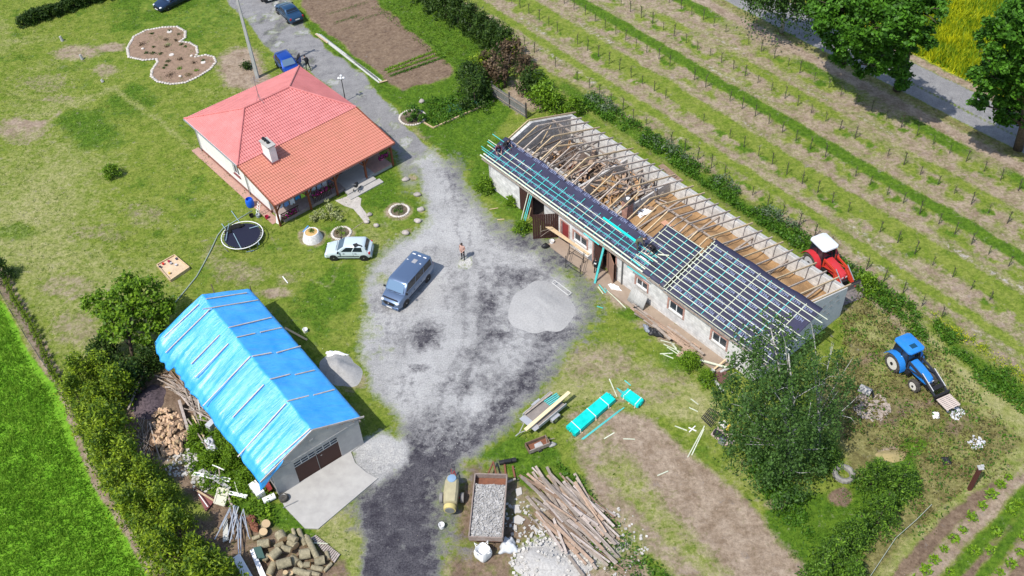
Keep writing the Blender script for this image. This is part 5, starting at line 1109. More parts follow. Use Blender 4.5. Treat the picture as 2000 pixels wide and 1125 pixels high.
# ================= trees, shrubs, crops =================
BARK=M('brown_bark',(.11,.085,.06),.9,col2=(.06,.045,.035),vs=6,bump=.5); BIRCHB=M('white_birch_bark',(.52,.51,.48),.8,col2=(.16,.15,.14),vs=4,vm=.6,stretch=(1,1,2.5))
LIME=leafmat('lime_tree_leaves',(.03,.09,.007),(.085,.23,.014),(.18,.36,.026),1.0); BIRCH=leafmat('birch_leaves',(.03,.07,.013),(.075,.155,.028),(.14,.245,.05),.8)
THUJ=leafmat('yellow_green_thuja',(.05,.10,.007),(.25,.35,.015),(.56,.64,.035),1.3); THUD=leafmat('dark_thuja',(.018,.045,.006),(.055,.105,.012),(.13,.19,.02),1.2)
SHR=leafmat('fresh_shrub_leaves',(.06,.13,.006),(.17,.30,.015),(.33,.46,.03),1.3); SPR=leafmat('spruce_tips',(.02,.055,.006),(.12,.24,.018),(.42,.60,.06),1.2)
WEEDL=leafmat('weed_leaves',(.03,.09,.006),(.09,.21,.014),(.19,.35,.03),1.5); WEEDG=leafmat('grey_green_weeds',(.06,.10,.045),(.16,.22,.12),(.30,.35,.24),1.5)
DRYW=leafmat('dry_weeds',(.08,.065,.022),(.22,.19,.065),(.38,.34,.13),1.5); TWIG=leafmat('brown_twigs',(.06,.04,.025),(.16,.11,.06),(.22,.2,.06),1.5); VARI=leafmat('variegated_leaves',(.20,.24,.08),(.42,.44,.22),(.6,.6,.38),2.5)
CROPL=leafmat('crop_leaves',(.13,.28,.022),(.23,.40,.035),(.37,.53,.08),.6,.35); RAPEL=leafmat('rape_flowers',(.12,.24,.01),(.50,.52,.01),(.80,.74,.015),.45,.35); GRASSL=leafmat('grass_blades',(.055,.115,.008),(.14,.225,.018),(.25,.31,.05),.5,.35)
VEG=leafmat('lettuce_leaves',(.08,.18,.01),(.22,.36,.02),(.38,.48,.04),2)
def crown_pts(blobs,dens,rng,sub=26,sig=.2,hang=0):
    out=[]
    for c,r in blobs:
        r=np.array(r if hasattr(r,'__len__') else (r,r,r*.85)); k=max(8,int(sub*(r.mean()**2)/2.2)); d=rng.normal(size=(k,3)); d/=np.linalg.norm(d,axis=1)[:,None]; rad=rng.uniform(.55,1.05,k)[:,None]
        cc=np.array(c)+d*r*rad; n=max(6,int(dens)); s_=sig*(.6+r.mean()*.28)
        p=cc[:,None,:]+rng.normal(size=(k,n,3))*s_*np.array([1,1,.6])
        if hang: p[:,:,2]-=np.abs(rng.exponential(hang,(k,n)))
        out.append(p.reshape(-1,3))
    return np.concatenate(out)
def tree(name,label,cat,base,blobs,mat,leaf=.15,dens=34,bark=BARK,tr=.22,group=None,hang=0,droop=0,seed=1,sub=26,sig=.2,limbs=True,zmin=.15,stems=None,asp=.65,up=.3):
    rng=np.random.default_rng(seed); base=Vector(base); t=T(name,label,cat,base,0,group)
    pts=crown_pts([(np.array(c)-np.array(base),r) for c,r in blobs],dens,rng,sub,sig,hang); pts=pts[pts[:,2]>zmin]
    V,F,r_=leaves(pts,leaf,up=up,asp=asp,rng=rng,droop=droop); o=np_obj('crown',V,F,mat,r_); o.parent=t
    mb=MB(); top=max((Vector(c)-base for c,r in blobs),key=lambda v:v.z); rr=random.Random(seed)
    st=stems or [(0,0,0)]
    for q,s0 in enumerate(st):
        s0=Vector(s0); e_=(top if q==0 else (Vector(blobs[q][0])-base)); k=5; pp=[s0+(e_-s0)*(i/k)+Vector((rr.uniform(-.2,.2),rr.uniform(-.2,.2),0))*(0<i<k)*e_.z*.05 for i in range(k+1)]
        pp=[Vector((s0.x*(1-(i/k))+e_.x*(i/k)**1.6,s0.y*(1-(i/k))+e_.y*(i/k)**1.6,p.z))+(p-p) for i,p in enumerate(pp)]
        mb.tube(pp,[tr*(1-.85*i/k) for i in range(k+1)],8)
    if limbs:
        for c,r in blobs:
            c=Vector(c)-base; z0=min(max(c.z*.55,.6),top.z*.8); f=z0/max(top.z,.1); s0=Vector((top.x*f**1.6,top.y*f**1.6,z0)); m_=(s0+c)/2+Vector((0,0,.25))
            mb.tube([s0,m_,c],[tr*.36,tr*.2,tr*.06],6)
            for q in range(2 if hang else 4):
                d=Vector((rr.gauss(0,1),rr.gauss(0,1),rr.gauss(.1,.6))).normalized()*(r if not hasattr(r,'__len__') else r[0])*.95; mb.tube([m_.lerp(c,.4+.15*q),c+d*.6,c+d],[tr*.16,tr*.1,tr*.03],5,cap=False)
    P('trunk',mb,bark,t,smooth=2); return t
def Bl(l,rs=1.): return [(G(x,y,z),r*rs) for x,y,z,r in l]
tree('birch_tree','tall weeping birch with white trunk and pale limbs in front of the barn corner','tree',G(1535,925),Bl([(1505,640,11,1.5),(1540,690,10.5,1.8),(1470,665,9,1.3),(1455,720,8.5,1.6),(1428,765,6.5,1.3),(1500,750,9.5,1.9),(1560,765,8.5,1.9),(1470,800,6.5,1.6),(1530,820,7,2.),(1590,810,6,1.7),(1505,870,4.5,1.9),(1560,880,4,1.8),(1455,850,4,1.3),(1530,925,2.4,1.7),(1590,880,2.6,1.3),(1440,810,5,1.1)]),BIRCH,.09,40,BIRCHB,.2,hang=.95,droop=1.6,seed=4,sub=24,stems=[(0,0,0),(.3,.2,0)],sig=.15)
tree('birch_tree','sparser leaning birch with bare white branches right of the tall one','tree',G(1595,890),Bl([(1620,700,7.5,1.3),(1655,715,7,1.1),(1600,735,7.5,1.2),(1640,760,6,1.3),(1585,700,8,1.1),(1650,800,4.5,1.2),(1615,830,3.8,1.3),(1590,650,7.5,.9)]),BIRCH,.08,34,BIRCHB,.15,hang=.6,droop=1.4,seed=8,sub=18,sig=.15)
tree('bushy_tree','bright green bushy tree on the lawn left of the blue tarpaulin','tree',G(262,705),Bl([(235,585,4.2,1.7),(275,575,4.4,1.5),(205,598,3.2,1.1),(300,600,3.4,1.3),(245,630,3,1.5),(182,590,2.8,.8),(250,552,4.8,.9),(290,640,2.4,1.2),(215,645,2.2,1.0),(318,625,2.4,.8)]),SHR,.13,48,BARK,.16,seed=12,sub=32)
tree('lime_tree','large dense lime tree standing between the vineyard and the road','tree',G(1752,176),Bl([(1640,15,10,2.3),(1700,50,10.5,2.5),(1760,38,13,2.2),(1655,80,6.5,1.8),(1735,98,8,2.1),(1782,72,11,1.6),(1612,45,6.5,1.3),(1690,125,4.2,1.3),(1762,140,5,1.0),(1800,15,14,1.8),(1740,-15,14,2.3),(1590,20,6.5,1.1),(1700,-10,13,2.2),(1650,-25,11,2.2),(1640,118,3.4,.9),(1764,165,2.6,.6)]),LIME,.17,90,BARK,.42,'roadside trees',seed=21,sub=26,sig=.2)
tree('lime_tree','dense lime tree at the right edge overhanging the road','tree',G(1988,292),Bl([(1960,95,13,2.0),(1995,50,15,2.2),(1937,150,10,1.4),(1985,165,9,2.0),(1912,155,9.5,1.0),(2030,110,12,2.5),(1962,210,4,1.2),(1992,225,3.4,1.5),(1978,35,15,1.5),(2060,180,8,2.6),(1912,200,5,.8),(2040,30,15,2.5)]),LIME,.17,90,BARK,.42,'roadside trees',seed=22,sub=26,sig=.2)
tree('weeping_birch','weeping birch with hanging strands at the top edge beside the road','tree',G(1527,62),Bl([(1490,-20,5.2,1.5),(1545,-15,5.6,1.6),(1585,5,4.6,1.1),(1530,-60,9,2.4),(1575,-50,8,2),(1480,-50,7,1.8)]),BIRCH,.14,60,BIRCHB,.24,'roadside trees',hang=.9,droop=1.6,seed=23,sub=26)
# thuja hedge prototypes
def thuja(name,label,cat,loc,r,h_,mat,seed,group=None,leaf=.11,n=26,sub=40):
    rng=np.random.default_rng(seed); t=T(name,label,cat,loc,0,group); k=sub; zz=rng.uniform(.05,1,k)**.85; a=rng.uniform(0,6.283,k); rad=r*(1-zz**1.7*.72)*rng.uniform(.45,1.18,k)
    cc=np.stack([np.cos(a)*rad,np.sin(a)*rad,zz*h_],1); p=cc[:,None,:]+rng.normal(size=(k,n,3))*np.array([.16*r,.16*r,.13*h_*.7]); p=p.reshape(-1,3); p=p[p[:,2]>.05]
    V,F,r_=leaves(p,leaf,up=.2,asp=.45,rng=rng,droop=-.7); o=np_obj('crown',V,F,mat,r_); o.parent=t
    mb=MB(); mb.tube([(0,0,0),(0,0,h_*.8)],[.08,.02],6); P('trunk',mb,BARK,t); return t
TH=[thuja('thuja_bush','tmp','hedge bush',(0,0,0),1.3,3.4,THUJ,100+i,leaf=.12,n=38,sub=56) for i in range(3)]
hedge_px=[(158,738),(200,728),(148,775),(190,792),(232,770),(176,832),(218,850),(205,893),(252,905),(232,950),(285,938),(262,1000),(315,985),(292,1048),(345,1035),(322,1095),(378,1085),(352,1135),(402,1140),(425,1128)]
hl=['topmost yellow green thuja of the left hedge by the young tree','second thuja from the top on the inner side of the left hedge','thuja at the upper outer corner of the left hedge beside the fence end','thuja on the outer side beside the top of the bare field path','thuja beside the dark shaded hollow left of the ash heap','outer thuja level with the ash heap','inner thuja beside the twig heap','outer thuja just below the ash heap level','inner thuja left of the firewood heap','outer thuja left of the firewood heap foot','inner thuja below the firewood heap','outer thuja level with the brown fallen panel','inner thuja left of the brown fallen panel','outer thuja level with the metal profile heap','inner thuja left of the metal profile heap','outer thuja near the bottom of the hedge','inner thuja left of the blue grey stool','outermost thuja on the bottom edge','thuja on the bottom edge in the middle of the hedge end','last thuja on the bottom edge beside the white scrap']
rr=random.Random(9)
for i,(x,y) in enumerate(hedge_px):
    o=TH[i] if i<3 else dup(TH[i%3]); o.location=G(x+13,y+16); o.rotation_euler=(0,0,rr.uniform(0,6)); s_=rr.uniform(.85,1.15); o.scale=(s_,s_,s_*rr.uniform(.85,1.1)); o['label']=hl[i]; o['group']='thujas of the left boundary hedge'
DK=[thuja('dark_shrub','tmp','shrub',(0,0,0),1.3,2.3,THUD,130+i,leaf=.12,n=34,sub=50) for i in range(2)]
for i,(x,y,s_,l) in enumerate([(212,700,1.,'dark shrub under the bright bushy tree'),(262,745,1.1,'dark shrub in the shade beside the tarpaulin corner'),(300,705,.9,'dark shrub between the bushy tree and tarpaulin'),(232,735,.9,'dark shrub behind the upper hedge thujas'),(928,195,1.25,'dark shrub at the end of the perennial bed by the fence'),(925,165,1.2,'dark shrub below the straggly brown bush'),(1038,175,1.1,'narrow green shrub left of the barn lane behind the fence'),(5,535,.8,'dark bush on the left edge of the lawn')]):
    o=DK[i] if i<2 else dup(DK[i%2]); o.location=G(x,y+8); o.scale=(s_,)*3; o.rotation_euler=(0,0,i*1.3); o['label']=l; o['group']='dark shrubs'
SH=[thuja('green_shrub','tmp','shrub',(0,0,0),1.2,1.7,SHR,150+i,leaf=.12,n=34,sub=46) for i in range(2)]
for i,(x,y,s_,l) in enumerate([(1062,205,1.3,'fresh green shrub beyond the wooden fence'),(1085,215,1.,'green shrub at the far corner of the barn'),(1050,178,1.1,'green shrub right of the straggly bush'),(1120,220,.9,'low green shrub on the bank right of the barn end'),(948,372,.75,'creeper covered shrub at the barn end wall'),(1020,452,.6,'vine shrub beside the dark barn gate'),(1000,400,.5,'climbing plant on the barn corner'),(455,905,.7,'elder shrub beside the fallen white sheet'),(445,845,.6,'elder shrub below the long poles'),(488,940,.7,'elder shrub at the tarpaulin hem'),(410,905,.6,'bright shrub left of the white sheet'),(385,850,.5,'small bright shrub beside the firewood heap'),(1345,715,.7,'nettle shrub beside the pallets'),(1380,745,.6,'nettle shrub behind the grey gutters'),(222,345,.72,'small spiky shrub alone on the left lawn'),(1690,565,.8,'rounded shrub at the right barn corner')]):
    o=SH[i] if i<2 else dup(SH[i%2]); o.location=G(x,y); o.scale=(s_,)*3; o.rotation_euler=(0,0,i*1.7); o['label']=l; o['group']='green shrubs'
# top hedge: dark thujas beside the vineyard
HD=[thuja('hedge_thuja','tmp','hedge bush',(0,0,0),1.35,3.3,THUD,170+i,leaf=.14,n=40,sub=60) for i in range(2)]
tp=[(800,-25),(824,-8),(848,8),(872,24),(896,40),(920,56),(944,73),(968,90),(986,104)]; od=['ninth','eighth','seventh','sixth','fifth','fourth','third','second','first']
for i,(x,y) in enumerate(tp):
    o=HD[i] if i<2 else dup(HD[i%2]); o.location=G(x,y+12); o.rotation_euler=(0,0,i*1.1); o['label']=f'dark thuja of the top hedge, {od[i]} counted from the straggly bush'; o['group']='dark thujas of the top hedge'
tree('straggly_bush','straggly brown and yellow green overgrown bush at the hedge end','bush',G(985,172),[(G(1000,95,2.6),1.2),(G(950,115,2.2),1.1),(G(1025,120,2.3),1.1),(G(975,130,2.2),1.2)],TWIG,.13,60,BARK,.12,seed=31,hang=.5,droop=1)
tree('creeper_bush','yellow green creeper draped over the left side of the straggly bush','bush',G(938,150),[(G(940,105,2.6),.8),(G(932,122,2.0),.8),(G(1000,80,3.1),.7)],THUJ,.1,50,BARK,.08,seed=32,hang=.5,droop=1)
# low hedge top left
pl_=[(48,50),(62,44),(76,40),(90,35),(104,31),(118,26),(132,21),(146,15),(160,10),(175,6),(190,2),(206,-3),(222,-8)]
LH=thuja('low_hedge_shrub','tmp','hedge bush',(0,0,0),.95,1.2,THUD,190,leaf=.12,n=34,sub=40)
for i,(x,y) in enumerate(pl_):
    o=LH if i==0 else dup(LH); o.location=G(x,y); o.rotation_euler=(0,0,i*.9); s_=.9+.25*((i*7)%5)/5; o.scale=(s_,s_,s_); o['group']='shrubs of the low hedge at top left'; o['label']='dark green shrub in the low hedge at the top left of the lawn'
# young conifers beside the left fence
YC=thuja('young_thuja','tmp','young thuja',(0,0,0),.32,.85,THUJ,200,leaf=.06,n=16,sub=22)
for i in range(21):
    f=i/20; x=12+f*(118-12); y=545+f*(748-545)+6*math.sin(f*9); o=YC if i==0 else dup(YC); o.location=G(x,y); s_=.75+.4*((i*5)%7)/7; o.scale=(s_,s_,s_); o['label']='young thuja planted in a row inside the left wire fence'; o['group']='young thujas along the left fence'
# spruces bottom right
def spruce(label,loc,r,h_,seed):
    rng=np.random.default_rng(seed); t=T('spruce_tree',label,'spruce',loc,0,'spruces at the lower right'); P3=[]
    for k in range(13):
        z=h_*(.08+.9*k/13); R_=r*(1-k/13.5)**.8
        for a in np.arange(0,6.28,6.28/max(6,15-k)): 
            a+=rng.uniform(-.2,.2)+k*.4; n=24; f=rng.uniform(.15,1,n); p=np.stack([np.cos(a)*R_*f+rng.normal(0,.07,n),np.sin(a)*R_*f+rng.normal(0,.07,n),z-.18*f*R_+rng.normal(0,.04,n)+.12*f**3],1); P3.append(p)
    p=np.concatenate(P3); V,F,r_=leaves(p,.09,up=.5,asp=.4,rng=rng); o=np_obj('crown',V,F,SPR,r_); o.parent=t; mb=MB(); mb.tube([(0,0,0),(0,0,h_)],[.12,.02],6); P('trunk',mb,BARK,t); return t
for i,(x,y,r,h_,l) in enumerate([(1752,960,1.7,3.2,'spruce at the right end of the group below the sandy mound'),(1700,950,1.5,3.0,'spruce beside the old tractor tyre'),(1712,1025,1.6,3.6,'light tipped spruce in the middle of the group'),(1660,1065,1.5,3.4,'spruce above the dark soil patch by the green bank'),(1622,1105,1.4,3.2,'spruce third from the bottom edge'),(1596,1140,1.3,2.6,'spruce nearest the brown plot on the bottom edge'),(1655,1140,1.4,2.8,'spruce on the bottom edge behind the wire'),(1610,905,1.3,2.4,'darker spruce between the birch and the tyre')]): spruce(l,G(x,y),r,h_,300+i)
tree('variegated_shrub','cream and yellow variegated shrub on the lawn before the porch','shrub',G(648,432),[(G(640,400,.9),.6),(G(628,418,.6),.5),(G(655,422,.5),.5),(G(615,425,.4),.3)],VARI,.07,34,BARK,.04,seed=33,sub=60,sig=.16,zmin=.03,limbs=False)
# white flowering bush with ring, perennials
tree('peony_bush','rounded dark bush with white blooms inside a stone ring by the lane','bush',G(808,238),[(G(808,215,.8),.75),(G(800,225,.6),.6),(G(820,228,.6),.6)],WEEDL,.09,40,BARK,.05,seed=34,sub=46,sig=.16,zmin=.03)
rng=np.random.default_rng(5)
def scatter(name,label_kind,pts,h_,leaf,mat,n,seed,sig=.14,asp=.5,up=.1,kind='stuff',cat=None,label=None):
    rng=np.random.default_rng(seed); pts=np.asarray(pts); k=len(pts); hh=np.asarray(h_)*np.ones(k)
    p=np.repeat(pts,n,0)+np.stack([rng.normal(0,sig,k*n),rng.normal(0,sig,k*n),rng.random(k*n)**.8*np.repeat(hh,n)],1)
    V,F,r_=leaves(p,leaf,up=up,asp=asp,rng=rng,droop=-.5); o=np_obj(name,V,F,mat,r_); o['kind']=kind
    if label: o['label']=label
    if cat: o['category']=cat
    return o
def in_poly(poly,n,seed):
    r=np.random.default_rng(seed); p=np.array([tuple(G(*q)) for q in poly]); lo=p[:,:2].min(0); hi=p[:,:2].max(0); P0=r.uniform(lo,hi,(n,2)); ins=sdf([tuple(q[:2]) for q in p],P0[:,0],P0[:,1])>0; P0=P0[ins]; return np.concatenate([P0,gz(P0[:,0],P0[:,1])[:,None]],1)
def in_band(F,x0,x1,y0,y1,n,seed,mod=None):
    r=np.random.default_rng(seed); u=r.uniform(x0,x1,n); v=r.uniform(y0,y1,n)
    if mod is not None: k=fbm(u*1.,v*1.,2.2,seed)>mod; u=u[k]; v=v[k]
    x=F.X.x*u+F.Y.x*v; y=F.X.y*u+F.Y.y*v; return np.stack([x,y,gz(x,y)],1)
scatter('weeds','',in_band(VF,51.0,52.9,2,60,2600,61,.42),.55,.10,WEEDL,9,61,label='tall green weeds growing in a strip behind the barn',cat='weeds')
scatter('weeds','',in_band(VF,51.6,53.2,26,60,700,62,.5),.7,.11,WEEDG,9,62,label='grey green weeds along the vineyard edge',cat='weeds')
scatter('weeds','',in_band(VF,50.2,51.2,4,22,500,63,.5),.4,.10,WEEDL,8,63,label='weeds on the bank beside the blue tractor',cat='weeds')
scatter('weeds','',in_poly([(125,760),(140,770),(190,870),(240,960),(292,1048),(345,1140),(322,1140),(270,1060),(216,968),(160,868)],500,74),.3,.08,WEEDL,7,74,label='green weeds between the bare field path and the left hedge',cat='weeds')
scatter('weed_flowers','',in_band(VF,52.6,53.4,8,22,260,64),.5,.06,RAPEL,8,64,label='yellow weed flowers at the vineyard edge',cat='weeds')
scatter('dry_weeds','',in_poly([(1640,600),(1720,560),(1800,640),(1900,760),(1990,860),(1960,930),(1880,960),(1790,1060),(1780,900),(1640,860),(1640,700)],1500,65),.28,.08,DRYW,7,65,sig=.2,label='dry straw coloured weeds on the rough ground',cat='weeds')
scatter('weeds','',in_poly([(1640,600),(1720,560),(1800,640),(1900,760),(1990,860),(1960,930),(1880,960),(1790,1060),(1780,900),(1640,860),(1640,700)],900,66),.35,.09,WEEDL,7,66,sig=.2,label='green weeds on the rough ground',cat='weeds')
scatter('weeds','',in_poly([(1080,900),(1130,930),(1190,1010),(1260,1080),(1330,1150),(1230,1200),(1150,1060)],700,67),.3,.09,WEEDL,8,67,label='green weeds beside the plank pile',cat='weeds')
scatter('weeds','',in_poly([(370,820),(430,800),(470,900),(530,950),(540,1030),(470,1000),(400,960),(360,900)],900,68),.5,.10,SHR,9,68,label='green weeds between garage and firewood',cat='weeds')
scatter('weeds','',in_poly([(1480,900),(1560,960),(1640,960),(1720,900),(1790,870),(1800,960),(1700,1060),(1600,1180),(1560,1100),(1500,1030)],900,69),.16,.06,WEEDL,5,69,label='lush ground cover under the birch and spruces',cat='ground cover')
scatter('weeds','',in_poly([(1440,850),(1500,880),(1560,960),(1590,1060),(1540,1030),(1470,940)],700,70),.3,.09,WEEDL,8,70,label='nettles along the right side of the brown plot',cat='weeds')
scatter('perennials','',in_poly([(825,200),(960,175),(965,205),(850,250),(832,235)],600,71),.5,.10,WEEDL,9,71,label='leafy perennials filling the edged bed by the fence',cat='perennials')
scatter('perennials','',in_poly([(870,215),(940,190),(945,205),(880,228)],160,72),.5,.08,leafmat('blue_green_leaves',(.02,.09,.05),(.06,.17,.10),None,2),9,72,label='blue green leaves in the edged bed',cat='perennials')
scatter('bank_grass','',in_poly([(720,10),(790,0),(950,110),(930,170),(900,150)],1200,73),.3,.08,GRASSL,6,73,label='tall grass on the green bank below the top hedge',cat='grass')
# crop fields
def blades(name,pts,h_,w_,mat,n,seed,lab,cat):
    r=np.random.default_rng(seed); k=len(pts)*n; c=np.repeat(pts,n,0)+np.stack([r.normal(0,.16,k),r.normal(0,.16,k),np.zeros(k)],1); a=r.uniform(0,6.28,k); d=np.stack([np.cos(a),np.sin(a),np.zeros(k)],1)*w_; ln=np.stack([r.normal(0,.35,k),r.normal(0,.35,k),np.ones(k)],1)*(h_*r.uniform(.6,1.15,k))[:,None]
    V=np.stack([c-d,c+d,c+ln],1).reshape(-1,3); o=np_obj(name,V,np.arange(3*k).reshape(k,3),mat,r.random(k)*.6); o['kind']='stuff'; o['label']=lab; o['category']=cat
blades('crop_plants',in_poly([(-40,520),(-6,590),(50,700),(92,760),(134,872),(186,975),(242,1062),(292,1140),(-60,1180)],26000,81),.34,.035,CROPL,4,81,'dense bright green young cereal crop','crop')
rp=in_band(VF,82,115,22,56,24000,82); rx,ry=proj_np(rp); k=(rx>1760)&(rx<2030)&(ry>-30)&(ry<210); blades('rape_plants',rp[k],.9,.09,RAPEL,5,82,'yellow flowering rape crop','crop')
gm=(W['lush']>.5)&(qx>-20)&(qx<2020)&(qy>-20)&(qy<1150); gi=np.nonzero(gm)[0]; rng=np.random.default_rng(83); gi=rng.choice(gi,min(16000,len(gi)),False)
blades('grass',np.stack([PX[gi],PY[gi],ZZ[gi]],1),.12,.018,GRASSL,5,83,'short lush grass','grass')
gm=((W['lawn']+W['dry'])>.5)&(qx>-20)&(qx<2020)&(qy>-20)&(qy<1150)&(u55<50); gi=np.nonzero(gm)[0]; gi=rng.choice(gi,min(24000,len(gi)),False)
blades('grass',np.stack([PX[gi],PY[gi],ZZ[gi]],1),.09,.016,GRASSL,4,84,'mown lawn grass','grass')
gi=rng.choice(np.nonzero(((W['lawn']+W['dry']+W['lush'])>.6)&(qx>-20)&(qx<1500)&(qy>-20)&(qy<1150)&(u55<50)&(fbm(PX,PY,4,121)>.5)&~((qx>540)&(qx<745)&(qy>865)&(qy<1035)))[0],2600,False)
scatter('grass_tufts','',np.stack([PX[gi],PY[gi],ZZ[gi]],1),.16,.05,GRASSL,7,122,sig=.10,label='darker tufts standing in the lawn',cat='grass')
gi=rng.choice(np.nonzero(((W['lawn']+W['dry']+W['lush'])>.6)&(qx>-20)&(qx<1500)&(qy>-20)&(qy<1150)&(u55<50))[0],1500,False)
scatter('daisies','',np.stack([PX[gi],PY[gi],ZZ[gi]+.06],1),.04,.035,leafmat('daisy_petals',(.45,.45,.30),(.62,.62,.5),None,3),1,123,sig=.2,label='small pale flowers scattered in the lawn',cat='flowers')
# vineyard saplings, each with its stake
mbs=[]
def sapling(seed):
    r=random.Random(seed); t=T('vine_sapling','young leafless vine on a dark stake in the vineyard rows','young vine',(0,0,0),0,'young vines in the vineyard')
    mb=MB(); l=r.uniform(-.07,.07); mb.tube([(0,0,0),(l,l*.5,1.15)],[.035,.03],6); P('stake',mb,M('dark_stake',(.07,.06,.05),.9),t)
    mb=MB()
    for k in range(5): a=r.uniform(0,6.28); z=r.uniform(.5,1.1); mb.tube([(l*z*.8,0,z),(math.cos(a)*.14,math.sin(a)*.14,z+.18),(math.cos(a)*.2,math.sin(a)*.2,z+.3)],[.014,.01,.006],4,cap=False)
    P('shoot',mb,BARK,t)
    rng=np.random.default_rng(seed); p=rng.normal(size=(26,3))*np.array([.11,.11,.25])+np.array([0,0,.75]); V,F,q=leaves(p,.05,rng=rng); o=np_obj('leaf_buds',V,F,WEEDL,q); o.parent=t; o['kind']='stuff'
    return t
SP=[sapling(400+i) for i in range(5)]; n_=0; rr=random.Random(6)
for ri,xc in enumerate((53.45,57.8,62.1,66.35,70.8)):
    v=20+rr.uniform(0,1.6)
    while v<104:
        p=VF(xc+rr.uniform(-.08,.08),v); X_,Y_=proj_np([tuple(p)]); v+=1.66+rr.uniform(-.12,.12)
        if not(-10<X_[0]<2010 and -10<Y_[0]<1130) or rr.random()<.11: continue
        o=SP[n_] if n_<5 else dup(SP[n_%5]); o.location=p; o.rotation_euler=(0,0,rr.uniform(0,6.28)); s_=rr.uniform(.75,1.2); o.scale=(s_,s_,s_); n_+=1
print('vines',n_)
# cabbage-like seedlings bottom right
CB=thuja('seedling_plant','tmp','seedling',(0,0,0),.32,.28,VEG,210,leaf=.075,n=8,sub=14)
sp_=[(1967,934),(1952,950),(1934,970),(1918,991),(1898,1013),(1880,1037),(1861,1054),(1842,1075),(1823,1097),(1807,1118),(1788,1136),(2000,1052),(1990,1080),(1971,1104),(1951,1121),(1933,1078),(1975,1000),(1991,985),(1945,1040),(1853,1119),(1900,1080)]
for i,(x,y) in enumerate(sp_):
    o=CB if i==0 else dup(CB); o.location=G(x,y); s_=1.1+.6*((i*3)%7)/7; o.scale=(s_,)*3; o.rotation_euler=(0,0,i); o['label']='leafy green seedling in the planted rows at the lower right'; o['group']='seedlings in the lower right rows'
# lettuce rows in the vegetable plot
for j,(a,c,m_) in enumerate([((752,138),(852,100),VEG),((757,143),(860,106),VEG),((764,149),(868,112),WEEDL)]):
    pts=[G(a[0]+(c[0]-a[0])*k/70,a[1]+(c[1]-a[1])*k/70) for k in range(71)]; scatter('lettuce_row','',[tuple(p) for p in pts],.16,.07,m_,14,90+j,sig=.10,label=['yellow green lettuce row farthest up the plot','middle light green lettuce row','darker green lettuce row nearest the bare end'][j],cat='vegetables')
for j,(a,c) in enumerate([((700,40),(790,12)),((640,28),(720,4)),((655,45),(700,30))]):
    pts=[G(a[0]+(c[0]-a[0])*k/50,a[1]+(c[1]-a[1])*k/50) for k in range(51)]; scatter('sprout_row','',[tuple(p) for p in pts],.08,.05,WEEDL,5,95+j,sig=.16,label='faint green sprouts in the tilled plot',cat='vegetables')
# ridges of the tilled plot (real furrows)
mb=MB(); 
for j in range(26):
    f=j/25; a=(600+f*185,-8+f*180); c=(705+f*185,-40+f*168); 
    pa,pc=G(*a),G(*c); L_=(pc-pa); nseg=24; vs=[]; fs=[]; sd_=L_.cross(Vector((0,0,1))).normalized()
    for k in range(nseg+1):
        p=pa+L_*(k/nseg); w_=.11+.03*math.sin(k*1.7+j); h_=.045+.02*math.sin(k*2.3+j*1.1); X_,Y_=proj_np([tuple(p)]); ok=sdf([(560,-80),(690,-80),(740,10),(820,75),(880,125),(884,138),(868,150),(788,172),(756,154),(695,110),(640,58),(590,18)],X_,Y_)[0]>0
        if not ok: h_=-.1
        vs+=[p-sd_*w_+Vector((0,0,-.03)),p+Vector((0,0,h_)),p+sd_*w_+Vector((0,0,-.03))]
    for k in range(nseg): i=k*3; fs+=[(i,i+1,i+4,i+3),(i+1,i+2,i+5,i+4)]
    mb.add(vs,fs)
S('tilled_ridges',mb,M('tilled_soil',(.20,.145,.10),.95,col2=(.13,.09,.06),vs=4,bump=.5,bs=12),'low ridges of the tilled vegetable plot','soil ridges',smooth=2,kind='stuff')
# ================= everything lying about =================
rr=random.Random(42)
def board(name,a,c,w_,h_,mat,label,cat,group=None,za=.03,zc=None,up=(0,0,1)):
    a=G(*a,za) if len(a)==2 else Vector(a); c=G(*c,za if zc is None else zc) if len(c)==2 else Vector(c)
    mb=MB(); mb.beam(a,c,w_,h_,up=up); return S(name,mb,mat,label,cat,group)
def quad(pts,z=0): return [G(x,y,z) for x,y in pts]
# --- trampoline
tc_=G(473,459,.0); c0=G(473,459,.62); t=T('trampoline','round black trampoline with white rim and its net lying on it','trampoline',(c0.x,c0.y,0)); Rt=1.72
def circ(r,z,n=40): return [(math.cos(2*math.pi*k/n)*r,math.sin(2*math.pi*k/n)*r,z) for k in range(n)]
mb=MB(); pts=circ(Rt,.62)+[circ(Rt,.62)[0]]; mb.tube(pts,.035,8,cap=False); P('rim',mb,WHP,t,smooth=2)
mb=MB(); mb.prism([p[:2] for p in circ(Rt-.22,0)],.585,.60); P('jumping_mat',mb,M('trampoline_mat',(.012,.013,.03),.6),t)
mb=MB()
for k in range(48): a=2*math.pi*k/48; mb.tube([(math.cos(a)*(Rt-.24),math.sin(a)*(Rt-.24),.60),(math.cos(a)*(Rt-.02),math.sin(a)*(Rt-.02),.62)],.013,4)
P('springs',mb,STEEL,t,kind='stuff')
for k in range(4):
    a=R(40+90*k); mb=MB(); mb.tube([(math.cos(a-.2)*Rt,math.sin(a-.2)*Rt,.6),(math.cos(a-.2)*Rt,math.sin(a-.2)*Rt,.03),(math.cos(a+.2)*Rt,math.sin(a+.2)*Rt,.03),(math.cos(a+.2)*Rt,math.sin(a+.2)*Rt,.6)],.025,6); P('leg',mb,STEEL,t,smooth=2)
mb=MB()
for i,(x,y,r_) in enumerate(((452,445,.42),(462,442,.4),(446,453,.3),(470,440,.3))): p=G(x,y,.64); mb.blob(p,(r_,r_*.7,.16),12,7,.3,seed=i)
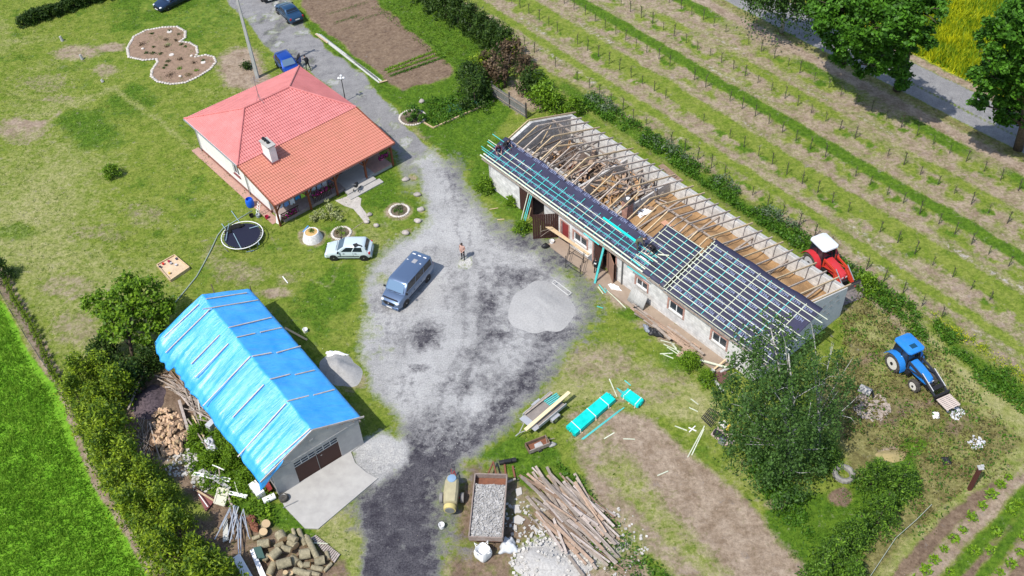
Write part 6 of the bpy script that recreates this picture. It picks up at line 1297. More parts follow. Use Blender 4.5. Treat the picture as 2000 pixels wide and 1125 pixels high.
S('safety_net','' and mb or mb,M('black_netting',(.012,.012,.012),.95),'black safety net heaped on the far side of the trampoline','net',smooth=2)
for i,(a,c,z,l) in enumerate([((441,470),(447,437),.75,'blue grey pole leaning on the left rim of the trampoline'),((456,456),(471,485),.66,'pale pole lying across the trampoline mat'),((500,452),(506,478),.5,'pale pole on the right rim of the trampoline'),((433,437),(444,452),.1,'short blue grey pole left of the trampoline'),((481,492),(496,489),.06,'pale blue strip on the grass below the trampoline'),((452,412),(468,434),.1,'blue grey pole on the grass above the trampoline'),((487,446),(505,441),.68,'thin white strip on the far trampoline rim')]):
    mb=MB(); mb.tube([G(*a,z),G(*c,z)],.035,6); S('net_pole',mb,M('pole_blue_grey',(.30,.42,.48),.4,.3),l,'pole','trampoline net poles')
# --- hose
mb=MB(); hp=[(492,412),(462,430),(436,446),(425,460),(412,488),(398,515),(384,540),(366,562),(347,585),(338,596)]; mb.tube([G(x,y,.04) for x,y in hp],.055,6); S('hose',mb,M('grey_green_hose',(.25,.31,.25),.6),'grey green hose running across the lawn from the house corner','hose',smooth=2)
# --- sandbox
q=quad([(308,521),(342,502),(371,526),(334,551)]); t=T('sandbox','wooden sandbox with toys on the lawn','sandbox',sum(q,Vector())/4)
for k in range(4): mb=MB(); a=q[k]; c=q[(k+1)%4]; mb.beam(a+Vector((0,0,.14)),c+Vector((0,0,.14)),.08,.28); P('side_board',mb,TIM,t,world=True)
mb=MB(); mb.prism([(p.x,p.y) for p in q],.0,.16); P('sand',mb,M('play_sand',(.60,.47,.32),.95,col2=(.48,.36,.24),vs=3,bump=.4,bs=8),t,world=True)
for i,(x,y,cl,l) in enumerate([(319,516,(.5,.03,.02),'red toy in the far corner of the sandbox'),(330,511,(.3,.02,.05),'dark red toy at the sandbox back board'),(313,522,(.03,.03,.05),'black toy in the left sandbox corner'),(344,518,(.5,.5,.52),'pale toy bucket in the sandbox'),(334,515,(.35,.35,.38),'grey toy beside the pale bucket'),(345,506,(.05,.05,.08),'dark toy at the top sandbox corner'),(331,534,(.6,.4,.1),'yellow toy spade in the sandbox')]):
    mb=MB(); p=G(x,y,.22); mb.lathe(p-Vector((0,0,.06)),[(.07,0),(.11,.16)],10); S('toy',mb,M('toy_%d'%i,cl,.5),l,'toy','toys in the sandbox')
# --- barrel, buckets, ladder by the house corner
mb=MB(); p=G(490,403,0); mb.lathe(p,[(.28,0),(.34,.15),(.36,.45),(.34,.72),(.28,.85),(.27,.86),(.25,.60)],20); S('water_barrel',mb,M('blue_barrel',(.01,.10,.55),.4),'blue water barrel under the downspout at the house corner','barrel',smooth=1)
for x,y,c_4,r_,l in [(522,427,(.40,.02,.06),.17,'red bucket at the corner of the house'),(492,424,(.015,.015,.015),.2,'black tub on the grass above the trampoline'),(505,424,(.28,.32,.36),.2,'grey bag beside the house corner'),(503,415,(.30,.45,.22),.12,'green pot behind the grey bag')]:
    mb=MB(); mb.lathe(G(x,y),[(r_*.8,0),(r_,.3),(r_*.9,.3),(r_*.75,.05)],16); S('bucket',mb,M('bk_%d_%d'%(x,y),c_4,.5),l,'bucket','buckets by the house corner',smooth=1)
mb=MB(); p=G(512,418); 
for s_ in (-.16,.16): mb.tube([p+HF.Y*s_-HF.X*.5,p+HF.Y*s_+Vector((0,0,1.3))+HF.X*.05],.025,6)
for k in range(5): mb.tube([p-HF.Y*.16-HF.X*(.5-.1*k)+Vector((0,0,.2+.24*k)),p+HF.Y*.16-HF.X*(.5-.1*k)+Vector((0,0,.2+.24*k))],.018,5)
S('step_ladder',mb,WHP,'small white ladder leaning on the white wall near the corner','ladder')
mb=MB(); p=G(546,436); mb.box(p+Vector((0,0,.45)),(.06,.5,.95),HF.rz+.3,tilt=Matrix.Rotation(.25,3,'Y')); S('white_board',mb,WHP,'white board leaning on the front left porch post','board')
board('blue_board',(592,453),(602,441),.12,.05,M('blue_strip',(.10,.28,.55),.5),'short blue strip on the grass beside the white planter','board')
board('blue_board',(595,455),(605,443),.05,.03,WHP,'thin white strip beside the blue strip','board')
# --- laundry line and clothes
mb=MB(); la=h(24.7,61.5,1.75); lc=h(30.3,61.5,1.75); mb.tube([la,lc],.012,4); S('washing_line',mb,WHP,'washing line under the porch roof','washing line')
cl=[(.55,.6,.75),(.20,.35,.65),(.65,.66,.72),(.02,.25,.55),(.45,.75,.1),(.5,.52,.62),(.6,.65,.72),(.35,.45,.6),(.65,.65,.7),(.10,.12,.2)]
cll=['pale towel at the left end of the washing line','blue cloth second on the washing line','white shirt on the left half of the line','turquoise cloth on the washing line','lime green cloth on the washing line','lavender shirt right of the lime cloth','white towel in the middle of the line','light blue shirt on the washing line','small white shirt near the right end','dark garment at the right end of the line']
for i in range(10):
    x=25.0+i*.55; w_=.42; mb=MB()
    mb.grid(lambda u,v,x=x,i=i: h(x+w_*u,61.5+.05*math.sin(u*9+i)*v+.02,1.74-(.45+.12*(i%3))*v),8,5); o=S('laundry_cloth',mb,M('cloth_%d'%i,cl[i],.9),cll[i],'laundry','laundry under the porch',smooth=2); q_=o.modifiers.new('t','SOLIDIFY'); q_.thickness=.015
# stroller on porch edge
p=h(31.9,60.2,.23); t=T('pushchair','dark pushchair standing on the porch steps','pushchair',p,HF.rz+.6)
mb=MB(); mb.blob((0,0,.55),(.32,.2,.18),10,7,.05); P('seat',mb,BLK,t,smooth=2)
for dx_,dy_ in ((.28,.2),(.28,-.2),(-.25,.22),(-.25,-.22)): mb=MB(); mb.lathe((dx_,dy_,.1),[(.1,-.02),(.1,.02)],12,axis='Y'); P('wheel',mb,TYRE,t)
mb=MB(); mb.tube([(.3,0,.1),(0,0,.45),(-.45,0,.95)],.02,5); mb.tube([(-.25,.2,.1),(.1,.15,.6)],.02,5); mb.tube([(-.45,-.2,.95),(-.45,.2,.95)],.02,5); P('frame',mb,STEEL,t)
# --- planter, flower rings, boulders
t=T('round_planter','conical white stone planter filled with sand beside the hatchback','planter',G(611,466)); mb=MB()
mb.lathe((0,0,0),[(.86,0),(.84,.08),(.62,.72),(.60,.75),(.52,.75),(.50,.66)],26); P('bowl',mb,M('white_stone',(.70,.69,.66),.85,col2=(.5,.49,.47),vs=7,bump=.9,bs=9),t,smooth=1)
mb=MB(); mb.lathe((0,0,.66),[(.52,0),(.52,.05)],24); P('sand',mb,M('planter_sand',(.50,.33,.13),.95),t)
pts=np.random.default_rng(3).normal(size=(120,3))*np.array([.12,.12,.08])+np.array([0,.1,.82]); V,F,q_=leaves(pts,.05); o=np_obj('plant',V,F,WEEDL,q_); o.parent=t
STN=M('white_stones',(.62,.58,.53),.85,col2=(.42,.38,.34),vs=5,rnd=.1)
def stone_ring(label,cx_,cy_,rx_,nst,plants,col_m=STN):
    c=G(cx_,cy_); t=T('ringed_flower_bed',label,'flower bed',c,0,'flower beds edged with stones'); mb=MB()
    for k in range(nst): a=2*math.pi*k/nst; mb.blob((math.cos(a)*rx_,math.sin(a)*rx_,.05),(.13,.11,.09),7,5,.2,seed=k)
    P('stone_edging',mb,col_m,t,smooth=2,kind='stuff'); mb=MB(); mb.lathe((0,0,-.02),[(rx_,0),(rx_*.9,.07),(.02,.09)],24); P('soil',mb,M('bed_soil',(.17,.13,.095),.95,col2=(.10,.08,.055),vs=3,bump=.5,bs=9),t)
    for i,(dx_,dy_,s_,m_) in enumerate(plants):
        p_=np.random.default_rng(i+nst).normal(size=(int(150*s_),3))*np.array([.2*s_,.2*s_,.13*s_])+np.array([dx_,dy_,.16]); p_[:,2]=np.abs(p_[:,2]); V,F,q_=leaves(p_,.05); o=np_obj('plant',V,F,m_,q_); o.parent=t; o['kind']='stuff'
    return t
stone_ring('round flower bed ringed with white stones above the silver hatchback',667,456,.78,28,[(-.1,.35,.9,WEEDL),(.1,-.2,.9,SHR),(-.35,0,.6,DRYW)])
stone_ring('round flower bed ringed with white stones near the yard edge',780,412,.82,28,[(.0,.25,1.2,THUD),(.1,-.3,.9,WEEDL),(-.35,-.1,.6,WEEDL)])
stone_ring('stone ring around the white flowering bush beside the lane',806,230,1.25,34,[])
for i,(x,y,l) in enumerate([(792,350,'grey boulder nearest the porch on the lawn edge'),(815,380,'small boulder second along the yard edge'),(822,409,'small boulder right of the ringed bed'),(816,431,'boulder just below the ringed bed'),(792,454,'lowest boulder on the yard edge'),(824,198,'pale flat boulder beside the peony ring'),(721,419,'pale stone at the end of the concrete path'),(716,433,'flat stone at the path end'),(735,440,'flat pale stone on the grass above the hatchback'),(1003,1,'')]):
    if not l: continue
    mb=MB(); s_=.8 if i>5 else 1; mb.blob(G(x,y,.12),(.32*s_,.26*s_,.2*s_),12,8,.18,seed=i); S('boulder',mb,M('boulder_stone',(.40,.36,.33),.9,col2=(.28,.25,.23),vs=4,bump=.5,rnd=.12),l,'boulder','boulders on the lawn',smooth=2)
# concrete path from the steps
mb=MB(); mb.prism([(p.x,p.y) for p in quad([(655,392),(690,380),(706,388),(704,402),(716,418),(722,430),(712,434),(700,420),(690,408),(672,402)])],-.04,.035); S('garden_path',mb,M('broken_path',(.50,.47,.43),.9,col2=(.34,.31,.28),vs=2,vm=.8,detail=8,bump=.4),None,None,keep=True,kind='structure')
# --- large heart shaped flowerbed with white edging
BEDP=[(252,112),(249,95),(262,72),(285,60),(318,54),(346,53),(362,62),(362,74),(352,82),(370,84),(384,92),(386,104),(382,112),(402,108),(418,112),(422,122),(410,136),(388,150),(362,162),(334,165),(308,160),(296,150),(297,138),(308,122),(306,116),(280,118)]
q=quad(BEDP); c=sum(q,Vector())/len(q); t=T('ornamental_bed','large clover shaped bed edged in white stones with small plants','flower bed',c)
mb=MB(); mb.prism([(p.x,p.y) for p in q],-.02,.05); P('mulch',mb,M('bed_mulch',(.27,.185,.13),.95,col2=(.19,.13,.09),vs=2.5,bump=.5,bs=8),t,world=True)
mb=MB()
for k in range(len(q)):
    a,d_=q[k-1],q[k]; n_=max(1,int((d_-a).length/.28))
    for j in range(n_): p=a.lerp(d_,j/n_); mb.blob((p.x,p.y,.05),(.18,.16,.09),7,5,.2,seed=k*50+j)
P('stone_edging',mb,STN,t,world=True,smooth=2,kind='stuff')
for (x,y,r_) in ((335,107,.28),(331,62,.30),(397,122,.26)):
    mb=MB(); p=G(x,y,.06); mb.lathe(p,[(r_,0),(r_*.9,.05)],16); P('white_disc',mb,STN if r_>.28 or 1 else STN,t,world=True)
for i,(x,y,m_,s_) in enumerate([(297,66,THUD,.5),(331,60,THUD,.5),(349,67,THUD,.4),(324,78,TWIG,.6),(343,79,MAR and TWIG,.5),(277,87,TWIG,.9),(329,88,VARI,.8),(326,91,TWIG,.6),(300,92,THUD,.4),(286,104,THUD,.6),(299,104,THUD,.7),(313,105,THUD,.6),(354,87,THUD,.5),(362,91,THUD,.4),(352,116,TWIG,.7),(328,120,THUD,.6),(324,128,THUD,.4),(320,133,THUD,.4),(379,123,TWIG,.5),(397,119,THUD,.5),(333,147,TWIG,1.1),(351,134,SHR,.6),(383,138,SHR,.6),(368,147,DRYW,.8)]):
    p_=np.random.default_rng(i).normal(size=(int(110*s_)+20,3))*np.array([.22*s_,.22*s_,.16*s_]); p_[:,2]=np.abs(p_[:,2]); V,F,q_=leaves(p_,.055); o=np_obj('bed_plant',V,F,m_,q_); o.location=G(x,y,.05); tag(o,'small bushy plant set in the large clover shaped bed','plant','plants in the clover shaped bed')
for i,(x,y,l) in enumerate([(279,95,'pale stone beside the orange shrub in the clover bed'),(352,149,'pale stone in the lower lobe of the clover bed'),(374,109,'pale stone at the inner corner of the clover bed')]): mb=MB(); mb.blob(G(x,y,.12),(.16,.14,.12),9,6,.2,seed=i); S('bed_stone',mb,STN,l,'stone',smooth=2)
# stub posts on the lawn
for x,y,l in [(122,80,'leaning grey stub post at the top left of the lawn'),(161,116,'grey stub post beside the bare patch on the lawn'),(201,160,'small dark stump on the lawn')]:
    mb=MB(); mb.tube([G(x,y),G(x,y)+Vector((-.1,.05,.55 if y<130 else .25))],[.16,.13],8); S('stub_post',mb,M('old_concrete_post',(.36,.35,.33),.9),l,'post','stub posts on the lawn')
# --- utility pole, lamp post
t=T('utility_pole','tall grey concrete utility pole beside the lane','utility pole',G(503,152)); d=(G(461,0,9.2)-G(503,152)); d.z=9.2+2; d2=Vector((d.x*.0,d.y*.0,11))
mb=MB(); mb.hexa([(-.17,-.17,0),(.17,-.17,0),(.17,.17,0),(-.17,.17,0),(-.09,-.09,11),(.09,-.09,11),(.09,.09,11),(-.09,.09,11)]); P('shaft',mb,M('pole_concrete',(.44,.44,.43),.85,col2=(.36,.36,.35),vs=2),t)
mb=MB()
for k in range(16): mb.box((-.175+.0052*k*.66*1.0,0,.6+k*.62),(.02,.12,.3))
P('slots',mb,M('pole_slots',(.2,.2,.2),.9),t)
mb=MB(); mb.beam((-.8,0,10.4),(.8,0,10.4),.1,.1); P('cross_arm',mb,STEEL,t)
mb=MB(); mb.blob(G(484,132,.3),(.4,.4,.4),10,7,.2); 
pts=np.random.default_rng(8).normal(size=(500,3))*np.array([.25,.25,.22])+np.array([0,0,.4]); V,F,q_=leaves(pts,.09); o=np_obj('grass_clump',V,F,THUD,q_); o.location=G(484,134); tag(o,'dark green clump beside the foot of the utility pole','plant')
t=T('street_lamp','black garden lamp with three white globes beside the lane','lamp post',G(675,198)); mb=MB(); mb.lathe((0,0,0),[(.13,0),(.1,.15),(.05,.3),(.035,2.5)],10); mb.tube([(-.22,0,2.55),(0,0,2.4),(.22,0,2.55)],.02,6); mb.tube([(0,-.2,2.6),(0,0,2.4)],.02,6); P('pole',mb,BLK,t)
for p in ((-.24,0,2.66),(.24,0,2.66),(0,-.22,2.75),(0,.1,2.85)): mb=MB(); mb.blob(p,(.12,.12,.12),12,8,0); P('globe',mb,WHP,t,smooth=2)
# --- wooden fence
fa=G(962,188); fb=G(1028,231); d=fb-fa; n_=int(d.length/.13); t=T('wooden_fence','grey weathered picket fence between lawn and hedge','fence',(fa+fb)/2)
for k in range(3): p=fa.lerp(fb,(0,.52,1)[k]); mb=MB(); mb.box(p+Vector((0,0,.85)),(.16,.16,1.7)); P('post',mb,M('dark_fence_post',(.05,.045,.04),.9),t,world=True)
mb=MB()
for k in range(n_): p=fa.lerp(fb,(k+.5)/n_); mb.box(p+Vector((0,0,.72+.03*math.sin(k*2.3))),(.095,.02,1.35),math.atan2(d.y,d.x))
P('picket_panel',mb,M('grey_fence_wood',(.24,.24,.23),.9,col2=(.15,.15,.14),vs=3),t,world=True)
mb=MB(); off=d.normalized().cross(Vector((0,0,1)))*.05
for z in (.35,1.15): mb.beam(fa+Vector((0,0,z))+off,fb+Vector((0,0,z))+off,.05,.08)
P('rail',mb,OLDT,t,world=True)
# edged bed border
for a,c,l in [((846,250),(965,197),'long pale timber edging of the perennial bed'),((824,237),(846,250),'short timber edging at the corner of the perennial bed')]: board('bed_edging',a,c,.12,.16,TIM,l,'edging',za=.06)
# wire fence left
pts=[(-10,545),(3,575),(28,620),(52,660),(78,700),(104,738)]; P3=[G(*p) for p in pts]; t=T('wire_fence','low dark wire mesh fence along the green field','fence',P3[2])
mb=MB()
for k in range(len(P3)): mb=MB(); mb.tube([P3[k],P3[k]+Vector((0,0,1.0))],.03,6); P('post',mb,M('dark_stake',(.07,.06,.05),.9),t,world=True)
mb=MB()
for a,c in zip(P3[:-1],P3[1:]):
    for z in np.arange(.05,1.0,.1): mb.tube([a+Vector((0,0,z)),c+Vector((0,0,z))],.008,3,cap=False)
    n_=int((c-a).length/.12)
    for k in range(n_): p=a.lerp(c,k/n_); mb.tube([p,p+Vector((0,0,.98))],.006,3,cap=False)
P('wire_mesh',mb,M('dark_wire',(.07,.08,.07),.5,.5),t,world=True,kind='stuff')
# long profiles beside the plot
for i,(a,c,m_,l) in enumerate([((618,66),(741,162),WHP and TIM,'outer long pale timber lying beside the vegetable plot'),((626,68),(738,155),STEEL,'middle grey steel profile beside the vegetable plot'),((622,67),(745,159),M('pale_grey_profile',(.48,.48,.44),.6),'inner pale profile beside the vegetable plot')]): board('long_profile',a,c,.16,.12,m_ if i else M('pale_grey_profile',(.48,.48,.44),.6),l,'beam','long profiles beside the vegetable plot')
for a,c,l in [((616,66),(640,84),'fresh timber plank end on top of the long profiles'),((741,161),(756,157),'short batten at the lower end of the long profiles')]: board('short_plank',a,c,.16,.06,TIM,l,'plank',za=.16)
# --- gravel heap
def heap(name,label,cat,cx_,cy_,rx_,ry_,h_,mat,seed=1,kind=None,n=60,sharp=1.,ang=0):
    c=G(cx_,cy_); rg=random.Random(seed); ph=[rg.uniform(0,6) for _ in range(5)]
    def fn(u,v):
        a=2*math.pi*u; r_=v; k=1+.10*math.sin(2*a+ph[0])+.06*math.sin(3*a+ph[1])+.04*math.sin(7*a+ph[2]); x=math.cos(a)*rx_*k*r_; y=math.sin(a)*ry_*k*r_
        z=h_*(1-r_**1.4)**1.15*(1+.18*math.sin(x*1.9+ph[3])*math.sin(y*2.3+ph[4]))+.05*h_*math.sin(x*7)*math.sin(y*6)*(1-r_)-.03
        ca,sa=math.cos(ang),math.sin(ang); return Vector((c.x+x*ca-y*sa,c.y+x*sa+y*ca,z))
    mb=MB(); mb.grid(fn,n,24); return S(name,mb,mat,label,cat,smooth=2,kind=kind)
GRV=M('heap_gravel',(.39,.387,.38),.95,col2=(.25,.248,.243),vs=8,vm=.9,bump=.8,bs=16,detail=9)
heap('gravel_heap','broad low heap of pale gravel on the yard in front of the barn','gravel heap',1057,601,2.45,3.2,.48,GRV,3)
heap('gravel_heap','small heap of gravel beside the tarpaulin covered garage','gravel heap',663,722,1.5,1.9,.75,GRV,5,ang=.5)
heap('ash_heap','dark heap of ash beside the left hedge','ash heap',290,785,1.35,1.5,.5,M('ash',(.12,.09,.10),.95,col2=(.045,.035,.04),vs=5,bump=.9,bs=14),6)
heap('rubble_heap','spread heap of white broken rubble at the bottom edge','rubble heap',1078,1102,2.4,1.5,.35,M('white_rubble',(.50,.49,.465),.95,col2=(.25,.24,.23),vs=7,vm=.9,bump=1.,bs=9,detail=7),7)
heap('sand_mound','small ochre mound in the weeds beside the spruces','sand mound',1742,890,1.0,.6,.25,M('ochre_sand',(.34,.27,.13),.95,col2=(.26,.22,.10),vs=3),8)
mb=MB()
for s_ in (0,1): a=G(1078+s_*5,552-s_*5,.5); c=G(1110+s_*6,577-s_*5,.15); mb.tube([a,c],.03,6)
for k in range(2): a=G(1078+32*k,552+25*k,.5-.35*k); c=G(1083+33*k,547+25*k,.5-.35*k); mb.tube([a,c],.03,6)
S('metal_trestle',mb,M('pale_frame',(.5,.5,.48),.5),'pale metal frame lying on the far side of the gravel heap','frame')
def chips(name,label,cat,cx_,cy_,r_,n,sz,mat,seed,hh=.2,flat=.5,group=None,kind='stuff'):
    rg=random.Random(seed); mb=MB()
    for k in range(n):
        a=rg.uniform(0,6.28); q=r_*math.sqrt(rg.random()); c=G(cx_,cy_); s_=sz*rg.uniform(.4,1.4); z=hh*(1-q/r_)*rg.random()+s_*.2
        mb.box((c.x+math.cos(a)*q,c.y+math.sin(a)*q,z),(s_,s_*rg.uniform(.4,1),s_*flat),rg.uniform(0,3),tilt=Matrix.Rotation(rg.uniform(-.6,.6),3,'X'))
    return S(name,mb,mat,label,cat,group,kind=kind)
RUB=M('rubble_white',(.54,.52,.48),.9,col2=(.36,.34,.31),vs=5)
chips('rubble','white broken rubble pieces at the bottom edge','rubble',1080,1095,2.6,420,.16,RUB,1,.4)
chips('rubble','loose rubble scattered along the right of the plank pile','rubble',1185,1060,2.6,160,.13,RUB,2,.05); chips('rubble','loose rubble between the tipping trailer and the planks','rubble',1022,1010,1.5,90,.16,RUB,3,.06)
chips('rubble','white wood chips beside the firewood heap','rubble',355,905,1.1,150,.15,RUB,4,.15); chips('litter','torn foil scraps on the rough ground below the tractor','litter',1867,806,.6,70,.12,M('dull_white_sheet',(.55,.56,.60),.6),5,.10); chips('litter','white scraps beside the brown steel post','litter',1907,866,.55,55,.12,M('dull_white_sheet',(.55,.56,.60),.6),6,.10)
chips('rubble','brick and mortar crumbs beside the fallen panel','rubble',400,940,1.0,70,.18,RUB,7,.1); chips('twigs','crumbled brushwood below the concrete pipe','brushwood',1702,795,1.2,160,.22,OLDT,8,.1,.15)
# --- tarpaulins and bags
def rag(name,label,cat,pts,z,amp,mat,seed,group=None,n=14):
    q=[G(x,y) for x,y in pts]; 
    def fn(u,v):
        p=q[0]*(1-u)*(1-v)+q[1]*u*(1-v)+q[2]*u*v+q[3]*(1-u)*v; e=min(u,1-u,v,1-v)*4; e=min(e,1)
        zz=z*e+amp*(math.sin(u*13+seed)*math.sin(v*9+seed*2)+.6*math.sin(u*23+v*17+seed))*e+.03; return Vector((p.x+amp*.5*math.sin(v*15+seed),p.y+amp*.5*math.sin(u*14+seed),max(.02,zz)))
    mb=MB(); mb.grid(fn,n,n); o=S(name,mb,mat,label,cat,group,smooth=2); m_=o.modifiers.new('t','SOLIDIFY'); m_.thickness=.02; return o
rag('white_sheet','crumpled white sheet beside the small gravel heap','sheet',[(636,688),(660,688),(683,695),(640,702)],.25,.09,WHP,1)
rag('white_sheet','white sheet caught in the weeds left of the garage','sheet',[(392,862),(414,852),(427,880),(414,898)],.35,.12,M('dull_white_sheet',(.55,.56,.60),.6),2)
rag('plastic_bag','dull grey plastic bag beside the white big bag','bag',[(980,1052),(1002,1050),(1014,1080),(974,1082)],.45,.08,M('grey_film',(.52,.54,.56),.3,spec=.7),3)
rag('white_bag','long white bag beside the teal laths at the barn door','bag',[(1187,556),(1200,560),(1217,570),(1194,566)],.3,.04,WHP,4)
rag('black_sheet','black foil heap below the barn windows','foil',[(1262,640),(1285,645),(1300,662),(1268,655)],.3,.08,BLK,5); rag('black_sheet','small black foil beside the corrugated sheets','foil',[(1240,595),(1256,603),(1250,612),(1236,604)],.2,.05,BLK,6)
rag('grey_sheet','grey blue foil beside the black foil heap','foil',[(1255,634),(1266,637),(1270,652),(1260,648)],.25,.05,M('grey_blue_foil',(.22,.24,.28),.4),7)
rag('white_sheet','white rag on the rough ground below the blue tractor','rag',[(1820,806),(1834,806),(1834,818),(1822,818)],.2,.05,WHP,8); rag('black_sheet','black rag on the rough ground','rag',[(1838,893),(1858,893),(1858,908),(1842,909)],.12,.05,BLK,9)
# --- single small things
def bucket(x,y,r_,hh,m_,l):
    mb=MB(); mb.lathe(G(x,y),[(r_*.8,0),(r_,hh),(r_*.9,hh),(r_*.72,.04)],16); S('bucket',mb,m_,l,'bucket','buckets around the yard',smooth=1)
bucket(863,1030,.2,.35,WHP,'white bucket on the dark ground left of the tipping trailer'); bucket(1078,475,.2,.3,WHP,'white bucket beside the open gate leaf'); bucket(597,648,.2,.3,WHP,'white pail on the grass right of the blue tarpaulin')
mb=MB(); mb.blob(G(1065,480,.2),(.3,.22,.22),9,6,.25); S('tool_bag',mb,BLK,'black tool bag beside the white bucket at the gate','bag',smooth=2)
board('plank',(556,640),(600,664),.16,.04,TIM,'loose plank leaning from the tarpaulin edge onto the grass','plank',za=.9,zc=.04)
mb=MB(); c=G(1690,763,.28); a=c-Vector((.42,-.12,0)); mb.tube([G(1679,757,.28),G(1701,768,.28)],.3,18); S('concrete_pipe',mb,CONC,'short grey concrete pipe lying in the weeds','pipe',smooth=1)
mb=MB(); mb.lathe(G(1704,770,.28),[(.24,-.03),(.24,.02)],14,axis='X'); S('pipe_lid',mb,BLK,'dark disc leaning at the end of the concrete pipe','disc')
c=G(1647,928); t=T('rubber_ring','big worn grey tractor tyre lying flat on the grass','tyre',c); mb=MB(); n_=36; rp_=[(.38,.02),(.40,.26),(.55,.34),(.68,.28),(.70,.08),(.55,.0)]; vs=[];fs=[]
for k in range(n_):
    a=2*math.pi*k/n_; w_=1+.04*(k%2)
    for r_,z in rp_: vs.append((math.cos(a)*r_*(w_ if r_>.6 else 1),math.sin(a)*r_*(w_ if r_>.6 else 1),z))
for k in range(n_):
    for j in range(6): fs.append((k*6+j,((k+1)%n_)*6+j,((k+1)%n_)*6+(j+1)%6,k*6+(j+1)%6))
mb.add(vs,fs); P('tread',mb,M('worn_grey_rubber',(.27,.26,.24),.9,col2=(.18,.175,.16),vs=3),t)
t=T('steel_post','upright brown steel post at the edge of the planted rows','post',G(1893,956)); mb=MB(); mb.box((0,0,1.2),(.22,.2,2.4)); P('shaft',mb,M('brown_steel',(.10,.035,.03),.6,.2),t); mb=MB(); mb.box((0,0,2.42),(.34,.32,.06)); mb.box((.1,.05,2.5),(.2,.16,.12)); P('head_plate',mb,SHEETG,t)
mb=MB(); mb.tube([G(1820,985,.4),G(1790,1015,.35),G(1750,1050,.3),G(1700,1125,.3)],.02,5); S('fallen_wire_post',mb,M('pale_wire',(.33,.37,.31),.6),'pale pole and wire sagging beside the spruces','wire')
# wheels at the garage corner, white appliance, tank
for i,(x,y,z,l) in enumerate([(556,976,.0,'lower of two car tyres stacked at the garage corner'),(554,973,.21,'upper car tyre with steel rim at the garage corner')]):
    t=T('car_tyre',l,'tyre',G(x,y,z)); mb=MB(); mb.lathe((0,0,0),[(.19,.02),(.28,0),(.31,.05),(.31,.15),(.28,.2),(.19,.18)],22); P('tread',mb,TYRE,t,smooth=1); mb=MB(); mb.lathe((0,0,.02),[(.2,0),(.2,.165),(.12,.13)],18); P('rim',mb,RIM,t,smooth=1)
mb=MB(); d=(G(511,968)-G(492,944)); mb.box(G(502,957,.3),(1.15,.55,.55),math.atan2(d.y,d.x)); t=S('old_fridge',mb,WHP,'white discarded fridge lying at the garage corner','fridge'); mb=MB(); mb.box((0,-.282,.3),(.3,.02,.03)); o=P('handle',mb,BLK,t)
mb=MB(); mb.tube([G(514,979,.25),G(537,968,.25)],.22,18); S('white_tank',mb,WHP,'white cylindrical tank lying beside the stacked tyres','tank',smooth=1)
mb=MB(); mb.slab([G(505,942,.05),G(521,936,.9),G(531,955,.9),G(522,962,.05)],(1,0,0),.04); S('red_sheet',mb,M('dark_red_sheet',(.22,.03,.03),.6),'dark red panel leaning under the tarpaulin corner','panel')
board('steel_tube',(553,992),(582,978),.05,.05,STEEL,'thin steel tube on the concrete apron','tube',za=.12)
# --- sprayer (yellow) and its wheels
a=G(880,1002,.8); c=G(886,942,.8); d=(c-a); ya=math.atan2(d.y,d.x); base=(G(880,1000)+G(888,945))/2; t=T('field_sprayer','faded yellow trailed sprayer with two side wheels','sprayer',base,ya)
mb=MB(); secs=[]
for x,w_,z0,z1 in ((-1.05,.30,.55,.95),(-.95,.42,.45,1.15),(-.3,.46,.4,1.28),(.5,.44,.4,1.28),(.95,.36,.45,1.15),(1.0,.28,.5,1.0)): secs.append([Vector((x,y,z)) for y,z in ((w_,z0+.1),(w_,z1-.15),(w_*.7,z1),(-w_*.7,z1),(-w_,z1-.15),(-w_,z0+.1),(-w_*.7,z0),(w_*.7,z0))])
loft(mb,secs,8); P('tank',mb,M('faded_yellow',(.40,.36,.22),.6,col2=(.32,.285,.18),vs=3),t,smooth=1)
mb=MB(); mb.lathe((-1.25,0,.75),[(.38,-.16),(.42,0),(.42,.12),(.3,.16)],20,axis='X'); P('fan_housing',mb,M('brighter_yellow',(.50,.42,.17),.5),t,smooth=1)
mb=MB(); mb.lathe((-1.43,0,.75),[(.3,-.01),(.3,.02)],18,axis='X'); P('fan_grille',mb,STEEL,t)
for s_ in (1,-1): mb=MB(); mb.lathe((-.2,s_*.68,.34),[(.2,-.1),(.32,-.1),(.34,0),(.32,.1),(.2,.1)],18,axis='Y'); P('wheel',mb,M('dusty_tyre',(.2,.195,.19),.9),t,smooth=1)
mb=MB(); mb.beam((-.2,-.7,.34),(-.2,.7,.34),.08,.08); mb.tube([(1.0,.25,.5),(1.75,0,.45)],.04,6); mb.tube([(1.0,-.25,.5),(1.75,0,.45)],.04,6); mb.tube([(1.0,.1,.9),(1.6,.15,.9)],.025,6); P('drawbar',mb,M('red_hose',(.28,.05,.05),.6),t)
mb=MB(); mb.lathe((.62,0,1.27),[(.3,0),(.28,.06),(.05,.1)],16); P('filler_lid',mb,M('blue_grey_lid',(.2,.3,.42),.5),t,smooth=1)
